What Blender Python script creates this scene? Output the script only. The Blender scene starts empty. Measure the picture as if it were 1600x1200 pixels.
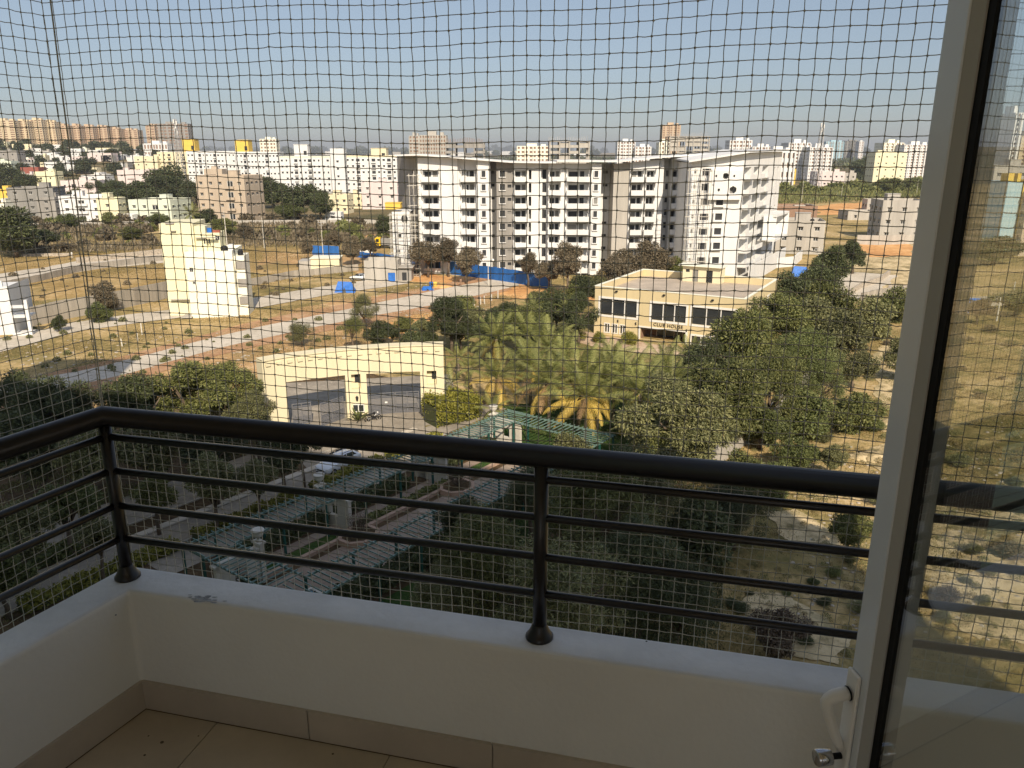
import bpy, bmesh, math, random
import numpy as np
from mathutils import Vector, Matrix, Euler
R = math.radians
random.seed(7)
rng = np.random.default_rng(7)
SC = bpy.context.scene
COL = SC.collection

# ------------------------------------------------------------------ camera
CAM_Z = 28.0
FPX, PITCH = 1230.0, R(16.5)
cam = bpy.data.cameras.new('camera'); camo = bpy.data.objects.new('camera', cam); COL.objects.link(camo)
camo.location = (0, 0, CAM_Z); camo.rotation_euler = (math.pi / 2 - PITCH, 0, 0)
cam.sensor_width = 36; cam.lens = 36 * FPX / 1600; cam.clip_start = 0.02; cam.clip_end = 20000
SC.camera = camo
# ------------------------------------------------------------------ sky + sun
SUN_EL, SUN_AZ = R(36), R(168)          # azimuth clockwise from +Y
wd = bpy.data.worlds.new('World'); SC.world = wd; wd.use_nodes = True
nt = wd.node_tree
sky = nt.nodes.new('ShaderNodeTexSky'); sky.sky_type = 'NISHITA'; sky.sun_disc = False
sky.sun_elevation = SUN_EL; sky.sun_rotation = SUN_AZ
sky.air_density = 1.0; sky.dust_density = 0.8; sky.ozone_density = 1.6; sky.altitude = 900
bg = nt.nodes['Background']; bg.inputs[1].default_value = 0.14
hsv = nt.nodes.new('ShaderNodeHueSaturation'); hsv.inputs['Saturation'].default_value = 0.66
wb = nt.nodes.new('ShaderNodeMix'); wb.data_type = 'RGBA'; wb.blend_type = 'MULTIPLY'; wb.inputs[0].default_value = 1.0; wb.inputs[7].default_value = (1.0, .96, .92, 1)
nt.links.new(sky.outputs[0], hsv.inputs['Color']); nt.links.new(hsv.outputs[0], wb.inputs[6]); 
tcw = nt.nodes.new('ShaderNodeTexCoord'); sxyz = nt.nodes.new('ShaderNodeSeparateXYZ'); smog = nt.nodes.new('ShaderNodeValToRGB')          # low smog greys and dims the sky evenly all round
for k, (p_, c_) in enumerate(((0,(.285,.31,.355)),(.2,(.39,.425,.455)),(.6,(1,1,1)))):
    el = smog.color_ramp.elements[k] if k < 2 else smog.color_ramp.elements.new(p_)
    el.position = p_; el.color = (*c_, 1)
sm2 = nt.nodes.new('ShaderNodeMix'); sm2.data_type = 'RGBA'; sm2.blend_type = 'MULTIPLY'; sm2.inputs[0].default_value = 1.0
nt.links.new(tcw.outputs['Generated'], sxyz.inputs[0]); nt.links.new(sxyz.outputs[2], smog.inputs[0]); nt.links.new(wb.outputs[2], sm2.inputs[6]); nt.links.new(smog.outputs[0], sm2.inputs[7])
nt.links.new(sm2.outputs[2], bg.inputs[0])
sl = bpy.data.lights.new('sun', 'SUN'); sl.energy = 4.0; sl.angle = R(0.53); sl.color = (1, 0.87, 0.69)
slo = bpy.data.objects.new('sun', sl); COL.objects.link(slo)
sd = Vector((math.sin(SUN_AZ) * math.cos(SUN_EL), math.cos(SUN_AZ) * math.cos(SUN_EL), math.sin(SUN_EL)))
slo.rotation_euler = sd.to_track_quat('Z', 'Y').to_euler(); slo.location = (0, -60, 120)
vs = SC.view_settings; vs.view_transform = 'Standard'; vs.look = 'None'; vs.gamma = 1; vs.use_curve_mapping = False
vs.exposure = 0.55
SC.cycles.max_bounces = 8; SC.cycles.transparent_max_bounces = 16; SC.cycles.volume_bounces = 0
SC.cycles.use_denoising = True

# ------------------------------------------------------------------ helpers
def ray(px, py):
    u = (px - 800) / FPX; v = -(py - 600) / FPX
    return Vector((u, math.cos(PITCH) + v * math.sin(PITCH), -math.sin(PITCH) + v * math.cos(PITCH)))
def G(px, py, z=0.0):                    # where a sight line meets height z
    d = ray(px, py); t = (z - CAM_Z) / d.z
    return Vector((d.x * t, d.y * t, z))
def S01(v): v = max(0., min(1., v)); return v*v*(3-2*v)
def hill(x, y):                          # low rise of the ground at far left
    return 36*S01((y-560)/760)*S01((-x/max(y,1)-.33)/.17)
def ground_hit(px, py):
    d = ray(px, py); p = G(px, py) if d.z < -1e-4 else None
    if d.x/d.y > -.33 or (p and p.y < 560): return p
    t = 480.
    while t < 6000:
        x, y, z = d.x*t, d.y*t, CAM_Z+d.z*t
        if z <= hill(x, y): return Vector((x, y, hill(x, y)))
        t += 6
    return p
def AT(px, py, y):                       # where a sight line meets the plane at distance y
    d = ray(px, py); t = y / d.y
    return Vector((d.x * t, y, CAM_Z + d.z * t))

ORD = 'first second third fourth fifth sixth seventh eighth ninth tenth eleventh twelfth thirteenth fourteenth fifteenth sixteenth seventeenth eighteenth nineteenth twentieth'.split()
def where(x, y):                          # plain words for a spot in the far town, by its landmarks
    if x < 255:
        a = 'below the leftmost towers' if x < 45 else 'below the middle beige towers' if x < 110 else 'below the dusky towers' if x < 170 else 'near the last tower' if x < 222 else 'by the cream block'
        b = 'atop the rise' if y < 239 else 'high on the rise' if y < 246 else 'midway down' if y < 260 else 'low on the rise' if y < 280 else 'among the nearer houses'
        return b+' '+a
    for lim, t in ((640,'behind the long white row'),(800,'behind the left part of the white building'),(930,'behind the centre of the white building'),(1030,'right of the raw concrete frame'),(1140,'by the tall dusky tan tower'),(1210,'behind the curved roof end'),(1300,'around the white gridded blocks'),(1365,'under the dark blue glass tower')):
        if x < lim: return t
    return 'right of the bright yellow block'
def tag(o, label=None, cat=None, group=None, kind=None):
    if label: o['label'] = label
    if cat: o['category'] = cat
    if group: o['group'] = group
    if kind: o['kind'] = kind
    return o
def empty(name, loc, rz=0.0, label=None, cat=None, group=None):
    o = bpy.data.objects.new(name, None); COL.objects.link(o); o.location = loc; o.rotation_euler = (0, 0, rz)
    o.empty_display_size = 0.1
    return tag(o, label, cat, group)

class MB:
    def __init__(s): s.v = []; s.f = []; s.m = []; s.cm = 0
    def quad(s, a, b, c, d):
        n = len(s.v); s.v += [tuple(a), tuple(b), tuple(c), tuple(d)]; s.f.append((n, n+1, n+2, n+3)); s.m.append(s.cm)
    def poly(s, pts):
        n = len(s.v); s.v += [tuple(p) for p in pts]; s.f.append(tuple(range(n, n+len(pts)))); s.m.append(s.cm)
    def box(s, x0, y0, z0, x1, y1, z1):
        n = len(s.v)
        s.v += [(x0,y0,z0),(x1,y0,z0),(x1,y1,z0),(x0,y1,z0),(x0,y0,z1),(x1,y0,z1),(x1,y1,z1),(x0,y1,z1)]
        for q in ((0,3,2,1),(4,5,6,7),(0,1,5,4),(1,2,6,5),(2,3,7,6),(3,0,4,7)):
            s.f.append(tuple(n+i for i in q)); s.m.append(s.cm)
    def obox(s, p, q, w, h):             # bar from p to q, w wide h tall
        p = Vector(p); q = Vector(q); d = (q-p).normalized()
        up = Vector((0,0,1)) if abs(d.z) < .95 else Vector((0,1,0))
        sx = d.cross(up).normalized(); sz = sx.cross(d).normalized()
        n = len(s.v)
        for c in (p, q):
            for a, b in ((-1,-1),(1,-1),(1,1),(-1,1)):
                s.v.append(tuple(c + sx*a*w/2 + sz*b*h/2))
        for f in ((0,1,2,3),(7,6,5,4),(0,4,5,1),(1,5,6,2),(2,6,7,3),(3,7,4,0)):
            s.f.append(tuple(n+i for i in f)); s.m.append(s.cm)
    def tube(s, pts, r, n=8, cap=True):
        pts = [Vector(p) for p in pts]
        rs = r if isinstance(r, (list, tuple)) else [r]*len(pts)
        base = len(s.v); prev = None
        for i, p in enumerate(pts):
            if i == 0: d = (pts[1]-p).normalized(); k = 1
            elif i == len(pts)-1: d = (p-pts[i-1]).normalized(); k = 1
            else:
                d0 = (p-pts[i-1]).normalized(); d1 = (pts[i+1]-p).normalized(); d = (d0+d1).normalized()
                k = 1
            if prev is None:
                up = Vector((0,0,1)) if abs(d.z) < .9 else Vector((1,0,0))
                sx = d.cross(up).normalized()
            else:
                sx = (prev - d*prev.dot(d)).normalized()
            prev = sx; sy = sx.cross(d).normalized()
            for j in range(n):
                a = 2*math.pi*j/n
                s.v.append(tuple(p + (sx*math.cos(a)+sy*math.sin(a))*rs[i]*k))
        for i in range(len(pts)-1):
            for j in range(n):
                a = base+i*n+j; b = base+i*n+(j+1)%n
                s.f.append((a, a+n, b+n, b)); s.m.append(s.cm)
        if cap:
            s.f.append(tuple(base+j for j in range(n))); s.m.append(s.cm)
            s.f.append(tuple(base+(len(pts)-1)*n+j for j in reversed(range(n)))); s.m.append(s.cm)
    def lathe(s, prof, c=(0,0,0), n=14):  # profile [(r,z)...]
        base = len(s.v)
        for r, z in prof:
            for j in range(n):
                a = 2*math.pi*j/n; s.v.append((c[0]+r*math.cos(a), c[1]+r*math.sin(a), c[2]+z))
        for i in range(len(prof)-1):
            for j in range(n):
                a = base+i*n+j; b = base+i*n+(j+1)%n
                s.f.append((a, b, b+n, a+n)); s.m.append(s.cm)
        s.f.append(tuple(base+(len(prof)-1)*n+j for j in range(n))); s.m.append(s.cm)
        s.f.append(tuple(base+j for j in reversed(range(n)))); s.m.append(s.cm)
    def facade(s, P, U, W, H, rects, dep=.16, top=None):   # wall with recessed openings (x0,z0,x1,z1)
        P = Vector(P); U = Vector(U).normalized(); N = U.cross(Vector((0,0,1))); Z = Vector((0,0,1))
        xs = sorted(set([0, W] + [round(v, 4) for r in rects for v in (r[0], r[2])]))
        zs = sorted(set([0, H] + [round(v, 4) for r in rects for v in (r[1], r[3])]))
        pt = lambda x, z, d=0: P + U*x + Z*z - N*d
        for i in range(len(xs)-1):
            cx = (xs[i]+xs[i+1])/2; run = None
            for j in range(len(zs)-1):
                cz = (zs[j]+zs[j+1])/2
                hole = any(r[0] < cx < r[2] and r[1] < cz < r[3] for r in rects)
                if not hole:
                    if run is None: run = zs[j]
                if hole or j == len(zs)-2:
                    e = zs[j] if hole else zs[j+1]
                    if run is not None: s.quad(pt(xs[i], run), pt(xs[i+1], run), pt(xs[i+1], e), pt(xs[i], e))
                    run = None
        for x0, z0, x1, z1 in rects:
            s.quad(pt(x0,z0), pt(x0,z0,dep), pt(x0,z1,dep), pt(x0,z1)) ; s.quad(pt(x1,z0), pt(x1,z1), pt(x1,z1,dep), pt(x1,z0,dep))
            s.quad(pt(x0,z0), pt(x1,z0), pt(x1,z0,dep), pt(x0,z0,dep)); s.quad(pt(x0,z1), pt(x0,z1,dep), pt(x1,z1,dep), pt(x1,z1))
    def mesh(s, name, mats, smooth=False):
        me = bpy.data.meshes.new(name); me.from_pydata(s.v, [], s.f)
        for m in (mats if isinstance(mats, (list, tuple)) else [mats]): me.materials.append(m)
        if any(s.m): me.polygons.foreach_set('material_index', s.m)
        if smooth: me.polygons.foreach_set('use_smooth', [True]*len(s.f))
        me.update(); return me
    def build(s, name, mats, parent=None, smooth=False, loc=None, bevel=0, kind=None):
        me = s.mesh(name, mats, smooth)
        return put(name, me, parent, loc, bevel, kind)
def put(name, me, parent=None, loc=None, bevel=0, kind=None):
    o = bpy.data.objects.new(name, me); COL.objects.link(o)
    if parent: o.parent = parent
    if loc is not None: o.location = loc
    if bevel:
        b = o.modifiers.new('b', 'BEVEL'); b.width = bevel; b.segments = 2; b.limit_method = 'ANGLE'
    if kind: o['kind'] = kind
    return o
def npmesh(name, V, F, mats, smooth=False):  # V (n,3), F (m,k)
    me = bpy.data.meshes.new(name); k = F.shape[1]
    me.vertices.add(len(V)); me.vertices.foreach_set('co', V.astype(np.float32).ravel())
    me.loops.add(F.size); me.loops.foreach_set('vertex_index', F.astype(np.int32).ravel())
    me.polygons.add(len(F)); me.polygons.foreach_set('loop_start', np.arange(0, F.size, k, dtype=np.int32))
    me.polygons.foreach_set('loop_total', np.full(len(F), k, dtype=np.int32))
    for m in (mats if isinstance(mats, (list, tuple)) else [mats]): me.materials.append(m)
    if smooth: me.polygons.foreach_set('use_smooth', np.ones(len(F), dtype=bool))
    me.update(calc_edges=True); me.validate(); return me

# ------------------------------------------------------------------ materials
def mat(name, col, rough=.8, var=.12, scale=2.0, metal=0.0, spec=.3, bump=0.0, bscale=30, col2=None, vscale=None, streak=0, coat=0):
    m = bpy.data.materials.new(name); m.use_nodes = True; t = m.node_tree; N = t.nodes; L = t.links
    b = N['Principled BSDF']; b.inputs['Roughness'].default_value = rough; b.inputs['Metallic'].default_value = metal
    b.inputs['Specular IOR Level'].default_value = spec
    if coat: b.inputs['Coat Weight'].default_value = coat; b.inputs['Coat Roughness'].default_value = .05
    tc = N.new('ShaderNodeTexCoord')
    no = N.new('ShaderNodeTexNoise'); no.inputs['Scale'].default_value = scale; no.inputs['Detail'].default_value = 6; no.inputs['Roughness'].default_value = .65
    L.new(tc.outputs['Object'], no.inputs['Vector'])
    if streak:
        mp = N.new('ShaderNodeMapping'); mp.inputs['Scale'].default_value = (1, 1, .12); L.new(tc.outputs['Object'], mp.inputs['Vector']); L.new(mp.outputs[0], no.inputs['Vector'])
    cr = N.new('ShaderNodeValToRGB')
    c = Vector(col); d = Vector(col2) if col2 else c*(1-2.2*var)
    cr.color_ramp.elements[0].position = .3; cr.color_ramp.elements[1].position = .68
    cr.color_ramp.elements[0].color = (max(0,d[0]), max(0,d[1]), max(0,d[2]), 1); cr.color_ramp.elements[1].color = (*[min(1, x*(1+var*.4)) for x in c], 1)
    L.new(no.outputs['Fac'], cr.inputs[0]); L.new(cr.outputs[0], b.inputs['Base Color'])
    if bump:
        nb = N.new('ShaderNodeTexNoise'); nb.inputs['Scale'].default_value = bscale; nb.inputs['Detail'].default_value = 5
        L.new(tc.outputs['Object'], nb.inputs['Vector'])
        bp = N.new('ShaderNodeBump'); bp.inputs['Strength'].default_value = bump; bp.inputs['Distance'].default_value = .02
        L.new(nb.outputs['Fac'], bp.inputs['Height']); L.new(bp.outputs[0], b.inputs['Normal'])
    return m
def leafmat(name, c1, c2, trans=.25, rough=.55):
    m = bpy.data.materials.new(name); m.use_nodes = True; t = m.node_tree; N = t.nodes; L = t.links
    b = N['Principled BSDF']; b.inputs['Roughness'].default_value = rough; b.inputs['Specular IOR Level'].default_value = .35
    ge = N.new('ShaderNodeNewGeometry'); oi = N.new('ShaderNodeObjectInfo')
    cr = N.new('ShaderNodeValToRGB'); cr.color_ramp.elements[0].color = (*c1, 1); cr.color_ramp.elements[1].color = (*c2, 1)
    L.new(ge.outputs['Random Per Island'], cr.inputs[0])
    hs = N.new('ShaderNodeHueSaturation')
    mr = N.new('ShaderNodeMapRange'); mr.inputs[3].default_value = .75; mr.inputs[4].default_value = 1.25
    L.new(oi.outputs['Random'], mr.inputs[0]); L.new(mr.outputs[0], hs.inputs['Value']); L.new(cr.outputs[0], hs.inputs['Color'])
    L.new(hs.outputs[0], b.inputs['Base Color'])
    tr = N.new('ShaderNodeBsdfTranslucent'); L.new(hs.outputs[0], tr.inputs[0])
    mx = N.new('ShaderNodeMixShader'); mx.inputs[0].default_value = trans
    L.new(b.outputs[0], mx.inputs[1]); L.new(tr.outputs[0], mx.inputs[2]); L.new(mx.outputs[0], N['Material Output'].inputs[0])
    return m
def groundmat(name, cols, scale=.08, fine=2.5, bump=.6, green=None, gscale=.07):
    """three-tone earth: cols = [(pos,color)...]"""
    m = bpy.data.materials.new(name); m.use_nodes = True; t = m.node_tree; N = t.nodes; L = t.links
    b = N['Principled BSDF']; b.inputs['Roughness'].default_value = .95; b.inputs['Specular IOR Level'].default_value = .1
    tc = N.new('ShaderNodeTexCoord')
    n1 = N.new('ShaderNodeTexNoise'); n1.inputs['Scale'].default_value = scale; n1.inputs['Detail'].default_value = 8; n1.inputs['Roughness'].default_value = .62
    n2 = N.new('ShaderNodeTexNoise'); n2.inputs['Scale'].default_value = fine; n2.inputs['Detail'].default_value = 5; n2.inputs['Roughness'].default_value = .7
    for n in (n1, n2): L.new(tc.outputs['Object'], n.inputs['Vector'])
    mx = N.new('ShaderNodeMix'); mx.inputs[0].default_value = .42
    L.new(n1.outputs['Fac'], mx.inputs[2]); L.new(n2.outputs['Fac'], mx.inputs[3])
    cr = N.new('ShaderNodeValToRGB'); e = cr.color_ramp.elements
    cols = [(.5+(p-.5)*.62, c) for p, c in cols]
    e[0].position = cols[0][0]; e[0].color = (*cols[0][1], 1); e[1].position = cols[-1][0]; e[1].color = (*cols[-1][1], 1)
    for p, c in cols[1:-1]:
        k = e.new(p); k.color = (*c, 1)
    L.new(mx.outputs[0], cr.inputs[0]); out = cr.outputs[0]
    if green:
        n3 = N.new('ShaderNodeTexNoise'); n3.inputs['Scale'].default_value = gscale; n3.inputs['Detail'].default_value = 9; n3.inputs['Roughness'].default_value = .7; n3.inputs['Distortion'].default_value = .6
        L.new(tc.outputs['Object'], n3.inputs['Vector']); r3 = N.new('ShaderNodeMapRange'); r3.inputs[1].default_value = .5; r3.inputs[2].default_value = .6; r3.inputs[4].default_value = .55
        m3 = N.new('ShaderNodeMix'); m3.data_type = 'RGBA'; m3.inputs[7].default_value = (*green, 1)
        L.new(n3.outputs['Fac'], r3.inputs[0]); L.new(r3.outputs[0], m3.inputs[0]); L.new(out, m3.inputs[6]); out = m3.outputs[2]
    L.new(out, b.inputs['Base Color'])
    bp = N.new('ShaderNodeBump'); bp.inputs['Strength'].default_value = bump; bp.inputs['Distance'].default_value = .25
    L.new(n2.outputs['Fac'], bp.inputs['Height']); L.new(bp.outputs[0], b.inputs['Normal'])
    return m
M = {}
M['white'] = mat('white_paint', (.70,.695,.675), var=.05, scale=.35, streak=1)
M['cream'] = mat('cream_paint', (.74,.66,.45), var=.06, scale=.4, streak=1)
M['yellow'] = mat('yellow_paint', (.76,.71,.48), var=.05, scale=.4, streak=1)
M['paleyellow'] = mat('pale_yellow_paint', (.82,.80,.66), var=.05, scale=.4, streak=1)
M['club'] = mat('club_paint', (.64,.53,.31), var=.06, scale=.3, streak=1)
M['deepyellow'] = mat('deep_yellow_paint', (.75,.52,.10), var=.06, scale=.4)
M['pink'] = mat('pink_paint', (.68,.58,.55), var=.06, scale=.4, streak=1)
M['mint'] = mat('mint_paint', (.66,.70,.57), var=.06, scale=.4, streak=1)
M['tan'] = mat('tan_paint', (.50,.41,.31), var=.08, scale=.4, streak=1)
M['beige'] = mat('beige_paint', (.62,.51,.34), var=.06, scale=.2, streak=1)
M['beige2'] = mat('dusky_beige_paint', (.54,.41,.28), var=.06, scale=.2, streak=1)
M['grey'] = mat('grey_cement', (.33,.31,.28), var=.14, scale=.5, streak=1)
M['lgrey'] = mat('light_grey_cement', (.45,.42,.37), var=.12, scale=.5, streak=1)
M['dgrey'] = mat('dark_grey_cement', (.26,.25,.23), var=.1, scale=.5, streak=1)
M['redroof'] = mat('red_roof', (.32,.10,.07), var=.15, scale=.8)
M['orange'] = mat('orange_paint', (.65,.36,.22), var=.08, scale=.4)
M['brown'] = mat('brown_brick', (.30,.19,.13), var=.15, scale=1.5)
M['paleblue'] = mat('pale_blue_paint', (.38,.55,.62), var=.05, scale=.4)
M['gardenwhite'] = mat('garden_white', (.62,.58,.50), var=.12, scale=1.2, bump=.2)
M['lime'] = mat('lime_green_paint', (.35,.55,.10), var=.05)
M['dark'] = mat('dark_opening', (.03,.032,.035), rough=.5, var=.1, spec=.4)
M['glassdark'] = mat('window_glass_dark', (.035,.04,.045), rough=.08, var=.15, spec=.6, scale=.4)
M['frame'] = mat('white_frame', (.75,.73,.68), var=.03)
M['roofcement'] = mat('roof_cement', (.50,.42,.33), var=.14, scale=.35, bump=.2)
M['bark'] = mat('bark', (.16,.12,.085), var=.25, scale=6, bump=.5, bscale=12)
M['palmbark'] = mat('palm_bark', (.22,.18,.13), var=.25, scale=5, bump=.5, bscale=10)
M['metalgreen'] = mat('green_painted_metal', (.02,.10,.08), rough=.45, var=.15, scale=3, spec=.5)
M['metalgreen2'] = mat('faded_green_painted_metal', (.17,.26,.225), rough=.45, var=.15, scale=3, spec=.5)
M['gate'] = mat('grey_painted_gate_steel', (.16,.16,.17), rough=.5, var=.08, spec=.5)
M['bluetarp'] = mat('blue_tarpaulin', (.03,.16,.55), rough=.5, var=.2, scale=1.5)
M['bluesheet'] = mat('blue_steel_sheet', (.03,.14,.42), rough=.5, var=.15, scale=.7, streak=1)
M['pole'] = mat('pale_pole', (.60,.57,.50), var=.08)
M['steel'] = mat('galvanised_steel', (.42,.42,.42), rough=.5, metal=.4, var=.1)
M['stone'] = mat('rubble_stone', (.50,.43,.34), var=.25, scale=2.5, bump=.8, bscale=4)
M['wallgrey'] = mat('boundary_wall_cement', (.40,.36,.30), var=.2, scale=.6, bump=.3, streak=1)
M['kerb'] = mat('kerb_stone', (.42,.38,.32), var=.12, scale=1.5)
M['pinkstone'] = mat('pink_stone', (.48,.33,.24), var=.12, scale=2)
M['tile'] = mat('garden_tile', (.32,.24,.18), var=.12, scale=1.3)
M['tile2'] = mat('garden_tile_pale', (.37,.29,.22), var=.12, scale=1.3)
M['black'] = mat('black_plastic', (.02,.02,.022), rough=.45, var=.1)
M['rubber'] = mat('rubber', (.02,.02,.02), rough=.8, var=.1)
M['carwhite'] = mat('white_car_paint', (.78,.79,.80), rough=.25, var=.01, spec=.5, coat=.8)
M['carglass'] = mat('car_glass', (.02,.024,.028), rough=.05, var=.02, spec=.7)
M['truckyellow'] = mat('yellow_truck_paint', (.80,.52,.02), rough=.35, var=.05)
M['concrete'] = groundmat('road_concrete', [(.3,(.42,.37,.29)),(.5,(.54,.48,.39)),(.7,(.62,.55,.45))], .15, 1.2, .15)
M['paving'] = groundmat('paving_grey', [(.3,(.23,.20,.16)),(.55,(.32,.28,.225)),(.7,(.40,.35,.28))], .3, 2.0, .15)
M['scrub'] = groundmat('dry_scrub_ground', [(.32,(.13,.11,.04)),(.42,(.25,.19,.075)),(.50,(.37,.27,.115)),(.58,(.47,.34,.16)),(.68,(.58,.44,.25))], .05, 1.1, .8, (.14,.135,.05), .06)
M['scrubfar'] = groundmat('far_scrub_ground', [(.35,(.07,.07,.033)),(.5,(.14,.115,.055)),(.62,(.23,.17,.09))], .03, .6, .5)
M['redearth'] = groundmat('red_earth', [(.32,(.30,.22,.10)),(.44,(.42,.27,.13)),(.55,(.52,.32,.15)),(.68,(.62,.44,.25))], .12, 1.2, .7, (.19,.16,.07), .10)
M['redverge'] = groundmat('red_verge', [(.32,(.33,.19,.10)),(.5,(.43,.25,.14)),(.68,(.50,.34,.20))], .2, 1.5, .5)
M['orangeearth'] = groundmat('orange_earth', [(.32,(.44,.22,.09)),(.5,(.62,.33,.13)),(.68,(.72,.44,.20))], .1, .8, .5)
M['sand'] = groundmat('sandy_ground', [(.36,(.17,.14,.065)),(.45,(.40,.31,.17)),(.55,(.60,.47,.27)),(.7,(.68,.55,.34))], .12, 1.0, .6, (.22,.19,.09), .22)
M['field'] = groundmat('brown_field', [(.34,(.24,.165,.06)),(.5,(.37,.25,.10)),(.66,(.52,.37,.18))], .06, .9, .6, (.20,.16,.065), .03)
M['lawn'] = groundmat('lawn', [(.32,(.025,.05,.012)),(.5,(.045,.085,.02)),(.68,(.09,.12,.035))], .3, 4, .6)
M['drygrass'] = groundmat('dry_lawn', [(.32,(.12,.11,.035)),(.5,(.22,.18,.07)),(.68,(.34,.25,.12))], .3, 4, .6)
M['gardensoil'] = groundmat('garden_soil', [(.32,(.05,.04,.02)),(.5,(.10,.065,.035)),(.68,(.16,.11,.06))], .4, 3, .6)
M['path'] = groundmat('tan_path', [(.34,(.40,.28,.19)),(.5,(.50,.37,.26)),(.66,(.58,.45,.32))], .2, 2, .3)
L_ = {}
L_['mango'] = leafmat('leaf_olive_green', (.06,.078,.02), (.25,.25,.085))
L_['mango2'] = leafmat('leaf_grey_green', (.075,.085,.032), (.28,.27,.12))
L_['dark'] = leafmat('leaf_dark_green', (.035,.046,.018), (.13,.145,.06))
L_['green'] = leafmat('leaf_fresh_green', (.065,.085,.025), (.185,.20,.07))
L_['dusty'] = leafmat('leaf_dusty_brown', (.11,.09,.055), (.26,.21,.135))
L_['far'] = leafmat('leaf_far_green', (.035,.045,.02), (.12,.13,.06))
L_['hedge'] = leafmat('leaf_yellow_green', (.13,.14,.02), (.40,.37,.07))
L_['palm'] = leafmat('palm_leaf_green', (.11,.135,.032), (.37,.36,.12), .3)
L_['palmy'] = leafmat('palm_leaf_yellow', (.55,.38,.07), (.85,.62,.16), .3)
L_['palmdry'] = leafmat('palm_leaf_dry', (.22,.13,.06), (.42,.27,.13), .15)
L_['drygrass'] = leafmat('dry_grass_blade', (.15,.12,.045), (.42,.32,.14), .2)
L_['twig'] = leafmat('twig_brown', (.10,.07,.045), (.20,.14,.09), 0)
# ------------------------------------------------------------------ ground, roads
hx = np.linspace(-2700, -120, 70); hy = np.linspace(500, 3200, 80)
hv = np.array([[x, y, hill(x, y)-.3] for y in hy for x in hx]); hf = np.array([[j*70+i, j*70+i+1, (j+1)*70+i+1, (j+1)*70+i] for j in range(79) for i in range(69)])
tag(put('hill', npmesh('hill', hv, hf, [M['scrubfar']], True)), 'low rise of ground carrying the far left town', kind='structure')
gm = MB(); gm.quad((-9000,-3000,0),(9000,-3000,0),(9000,12000,0),(-9000,12000,0))
tag(gm.build('ground', M['scrub']), 'dry scrub land stretching to the horizon', kind='structure')
_k = [0]
def patch(name, pts, m, jit=.35, step=3.0, world=False, label=None, kind='structure', zz=None):
    _k[0] += 1; z = .004*_k[0] if zz is None else zz
    P = [Vector((p[0], p[1], 0)) for p in pts] if world else [G(*p) for p in pts]
    if m in (M['concrete'], M['paving'], M['path']): ROADS.append(np.array([[p.x, p.y] for p in P]))
    out = []
    if jit > .25:                         # ragged edge by midpoint displacement
        def rag(a, b, lev):
            if lev == 0 or (b-a).length < step*.3: return [a]
            d = b-a; mid = (a+b)/2+Vector((-d.y, d.x, 0))*random.uniform(-.13, .13)*min(1, jit*6/d.length*2+.25); return rag(a, mid, lev-1)+rag(mid, b, lev-1)
        for i, p in enumerate(P): out += rag(p, P[(i+1) % len(P)], 6)
        mb = MB(); mb.poly([(p.x, p.y, z) for p in out]); o = mb.build(name, m); tag(o, label, kind=kind); return o
    for i, p in enumerate(P):
        q = P[(i+1) % len(P)]; n = max(1, min(60, int((q-p).length/step)))
        nn = Vector((-(q-p).y, (q-p).x, 0)).normalized() if (q-p).length else Vector((0,0,0))
        for k in range(n):
            out.append(p.lerp(q, k/n) + (nn*random.uniform(-jit, jit) if jit else Vector((0,0,0))))
    mb = MB(); mb.poly([(p.x, p.y, z) for p in out])
    o = mb.build(name, m); tag(o, label, kind=kind); return o
ROADS = []
patch('far_scrub', [(0,352),(620,346),(1230,300),(1440,285),(1440,240),(0,244)], M['scrubfar'], jit=3, step=60)
patch('field', [(-20,395),(120,385),(300,372),(520,372),(600,385),(600,420),(460,430),(320,425),(262,442),(60,470),(-20,480)], M['field'], jit=1.2)
patch('bank', [(-20,352),(620,347),(640,372),(560,385),(430,388),(262,392),(-20,402)], M['scrub'], jit=2)
patch('pale_strip', [(-20,432),(120,408),(262,396),(262,410),(130,424),(-20,448)], M['concrete'], jit=.8)
patch('red_earth', [(395,392),(470,395),(610,402),(640,425),(560,428),(520,410),(395,415)], M['redearth'], jit=1.5)
patch('red_earth', [(250,545),(420,498),(520,470),(640,452),(760,452),(850,448),(800,470),(700,500),(600,545),(420,600),(380,640),(150,660),(0,640),(0,625),(200,590)], M['redearth'], jit=1.0)
patch('orange_earth', [(640,425),(720,432),(860,445),(930,470),(870,475),(790,462),(760,446),(690,442),(640,440)], M['orangeearth'], jit=.8)
patch('orange_earth', [(600,508),(640,486),(700,478),(720,500),(640,530),(590,530)], M['orangeearth'], jit=.8)
patch('orange_earth', [(1270,322),(1360,314),(1365,322),(1340,334),(1270,336)], M['orangeearth'], jit=2)
patch('sandy_ground', [(1330,385),(1440,375),(1440,470),(1340,470),(1290,465),(1330,430)], M['sand'], jit=1)
patch('orange_earth', [(1340,382),(1430,378),(1430,400),(1360,402)], M['orangeearth'], jit=1)
patch('concrete_yard', [(1290,450),(1320,425),(1400,430),(1380,450),(1330,468)], M['concrete'], jit=.5)
patch('sandy_path', [(1385,520),(1410,540),(1405,600),(1390,640),(1372,640),(1370,590),(1372,545)], M['sand'], jit=.5)
patch('sandy_ground', [(1425,790),(1490,765),(1600,760),(1700,760),(1800,900),(1700,1010),(1530,1000),(1460,940),(1425,860)], M['sand'], jit=.9, step=1.2)
patch('sandy_ground', [(1360,700),(1405,690),(1410,735),(1380,740),(1345,722)], M['sand'], jit=.3, step=.8)
patch('sandy_ground', [(1145,945),(1180,925),(1230,930),(1290,965),(1330,1000),(1310,1040),(1200,1010)], M['sand'], jit=.5, step=1)
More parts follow.
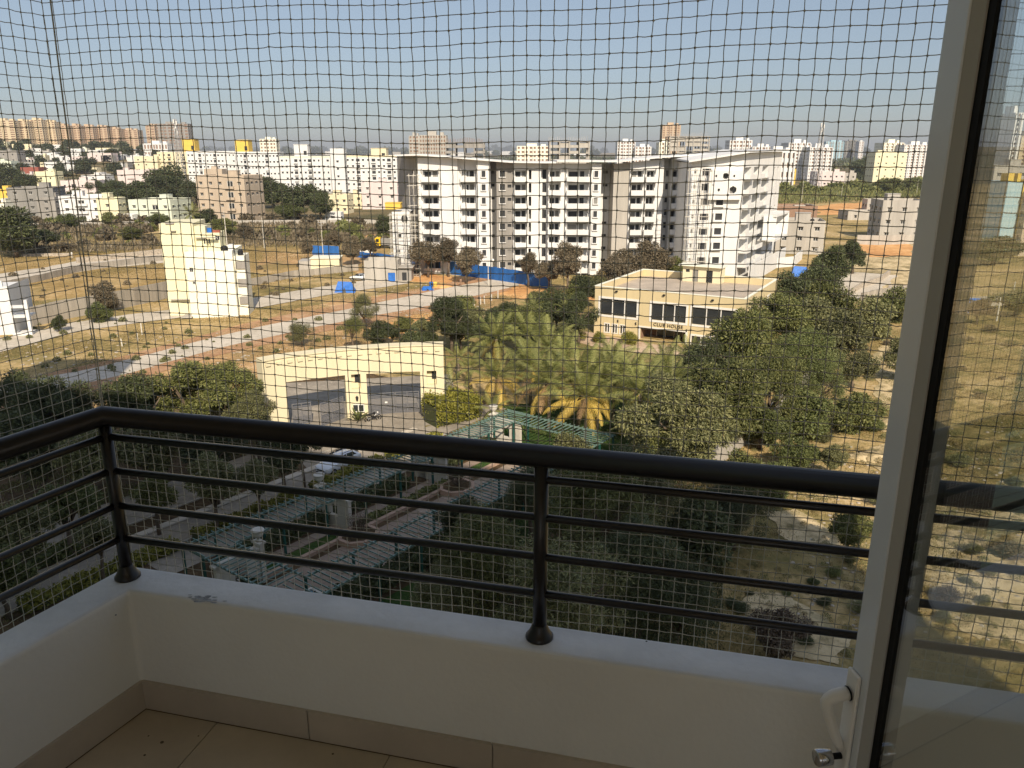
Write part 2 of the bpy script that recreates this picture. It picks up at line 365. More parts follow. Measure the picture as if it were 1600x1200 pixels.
patch('sandy_ground', [(1190,800),(1240,795),(1320,850),(1330,868),(1270,862),(1215,835)], M['sand'], jit=.6, step=1)
patch('road_verge', [(0,600),(160,566),(300,528),(400,502),(560,471),(660,450),(780,428),(800,452),(690,485),(560,508),(480,524),(340,556),(200,597),(100,622),(0,640)], M['redverge'], jit=.25)
patch('concrete_road', [(-40,612),(160,573),(300,536),(400,512),(560,480),(700,450),(800,432),(812,446),(700,473),(560,498),(480,514),(340,545),(200,584),(100,607),(-40,640)], M['concrete'], jit=.15, label='pale concrete road running diagonally past the empty plots')
patch('concrete_road', [(-40,540),(110,505),(200,492),(300,481),(395,466),(500,449),(580,437),(640,432),(640,443),(600,449),(520,460),(400,482),(300,494),(120,518),(-40,562)], M['concrete'], jit=.2, label='narrower concrete road passing behind the tall yellow house')
_k[0] = 8
# --- estate side of the boundary
E1 = Vector((-.605, -.796, 0)); E2 = Vector((.796, -.605, 0)); T0 = Vector((-.3, 75.5, 0))
def EP(a, b, z=0.0):                      # estate frame: a along the drive, b across
    p = T0 + E1*a + E2*b; return Vector((p.x, p.y, z))
def epatch(name, a0, a1, b0, b1, m, jit=0, label=None):
    return patch(name, [EP(a0,b0), EP(a0,b1), EP(a1,b1), EP(a1,b0)], m, jit=jit, world=True, label=label)
patch('garden_soil', [EP(-8,-34), EP(-8,20), EP(60,22), EP(60,-40)], M['gardensoil'], jit=.2, world=True)
patch('lawn', [(700,640),(960,625),(1130,600),(1150,660),(1080,700),(980,720),(880,700),(720,700)], M['lawn'], jit=.4)
patch('lawn', [EP(8,12), EP(8,15), EP(34,15), EP(34,12)], M['lawn'], jit=.2, world=True)
patch('dry_lawn', [(655,655),(760,648),(800,640),(735,668),(655,680)], M['drygrass'], jit=.3)
patch('dry_lawn', [(780,480),(925,470),(930,545),(1120,560),(1060,600),(780,600)], M['drygrass'], jit=.4)
patch('club_path', [(880,518),(925,520),(1080,545),(1100,560),(1000,552),(920,540),(860,530)], M['path'], jit=.3)
epatch('driveway', -7, 62, -8.7, -5.7, M['paving'], label='paved driveway running from the gate past the pergola')
patch('gate_road', [(430,690),(720,660),(705,585),(430,600)], M['paving'], jit=0)
patch('forecourt', [(440,690),(540,662),(670,655),(650,700),(610,735),(505,760)], M['paving'], jit=0)
epatch('side_road', 8, 66, -16.8, -11.6, M['paving'], label='grey estate road between rows of trees')
epatch('side_path', 4, 62, -9.7, -8.9, M['concrete'])
epatch('paved_verge', -3, 36, -4.6, -1.8, M['paving'])
# raised kerbs
def kerb(a0, a1, b, w=.16, h=.14, m='kerb', label=None):
    root = empty('kerb', EP(a0, b)); tag(root, label, kind='structure')
    n = int(abs(a1-a0)/1.2); d = (EP(a1,b)-EP(a0,b)).normalized(); L = (EP(a1,b)-EP(a0,b)).length/n
    mb = MB(); mb.obox((0,0,h/2), d*(L-.02)+Vector((0,0,h/2)), w, h); me = mb.mesh('kerb_stone', M[m])
    for i in range(n): put('kerb_stone', me, root, d*(L*i))
kerb(3, 60, -5.6, label='kerb between the driveway and the hedge'); kerb(6, 60, -8.8, label='kerb on the tree side of the driveway')
kerb(10, 64, -11.5, label='near kerb of the grey estate road')

# ------------------------------------------------------------------ generic building
_um = MB(); _um.quad((0,0,0),(1,0,0),(1,0,1),(0,0,1))
_um.cm = 1
for q in ((0,-.02,0,.07,.0,1),(.93,-.02,0,1,0,1),(.07,-.02,0,.93,0,.07),(.07,-.02,.93,.93,0,1),(.47,-.02,.07,.53,0,.93)): _um.box(*q)
WIN_FRAMED = _um.mesh('window', [M['glassdark'], M['frame']])
_um = MB(); _um.quad((0,0,0),(1,0,0),(1,0,1),(0,0,1)); WIN_DARK = _um.mesh('window', [M['dark']]); WIN_GREY = _um.mesh('window', [M['dgrey']])
_wr = random.Random(3)
def win(parent, P, U, w, h, dep, me=None, name='window'):
    U = Vector(U).normalized(); N = U.cross(Vector((0,0,1))); P = Vector(P) - N*dep
    if me is WIN_DARK and _wr.random() < .2: me = WIN_GREY
    o = bpy.data.objects.new(name, me or WIN_FRAMED); COL.objects.link(o); o.parent = parent
    o.location = P; o.rotation_euler = (0, 0, math.atan2(U.y, U.x)); o.scale = (w, 1, h); return o
def tank(parent, x, y, z, s=1.0):
    mb = MB(); mb.lathe([(.55*s,0),(.6*s,.1),(.6*s,.9*s),(.45*s,1.1*s),(.15*s,1.2*s)], (x,y,z), 10); mb.build('water_tank', M['black'], parent)
def bldg(name, label, cat, x0, x1, yb, yt, wall='white', depth=None, yaw=0, rows=None, cols=None, each=False, group=None,
         roof='roofcement', bal=(), stair=True, band=None, wv=None, wsz=None, seed=None, shade=True, lean=0):
    rr = random.Random(seed if seed is not None else int(x0*7+yb*13))
    g = ground_hit((x0+x1)/2, yb); y = g.y
    X0, X1 = AT(x0, yb, y).x, AT(x1, yb, y).x; H = max(3.2, AT((x0+x1)/2, yt, y).z-g.z); W = X1-X0
    ya = R(yaw)
    D = depth or max(6, min(W*.8, 16))
    if yaw: W = max(3, (W - abs(math.sin(ya))*D)/math.cos(ya))
    root = empty(name, (0,0,0), ya, label, cat, group)
    # keep silhouette centred on the span
    cx = (X0+X1)/2; offx = D*math.sin(ya)/2
    root.location = (cx + offx, y, g.z-(.8 if g.z > .5 else 0))
    rows = rows or max(1, round(H/3.2)); cols = cols or max(1, round(W/3.6)); fh = (H-.9)/rows
    ww, wh = wsz or (min(1.3, W/cols*.4), min(1.25, fh*.4))
    mb = MB(); wins = []; shades = MB()
    def side(P, U, L, nc, bcols=()):
        rects = []
        for r in range(rows):
            for c in range(nc):
                if rr.random() < .12 and not each: continue
                cxx = (c+.5)*L/nc + rr.uniform(-.1,.1); z0 = r*fh + fh*.34
                if c in bcols: w2, z0b, h2 = min(L/nc*.7, 2.6), r*fh+.15, fh*.68
                else: w2, z0b, h2 = ww*(rr.choice((.7,1,1,1.2)) if not each else 1), z0, wh
                w2 = min(w2, L/nc*.8)
                rects.append((cxx-w2/2, z0b, cxx+w2/2, z0b+h2))
        mb.facade(P, U, L, H, rects, .18)
        U = Vector(U); N = U.cross(Vector((0,0,1)))
        for (a,b,c2,d) in rects:
            wins.append((Vector(P)+U*a+Vector((0,0,b)), U, c2-a, d-b))
            if shade and (c2-a) < 2: 
                p = Vector(P)+U*(a-.15)+Vector((0,0,d+.1)); q = Vector(P)+U*(c2+.15)+Vector((0,0,d+.1))
                mb.obox(p+N*.22, q+N*.22, .44, .08)
        for c in bcols:
            for r in range(rows):
                cxx = (c+.5)*L/nc; w2 = L/nc*.86; zf = r*fh+.05
                b = MB(); A = Vector(P)+U*(cxx-w2/2)+Vector((0,0,zf)); B = Vector(P)+U*(cxx+w2/2)+Vector((0,0,zf))
                b.obox(A+N*.5, B+N*.5, 1.0, .14); b.obox(A+N*.96+Vector((0,0,.5)), B+N*.96+Vector((0,0,.5)), .08, .9)
                b.obox(A+N*.05+Vector((0,0,.5))+U*.05, A+N*.92+Vector((0,0,.5))+U*.05, .08, .88); b.obox(B+N*.05+Vector((0,0,.5))-U*.05, B+N*.92+Vector((0,0,.5))-U*.05, .08, .88)
                if each: b.build('balcony', M[wall], root)
                else:
                    n0 = len(mb.v); mb.v += b.v; mb.f += [tuple(i+n0 for i in f) for f in b.f]; mb.m += b.m
    side((-W/2,0,0), (1,0,0), W, cols, bal)
    sc = max(1, round(D/4))
    side((W/2,0,0), (0,1,0), D, sc); side((-W/2,D,0), (0,-1,0), D, sc)
    mb.quad((W/2,D,0),(-W/2,D,0),(-W/2,D,H),(W/2,D,H))
    t = .2; a, b2 = -W/2, W/2                   # parapet thickness and inner faces
    for (p, q, r_, s_) in (((a,0),(b2,0),(b2-t,t),(a+t,t)), ((b2,0),(b2,D),(b2-t,D-t),(b2-t,t)), ((b2,D),(a,D),(a+t,D-t),(b2-t,D-t)), ((a,D),(a,0),(a+t,t),(a+t,D-t))):
        mb.quad((*p,H),(*q,H),(*r_,H),(*s_,H)); mb.quad((*s_,H),(*r_,H),(*r_,H-.85),(*s_,H-.85))
    mb.build('wall', M[wall], root)
    rb = MB(); rb.quad((a+t,t,H-.85),(b2-t,t,H-.85),(b2-t,D-t,H-.85),(a+t,D-t,H-.85)); rb.build('roof', M[roof], root)
    if band:
        bb = MB(); bb.box(a-.03,-.03,H-1.2,b2+.03,-.002,H+.02); bb.build('band', M[band], root)
    if stair and W > 5:
        sw = min(4, W*.35); sx = rr.uniform(a+.5, b2-sw-.5); sb = MB(); sb.box(sx, D*.4, H-.85, sx+sw, D*.4+3.2, H+1.7); sb.box(sx-.15, D*.4-.15, H+1.7, sx+sw+.15, D*.4+3.35, H+1.82)
        sb.build('stair_head', M[wall], root)
        if H < 22: tank(root, rr.uniform(a+1, b2-1), D*.3, H-.85)
    if each:
        for p, U, w, h in wins: win(root, p, U, w, h, .18)
    else:
        wb = MB()
        for p, U, w, h in wins:
            N = U.cross(Vector((0,0,1))); p = p - N*.17
            wb.quad(p, p+U*w, p+U*w+Vector((0,0,h)), p+Vector((0,0,h)))
        if wb.v: wb.build('window', M['dark'], root, kind='stuff')
    return root

# ------------------------------------------------------------------ far towers (left horizon)
tw = [(-12,30,188),(26,50,189),(48,72,187),(70,92,190),(92,112,196),(110,130,196),(128,150,197),(148,172,198),(170,192,201),(190,219,203)]
nm = ['first','second','third','fourth','fifth','sixth','seventh','eighth','ninth','tenth']
def tower(x0, x1, yt, y, label, wall, rows=18, cols=6, group=None, depth=22, ribs=True, name='tower_block', dark='brown'):
    X0, X1 = AT(x0,230,y).x, AT(x1,230,y).x; H = AT(x0,yt,y).z; W = X1-X0
    root = empty(name, ((X0+X1)/2, y, 0), 0, label, 'tower block' if H > 35 else 'building', group)
    mb = MB(); fh = H/rows; cw = W/cols; rects = []
    for r in range(rows):
        for c in range(cols): rects.append((c*cw+cw*.15, r*fh+fh*.25, c*cw+cw*(.8 if c % 2 else .65), r*fh+fh*.8))
    mb.facade((-W/2,0,0),(1,0,0),W,H,rects,.6)
    nc = max(2, int(depth/cw)); rs = []
    for r in range(rows):
        for c in range(nc): rs.append((c*depth/nc+1, r*fh+fh*.3, c*depth/nc+depth/nc*.7, r*fh+fh*.75))
    mb.facade((W/2,0,0),(0,1,0),depth,H,rs,.6); mb.facade((-W/2,depth,0),(0,-1,0),depth,H,rs,.6)
    mb.quad((-W/2,0,H),(W/2,0,H),(W/2,depth,H),(-W/2,depth,H)); mb.quad((W/2,depth,0),(-W/2,depth,0),(-W/2,depth,H),(W/2,depth,H))
    if ribs:
        for c in range(0, cols+1, 2): mb.box(-W/2+c*cw-.5, -1.6, 0, -W/2+c*cw+.5, -.01, H-1)
    mb.build('wall', M[wall], root)
    hb = MB(); hb.box(-W*.2, 4, H+.01, W*.12, 12, H+3.5); hb.box(W*.25, 5, H+.01, W*.4, 11, H+2.6); hb.build('roof_room', M[wall], root)
    wb = MB()
    for (a,b,c,d) in rects: wb.quad((-W/2+a,.55,b),(-W/2+c,.55,b),(-W/2+c,.55,d),(-W/2+a,.55,d))
    for (a,b,c,d) in rs:
        wb.quad((W/2-.55,a,b),(W/2-.55,c,b),(W/2-.55,c,d),(W/2-.55,a,d)); wb.quad((-W/2+.55,a,b),(-W/2+.55,a,d),(-W/2+.55,c,d),(-W/2+.55,c,b))
    wb.build('window', M[dark], root, kind='stuff')
    return root
for i, (a, b, yt) in enumerate(tw):
    tower(a, b-1, yt, 1400+i*18, f'{nm[i]} beige tower from the left of the long row on the horizon', 'beige' if i < 4 else 'beige2', 22 if i < 4 else 19, 4, 'beige apartment towers on the left horizon')
tower(232, 245, 196, 1500, 'narrow tan tower joined to the grey tower behind the yellow roof room', 'beige2', 16, 2)
tower(246, 297, 193, 1510, 'wide grey unfinished tower on the left horizon beside the mast', 'grey', 14, 8)
tower(225, 262, 224, 1100, 'low white block in front of the grey unfinished tower', 'white', 4, 8)
tower(407, 432, 217, 1500, 'cream tower alone on the horizon left of centre', 'paleyellow', 8, 5)
tower(640, 655, 212, 900, 'pale slim slab left of the ribbed unfinished tower', 'lgrey', 12, 3)
tower(656, 697, 211, 760, 'grey unfinished tower with tall vertical ribs behind the white apartments', 'lgrey', 12, 10)
tower(808, 858, 228, 1200, 'cream far block left of the raw concrete frame', 'paleyellow', 6, 8)
tower(965, 992, 221, 1100, 'tall white block of the pair right of the raw concrete frame', 'white', 10, 6)
tower(993, 1018, 229, 1090, 'shorter white block of the pair right of the raw concrete frame', 'white', 8, 5)
tower(1034, 1062, 195, 1250, 'tall dusky tan tower rising highest on the right skyline', 'beige2', 20, 5)
tower(1030, 1046, 222, 1000, 'cream block below the tall dusky tan tower', 'paleyellow', 8, 4)
tower(1140, 1175, 219, 1000, 'white block with a stepped roof behind the curved roof end', 'white', 9, 7)
tower(1176, 1206, 229, 990, 'lower white block beside the stepped white block', 'white', 7, 6)
tower(1232, 1266, 223, 800, 'white gridded block left of the lattice mast', 'white', 11, 8)
tower(1266, 1301, 230, 780, 'white gridded block right of the lattice mast', 'white', 10, 8)
tower(1290, 1318, 221, 2200, 'hazy grey blue tower on the right horizon', 'paleblue', 14, 6)
tower(1320, 1341, 220, 2300, 'dark blue glass tower on the right horizon', 'dgrey', 14, 5, dark='glassdark')
tower(1342, 1349, 221, 2250, 'thin white tower beside the dark blue glass tower', 'white', 12, 2)
tower(1380, 1412, 223, 900, 'cream gridded block rising behind the yellow apartment block', 'paleyellow', 12, 8)
tower(1413, 1455, 226, 880, 'white gridded block right of the yellow apartment block', 'white', 12, 10)
tower(1198, 1243, 236, 620, 'long low white block behind the curved roof end', 'white', 4, 12)
tower(1578, 1592, 176, 420, 'slim white tower seen through the door glass', 'white', 20, 3, depth=14)
tower(1593, 1625, 212, 640, 'pink beige tower at the right edge seen through the door glass', 'beige', 14, 6, depth=20)
# raw concrete frames on the skyline
def frame_building(x0, x1, yt, ymid, y, label, m='lgrey', rod='brown', topsolid=True):
    X0, X1 = AT(x0,230,y).x, AT(x1,230,y).x; H = AT(x0,yt,y).z; W = X1-X0
    root = empty('unfinished_building', ((X0+X1)/2, y, 0), 0, label, 'unfinished building')
    D = 18; n = max(4, round(W/6)); fl = round(H/3.2); fh = H/fl
    for k in range(fl+1):
        mb = MB(); mb.box(-W/2, 0, k*fh-.25 if k else .0, W/2, D, k*fh+.05); mb.build('floor_slab', M[m], root)
    cb = MB()
    for i in range(n+1):
        x = -W/2+.5+(W-1)*i/n
        for yy in (.6, D/2, D-.6): cb.box(x-.35, yy-.35, .06, x+.35, yy+.35, H-.26)
    cb.build('column', M[m], root, kind='stuff')
    wb = MB(); rr = random.Random(int(x0))
    for k in range(fl):
        for i in range(n):
            if rr.random() < .55 or (topsolid and k == fl-1): wb.box(-W/2+.9+(W-1)*i/n, .9, k*fh+.06, -W/2+.1+(W-1)*(i+1)/n, 1.1, k*fh+fh*rr.choice((.5,.9,.9))-.3)
    wb.build('infill_wall', M[m], root, kind='stuff')
    rb = MB()
    for i in range(int(W/1.1)):
        x = -W/2+.3+i*1.1; h = rr.uniform(1.5, 3.2)
        for yy in (.5, D-.5): rb.box(x-.07, yy-.07, H+.06, x+.07, yy+.07, H+h)
    rb.build('reinforcing_rod', M[rod], root, kind='stuff')
frame_building(695, 757, 222, 0, 520, 'unfinished concrete frame with brown steel rods behind the white apartments', 'grey')
frame_building(858, 922, 221, 0, 480, 'raw concrete frame with blank top storey above the roof centre', 'lgrey', 'steel')
frame_building(1046, 1109, 213, 0, 560, 'raw concrete frame to the right of the tall tan tower', 'lgrey', 'steel')
# masts
def mast(px, yt, y, label, w=3.0):
    p = AT(px, 235, y); H = AT(px, yt, y).z
    root = empty('lattice_mast', (p.x, y, 0), 0, label, 'mast'); mb = MB(); n = 14
    for sx, sy in ((-1,-1),(1,-1),(1,1),(-1,1)): mb.obox((sx*w/2, sy*w/2, 0), (sx*w*.12, sy*w*.12, H), .3, .3)
    for k in range(n):
        t0, t1 = k/n, (k+1)/n; r0, r1 = w/2*(1-t0)+w*.12*t0, w/2*(1-t1)+w*.12*t1
        for (ax,ay),(bx,by) in (((-1,-1),(1,-1)),((1,-1),(1,1)),((1,1),(-1,1)),((-1,1),(-1,-1))):
            mb.obox((ax*r0,ay*r0,H*t0),(bx*r1,by*r1,H*t1),.16,.16); mb.obox((ax*r0,ay*r0,H*t0),(bx*r0,by*r0,H*t0),.16,.16)
    mb.build('lattice', M['steel'], root)
    ab = MB()
    for k, (dx, z) in enumerate(((-1,.97),(1,.95),(0,.9),(-1,.86),(1,.82))): ab.box(dx*.9-.35, -.9, H*z-1.2, dx*.9+.35, -.5, H*z+1.2)
    ab.build('antenna_panel', M['frame'], root)
    tb = MB(); tb.box(-.07,-.07,H,.07,.07,H+3.5); tb.build('antenna_rod', M['steel'], root)
mast(1281, 192, 560, 'lattice telecom mast between the white gridded blocks', 6)
mast(279, 186, 560, 'lattice telecom mast in front of the grey tower on the left', 5)
mast(925, 205, 1500, 'tiny faint mast on the horizon near the centre', 5) if False else None

# ------------------------------------------------------------------ long white estate left of centre
bldg('apartment_block', 'cream apartment block with balconies at the left end of the long white row', 'apartment block', 249, 300, 272, 236, 'cream', depth=14, rows=5, cols=7, bal=(2,5), stair=False)
bldg('apartment_block', 'white apartment block under the first yellow roof room', 'apartment block', 297, 372, 292, 236, 'white', depth=14, rows=6, cols=13, bal=(3,7), stair=False, band='white')
bldg('apartment_block', 'white apartment block under the second yellow roof room', 'apartment block', 373, 440, 294, 237, 'white', depth=14, rows=6, cols=12, bal=(2,8), stair=False, band='white')
bldg('apartment_block', 'white apartment block with green edged roof above the dark trees', 'apartment block', 441, 519, 302, 244, 'white', depth=14, rows=6, cols=11, bal=(3,6), stair=False, band='mint')
bldg('apartment_block', 'tall plain white stair tower standing out of the long white row', 'stair tower', 520, 541, 304, 232, 'white', depth=8, rows=6, cols=1, stair=False)
bldg('apartment_block', 'white apartment block with cream edged roof right of the plain stair tower', 'apartment block', 542, 622, 302, 243, 'white', depth=14, rows=6, cols=10, bal=(2,5,8), stair=False, band='cream')
def roomon(x0, x1, yt, yb, y, m, label):
    a, b = AT(x0,yb,y), AT(x1,yt,y); root = empty('roof_room', (a.x, y, a.z-.9), 0, label, 'roof room')
    mb = MB(); W, H = b.x-a.x, b.z-a.z+.9; mb.box(0,0,0,W,W,H); mb.box(-.3,-.3,H,W+.3,W+.3,H+.3); mb.build('wall', M[m], root)
    wb = MB(); wb.box(W*.7,-.06,1.3,W*.92,-.01,H*.5); wb.build('window', M['dark'], root)
yy_ = G(335,292).y+4
roomon(286, 303, 218, 235, yy_, 'deepyellow', 'first of two deep yellow rooms on the long white roofs')
roomon(368, 387, 219, 236, G(400,294).y+4, 'deepyellow', 'second of two deep yellow rooms on the long white roofs')
roomon(460, 480, 226, 243, G(470,302).y+4, 'white', 'white room on the green edged roof')
roomon(580, 603, 232, 244, G(570,302).y+4, 'cream', 'cream room on the cream edged roof')
# ------------------------------------------------------------------ nearer houses left
HS = [ # x0,x1,yb,yt,wall,yaw,rows,cols,each,label,bal
 (10,86,342,293,'dgrey',12,4,3,1,'dark grey cement house with small shaded windows beside the big tree at far left',()),
 (62,90,342,308,'grey',0,3,1,1,'plain grey side block joined to the dark grey cement house',()),
 (90,162,346,306,'white',10,3,3,1,'bright white house with stepped terraces below the pink house',(1,)),
 (155,188,346,309,'yellow',0,2,1,1,'small yellow house right of the bright white stepped house',()),
 (186,208,348,336,'white',0,1,1,0,'low white shed between the yellow and mint houses',()),
 (202,280,346,312,'mint',-8,2,4,1,'mint green house with broken stepped balconies',(2,)),
 (310,400,346,274,'tan',-10,4,5,1,'tan apartment house with tall arched stair slots and white balconies',(3,)),
 (322,350,300,264,'tan',0,2,2,0,'tan stair room on top of the tan apartment house',()),
 (183,240,290,264,'pink',8,2,4,0,'dusty pink house left of the broad dark tree',(1,)),
 (212,248,268,243,'cream',0,3,3,0,'cream stepped house in front of the cream apartment block',()),
 (95,150,308,282,'pink',6,2,4,0,'pale pink house with red trimmed terrace above the white stepped house',(1,)),
 (60,90,300,268,'yellow',0,2,2,0,'bright yellow house behind the dark grey cement house',()),
 (-6,22,320,296,'deepyellow',0,2,2,0,'orange and yellow house at the left edge',()),
 (-8,12,350,318,'paleyellow',0,2,2,0,'pale yellow house at the left edge below the orange one',()),
 (128,165,285,272,'white',0,2,3,0,'white house with open veranda left of the dusty pink house',()),
 (54,88,250,236,'white',0,2,3,0,'white two step house alone among far trees',()),
 (2,30,262,234,'grey',0,3,2,0,'grey house with open top storey at far left',()),
 (28,52,250,238,'white',0,1,2,0,'low white house right of the grey open topped house',()),
 (22,62,262,252,'grey',0,1,3,0,'long low grey shed roof at far left',()),
 (34,62,276,260,'redroof',0,1,1,0,'house with dark red roof at far left',()),
 (70,104,266,252,'white',0,2,4,0,'flat white house above the red roofed house',()),
 (100,118,268,256,'white',0,2,2,0,'small white house beside the flat white house',()),
 (-5,20,272,250,'mint',0,3,2,0,'pale green house at the left edge behind the dark tree',()),
 (4,34,270,254,'white',0,2,3,0,'white house between the pale green house and the red roof',()),
 (138,175,252,238,'pink',0,2,4,0,'pink house with white veranda near the horizon at left',()),
 (174,200,262,252,'lgrey',0,1,3,0,'pale grey low house left of the cream stepped house',()),
 (112,128,248,231,'white',0,3,3,0,'narrow white house with columns near the horizon at left',()),
 (150,180,240,230,'cream',0,2,4,0,'small cream house just under the brown towers',()),
 (20,50,236,224,'cream',0,2,4,0,'cream house just under the leftmost towers',()),
 (56,98,234,225,'white',0,2,6,0,'long white house just under the second group of towers',()),
 (0,12,236,220,'yellow',0,3,2,0,'pale yellow house under the leftmost tower',()),
 (455,522,300,270,'mint',0,2,5,0,'light green building in front of the white apartment row',()),
 (512,548,334,304,'cream',-6,2,3,1,'cream house with small dark windows left of the pink house',()),
 (508,533,344,333,'white',0,1,1,0,'low white outhouse below the cream house',()),
 (548,566,326,303,'cream',0,2,2,0,'narrow cream house between the cream and pink houses',()),
 (562,622,327,285,'pink',6,3,3,1,'plain pale pink house beside the left end of the white apartments',()),
 (1212,1226,290,272,'orange',0,2,2,0,'salmon house right of the white apartments',()),
 (1224,1242,288,264,'deepyellow',0,3,3,0,'bright yellow house right of the salmon house',()),
 (1275,1318,292,268,'pink',0,2,5,0,'pale pink house with long terrace on the right plain',()),
 (1318,1336,290,270,'lgrey',0,2,2,0,'grey house with small domed top joined to the pale pink house',()),
 (1362,1411,290,238,'yellow',0,5,4,1,'bright yellow five storey block on the right plain',()),
 (1380,1394,240,227,'yellow',0,1,1,0,'yellow stair room on the bright yellow block',()),
 (1200,1276,342,322,'brown',0,1,4,0,'unplastered brown brick shell at the edge of the orange field',()),
 (1240,1272,338,320,'lgrey',0,1,2,0,'grey brick shell beside the brown brick shell',()),
 (1213,1298,397,345,'lgrey',-14,3,3,1,'grey plastered house with barred windows right of the white apartments',()),
 (1374,1446,376,313,'lgrey',-6,3,3,1,'grey two storey house with dark sunshades casting a shadow to its left',()),
 (1354,1378,328,311,'lgrey',0,1,2,0,'small grey block behind the grey two storey house',()),
 (1324,1372,344,330,'lgrey',0,1,2,0,'roofless block wall room in the orange field',()),
 (1537,1590,365,258,'lgrey',0,5,3,1,'grey apartment block seen through the door glass',()),
 (1536,1562,362,316,'cream',0,2,1,0,'cream house in front of the grey block seen through the door glass',()),
 (1590,1625,400,300,'tan',0,5,2,1,'tan apartment block at the right edge seen through the door glass',()),
]
for h in HS:
    x0,x1,yb,yt,wall,yaw,rows,cols,each,label,bal = h
    bldg('house' if rows < 4 else 'apartment_house', label, 'house' if rows < 4 else 'apartment house', x0,x1,yb,yt,wall,yaw=yaw,rows=rows,cols=cols,each=bool(each),bal=bal,
         roof='redroof' if wall == 'redroof' else 'roofcement', stair=(rows > 1 and yb > 255))
# painted column block behind glass
b_ = G(1575, 398); Yb = b_.y
r_ = empty('painted_tower', (AT(1556,398,Yb).x, Yb, 0), R(0), 'tall block painted pale blue with a yellow edge and green marks behind the door glass', 'building')
Wt = AT(1592,398,Yb).x-AT(1556,398,Yb).x; Ht = AT(1570,284,Yb).z
mb = MB(); mb.box(0,0,0,Wt*.62,10,Ht); mb.build('blue_wall', M['paleblue'], r_)
mb = MB(); mb.box(Wt*.62,-.25,0,Wt*.8,10,Ht+.6); mb.build('yellow_fin', M['deepyellow'], r_)
mb = MB(); mb.box(Wt*.8,-.1,0,Wt,10,Ht-1); mb.build('yellow_wall', M['yellow'], r_)
mb = MB()
for k in range(9): mb.box(Wt*.83, -.16, 1.2+k*Ht/10, Wt*.97, -.12, 2.2+k*Ht/10)
mb.build('green_panel', M['lime'], r_, kind='stuff')
mb = MB(); mb.box(.1,1,Ht,Wt*.3,4,Ht+2.2); mb.box(Wt*.45,1,Ht,Wt*.6,4,Ht+2.2); mb.build('roof_post', M['deepyellow'], r_)
# filler roofs of the far town
rr = random.Random(5); fillers = []
def filler(x, yb, w, hpx, wall, grp, lab): 
    bldg('far_house', lab, 'house', x-w/2, x+w/2, yb, yb-hpx, wall, depth=9, rows=max(1, round(hpx/5)), cols=max(1, round(w/6)), group=grp, stair=rr.random() < .4, shade=False)
for i in range(110):
    x = rr.uniform(-5, 250); yb = rr.choice((236.5,237.5,239,241,243,246,249,252,257,263,270,278)); w = rr.uniform(7, 18)*(1 if yb > 243 else .8)
    wl = rr.choice(('white','white','white','white','cream','lgrey','pink','paleyellow'))
    filler(x, yb, w, rr.uniform(4, 9) if yb < 250 else rr.uniform(7,11), wl, 'small houses scattered in the far left town', {'white':'small white flat roofed house '+where(x,yb),'cream':'small cream flat roofed house '+where(x,yb),'lgrey':'small grey flat roofed house '+where(x,yb),'pink':'small pink flat roofed house '+where(x,yb),'paleyellow':'small pale yellow flat roofed house '+where(x,yb)}[wl])
for i in range(40):
    x = rr.uniform(420, 1440); yb = rr.choice((240,242,244,246)); w = rr.uniform(8, 22)
    if 1360 < x < 1415: continue
    wl = rr.choice(('white','white','cream','lgrey'))
    filler(x, yb, w, rr.uniform(3.5, 7), wl, 'tiny buildings along the far skyline', {'white':'tiny white skyline building '+where(x,yb),'cream':'tiny cream skyline building '+where(x,yb),'lgrey':'tiny grey skyline building '+where(x,yb)}[wl])
# ------------------------------------------------------------------ the curved-roof white apartment building
AB = empty('apartment_building', (0, 186, 0), 0, 'large unfinished white apartment building with sweeping butterfly roof and stacked balconies', 'apartment building')
def ax(px, y, py=330): return AT(px, py, y).x
FH = 2.97; Z0 = .55
def ztop(x):                              # roof profile over world x
    P = [(-27,26.85),(-21,27.0),(-14,26.5),(-8,26.0),(0,25.4),(9,25.3),(14,25.3),(24,25.2),(34,26.2),(44,26.7)]
    for (a,za),(b,zb) in zip(P, P[1:]):
        if x <= b: return za+(zb-za)*(x-a)/(b-a)
    return P[-1][1]
_bm = None
def wallblock(x0, x1, y, dep, rects, wall='white', kmax=None, prof=True, sides=True):
    """front wall at world y, from x0 to x1 with the wavy top"""
    mb = MB(); H = 24.2; yl = y-186
    mb.facade((x0,yl,0),(1,0,0),x1-x0,H,[(a-x0,b,c-x0,d) for a,b,c,d in rects],dep)
    n = max(1, int((x1-x0)/2)); xs = [x0+(x1-x0)*i/n for i in range(n+1)]
    for a, b in zip(xs, xs[1:]): mb.quad((a,yl,H),(b,yl,H),(b,yl,ztop(b)-.02),(a,yl,ztop(a)-.02))
    if sides:
        for x in (x0, x1): mb.quad((x,yl,0),(x,yl+13,0),(x,yl+13,ztop(x)-.02),(x,yl,ztop(x)-.02))
    mb.build('wall', M[wall], AB)
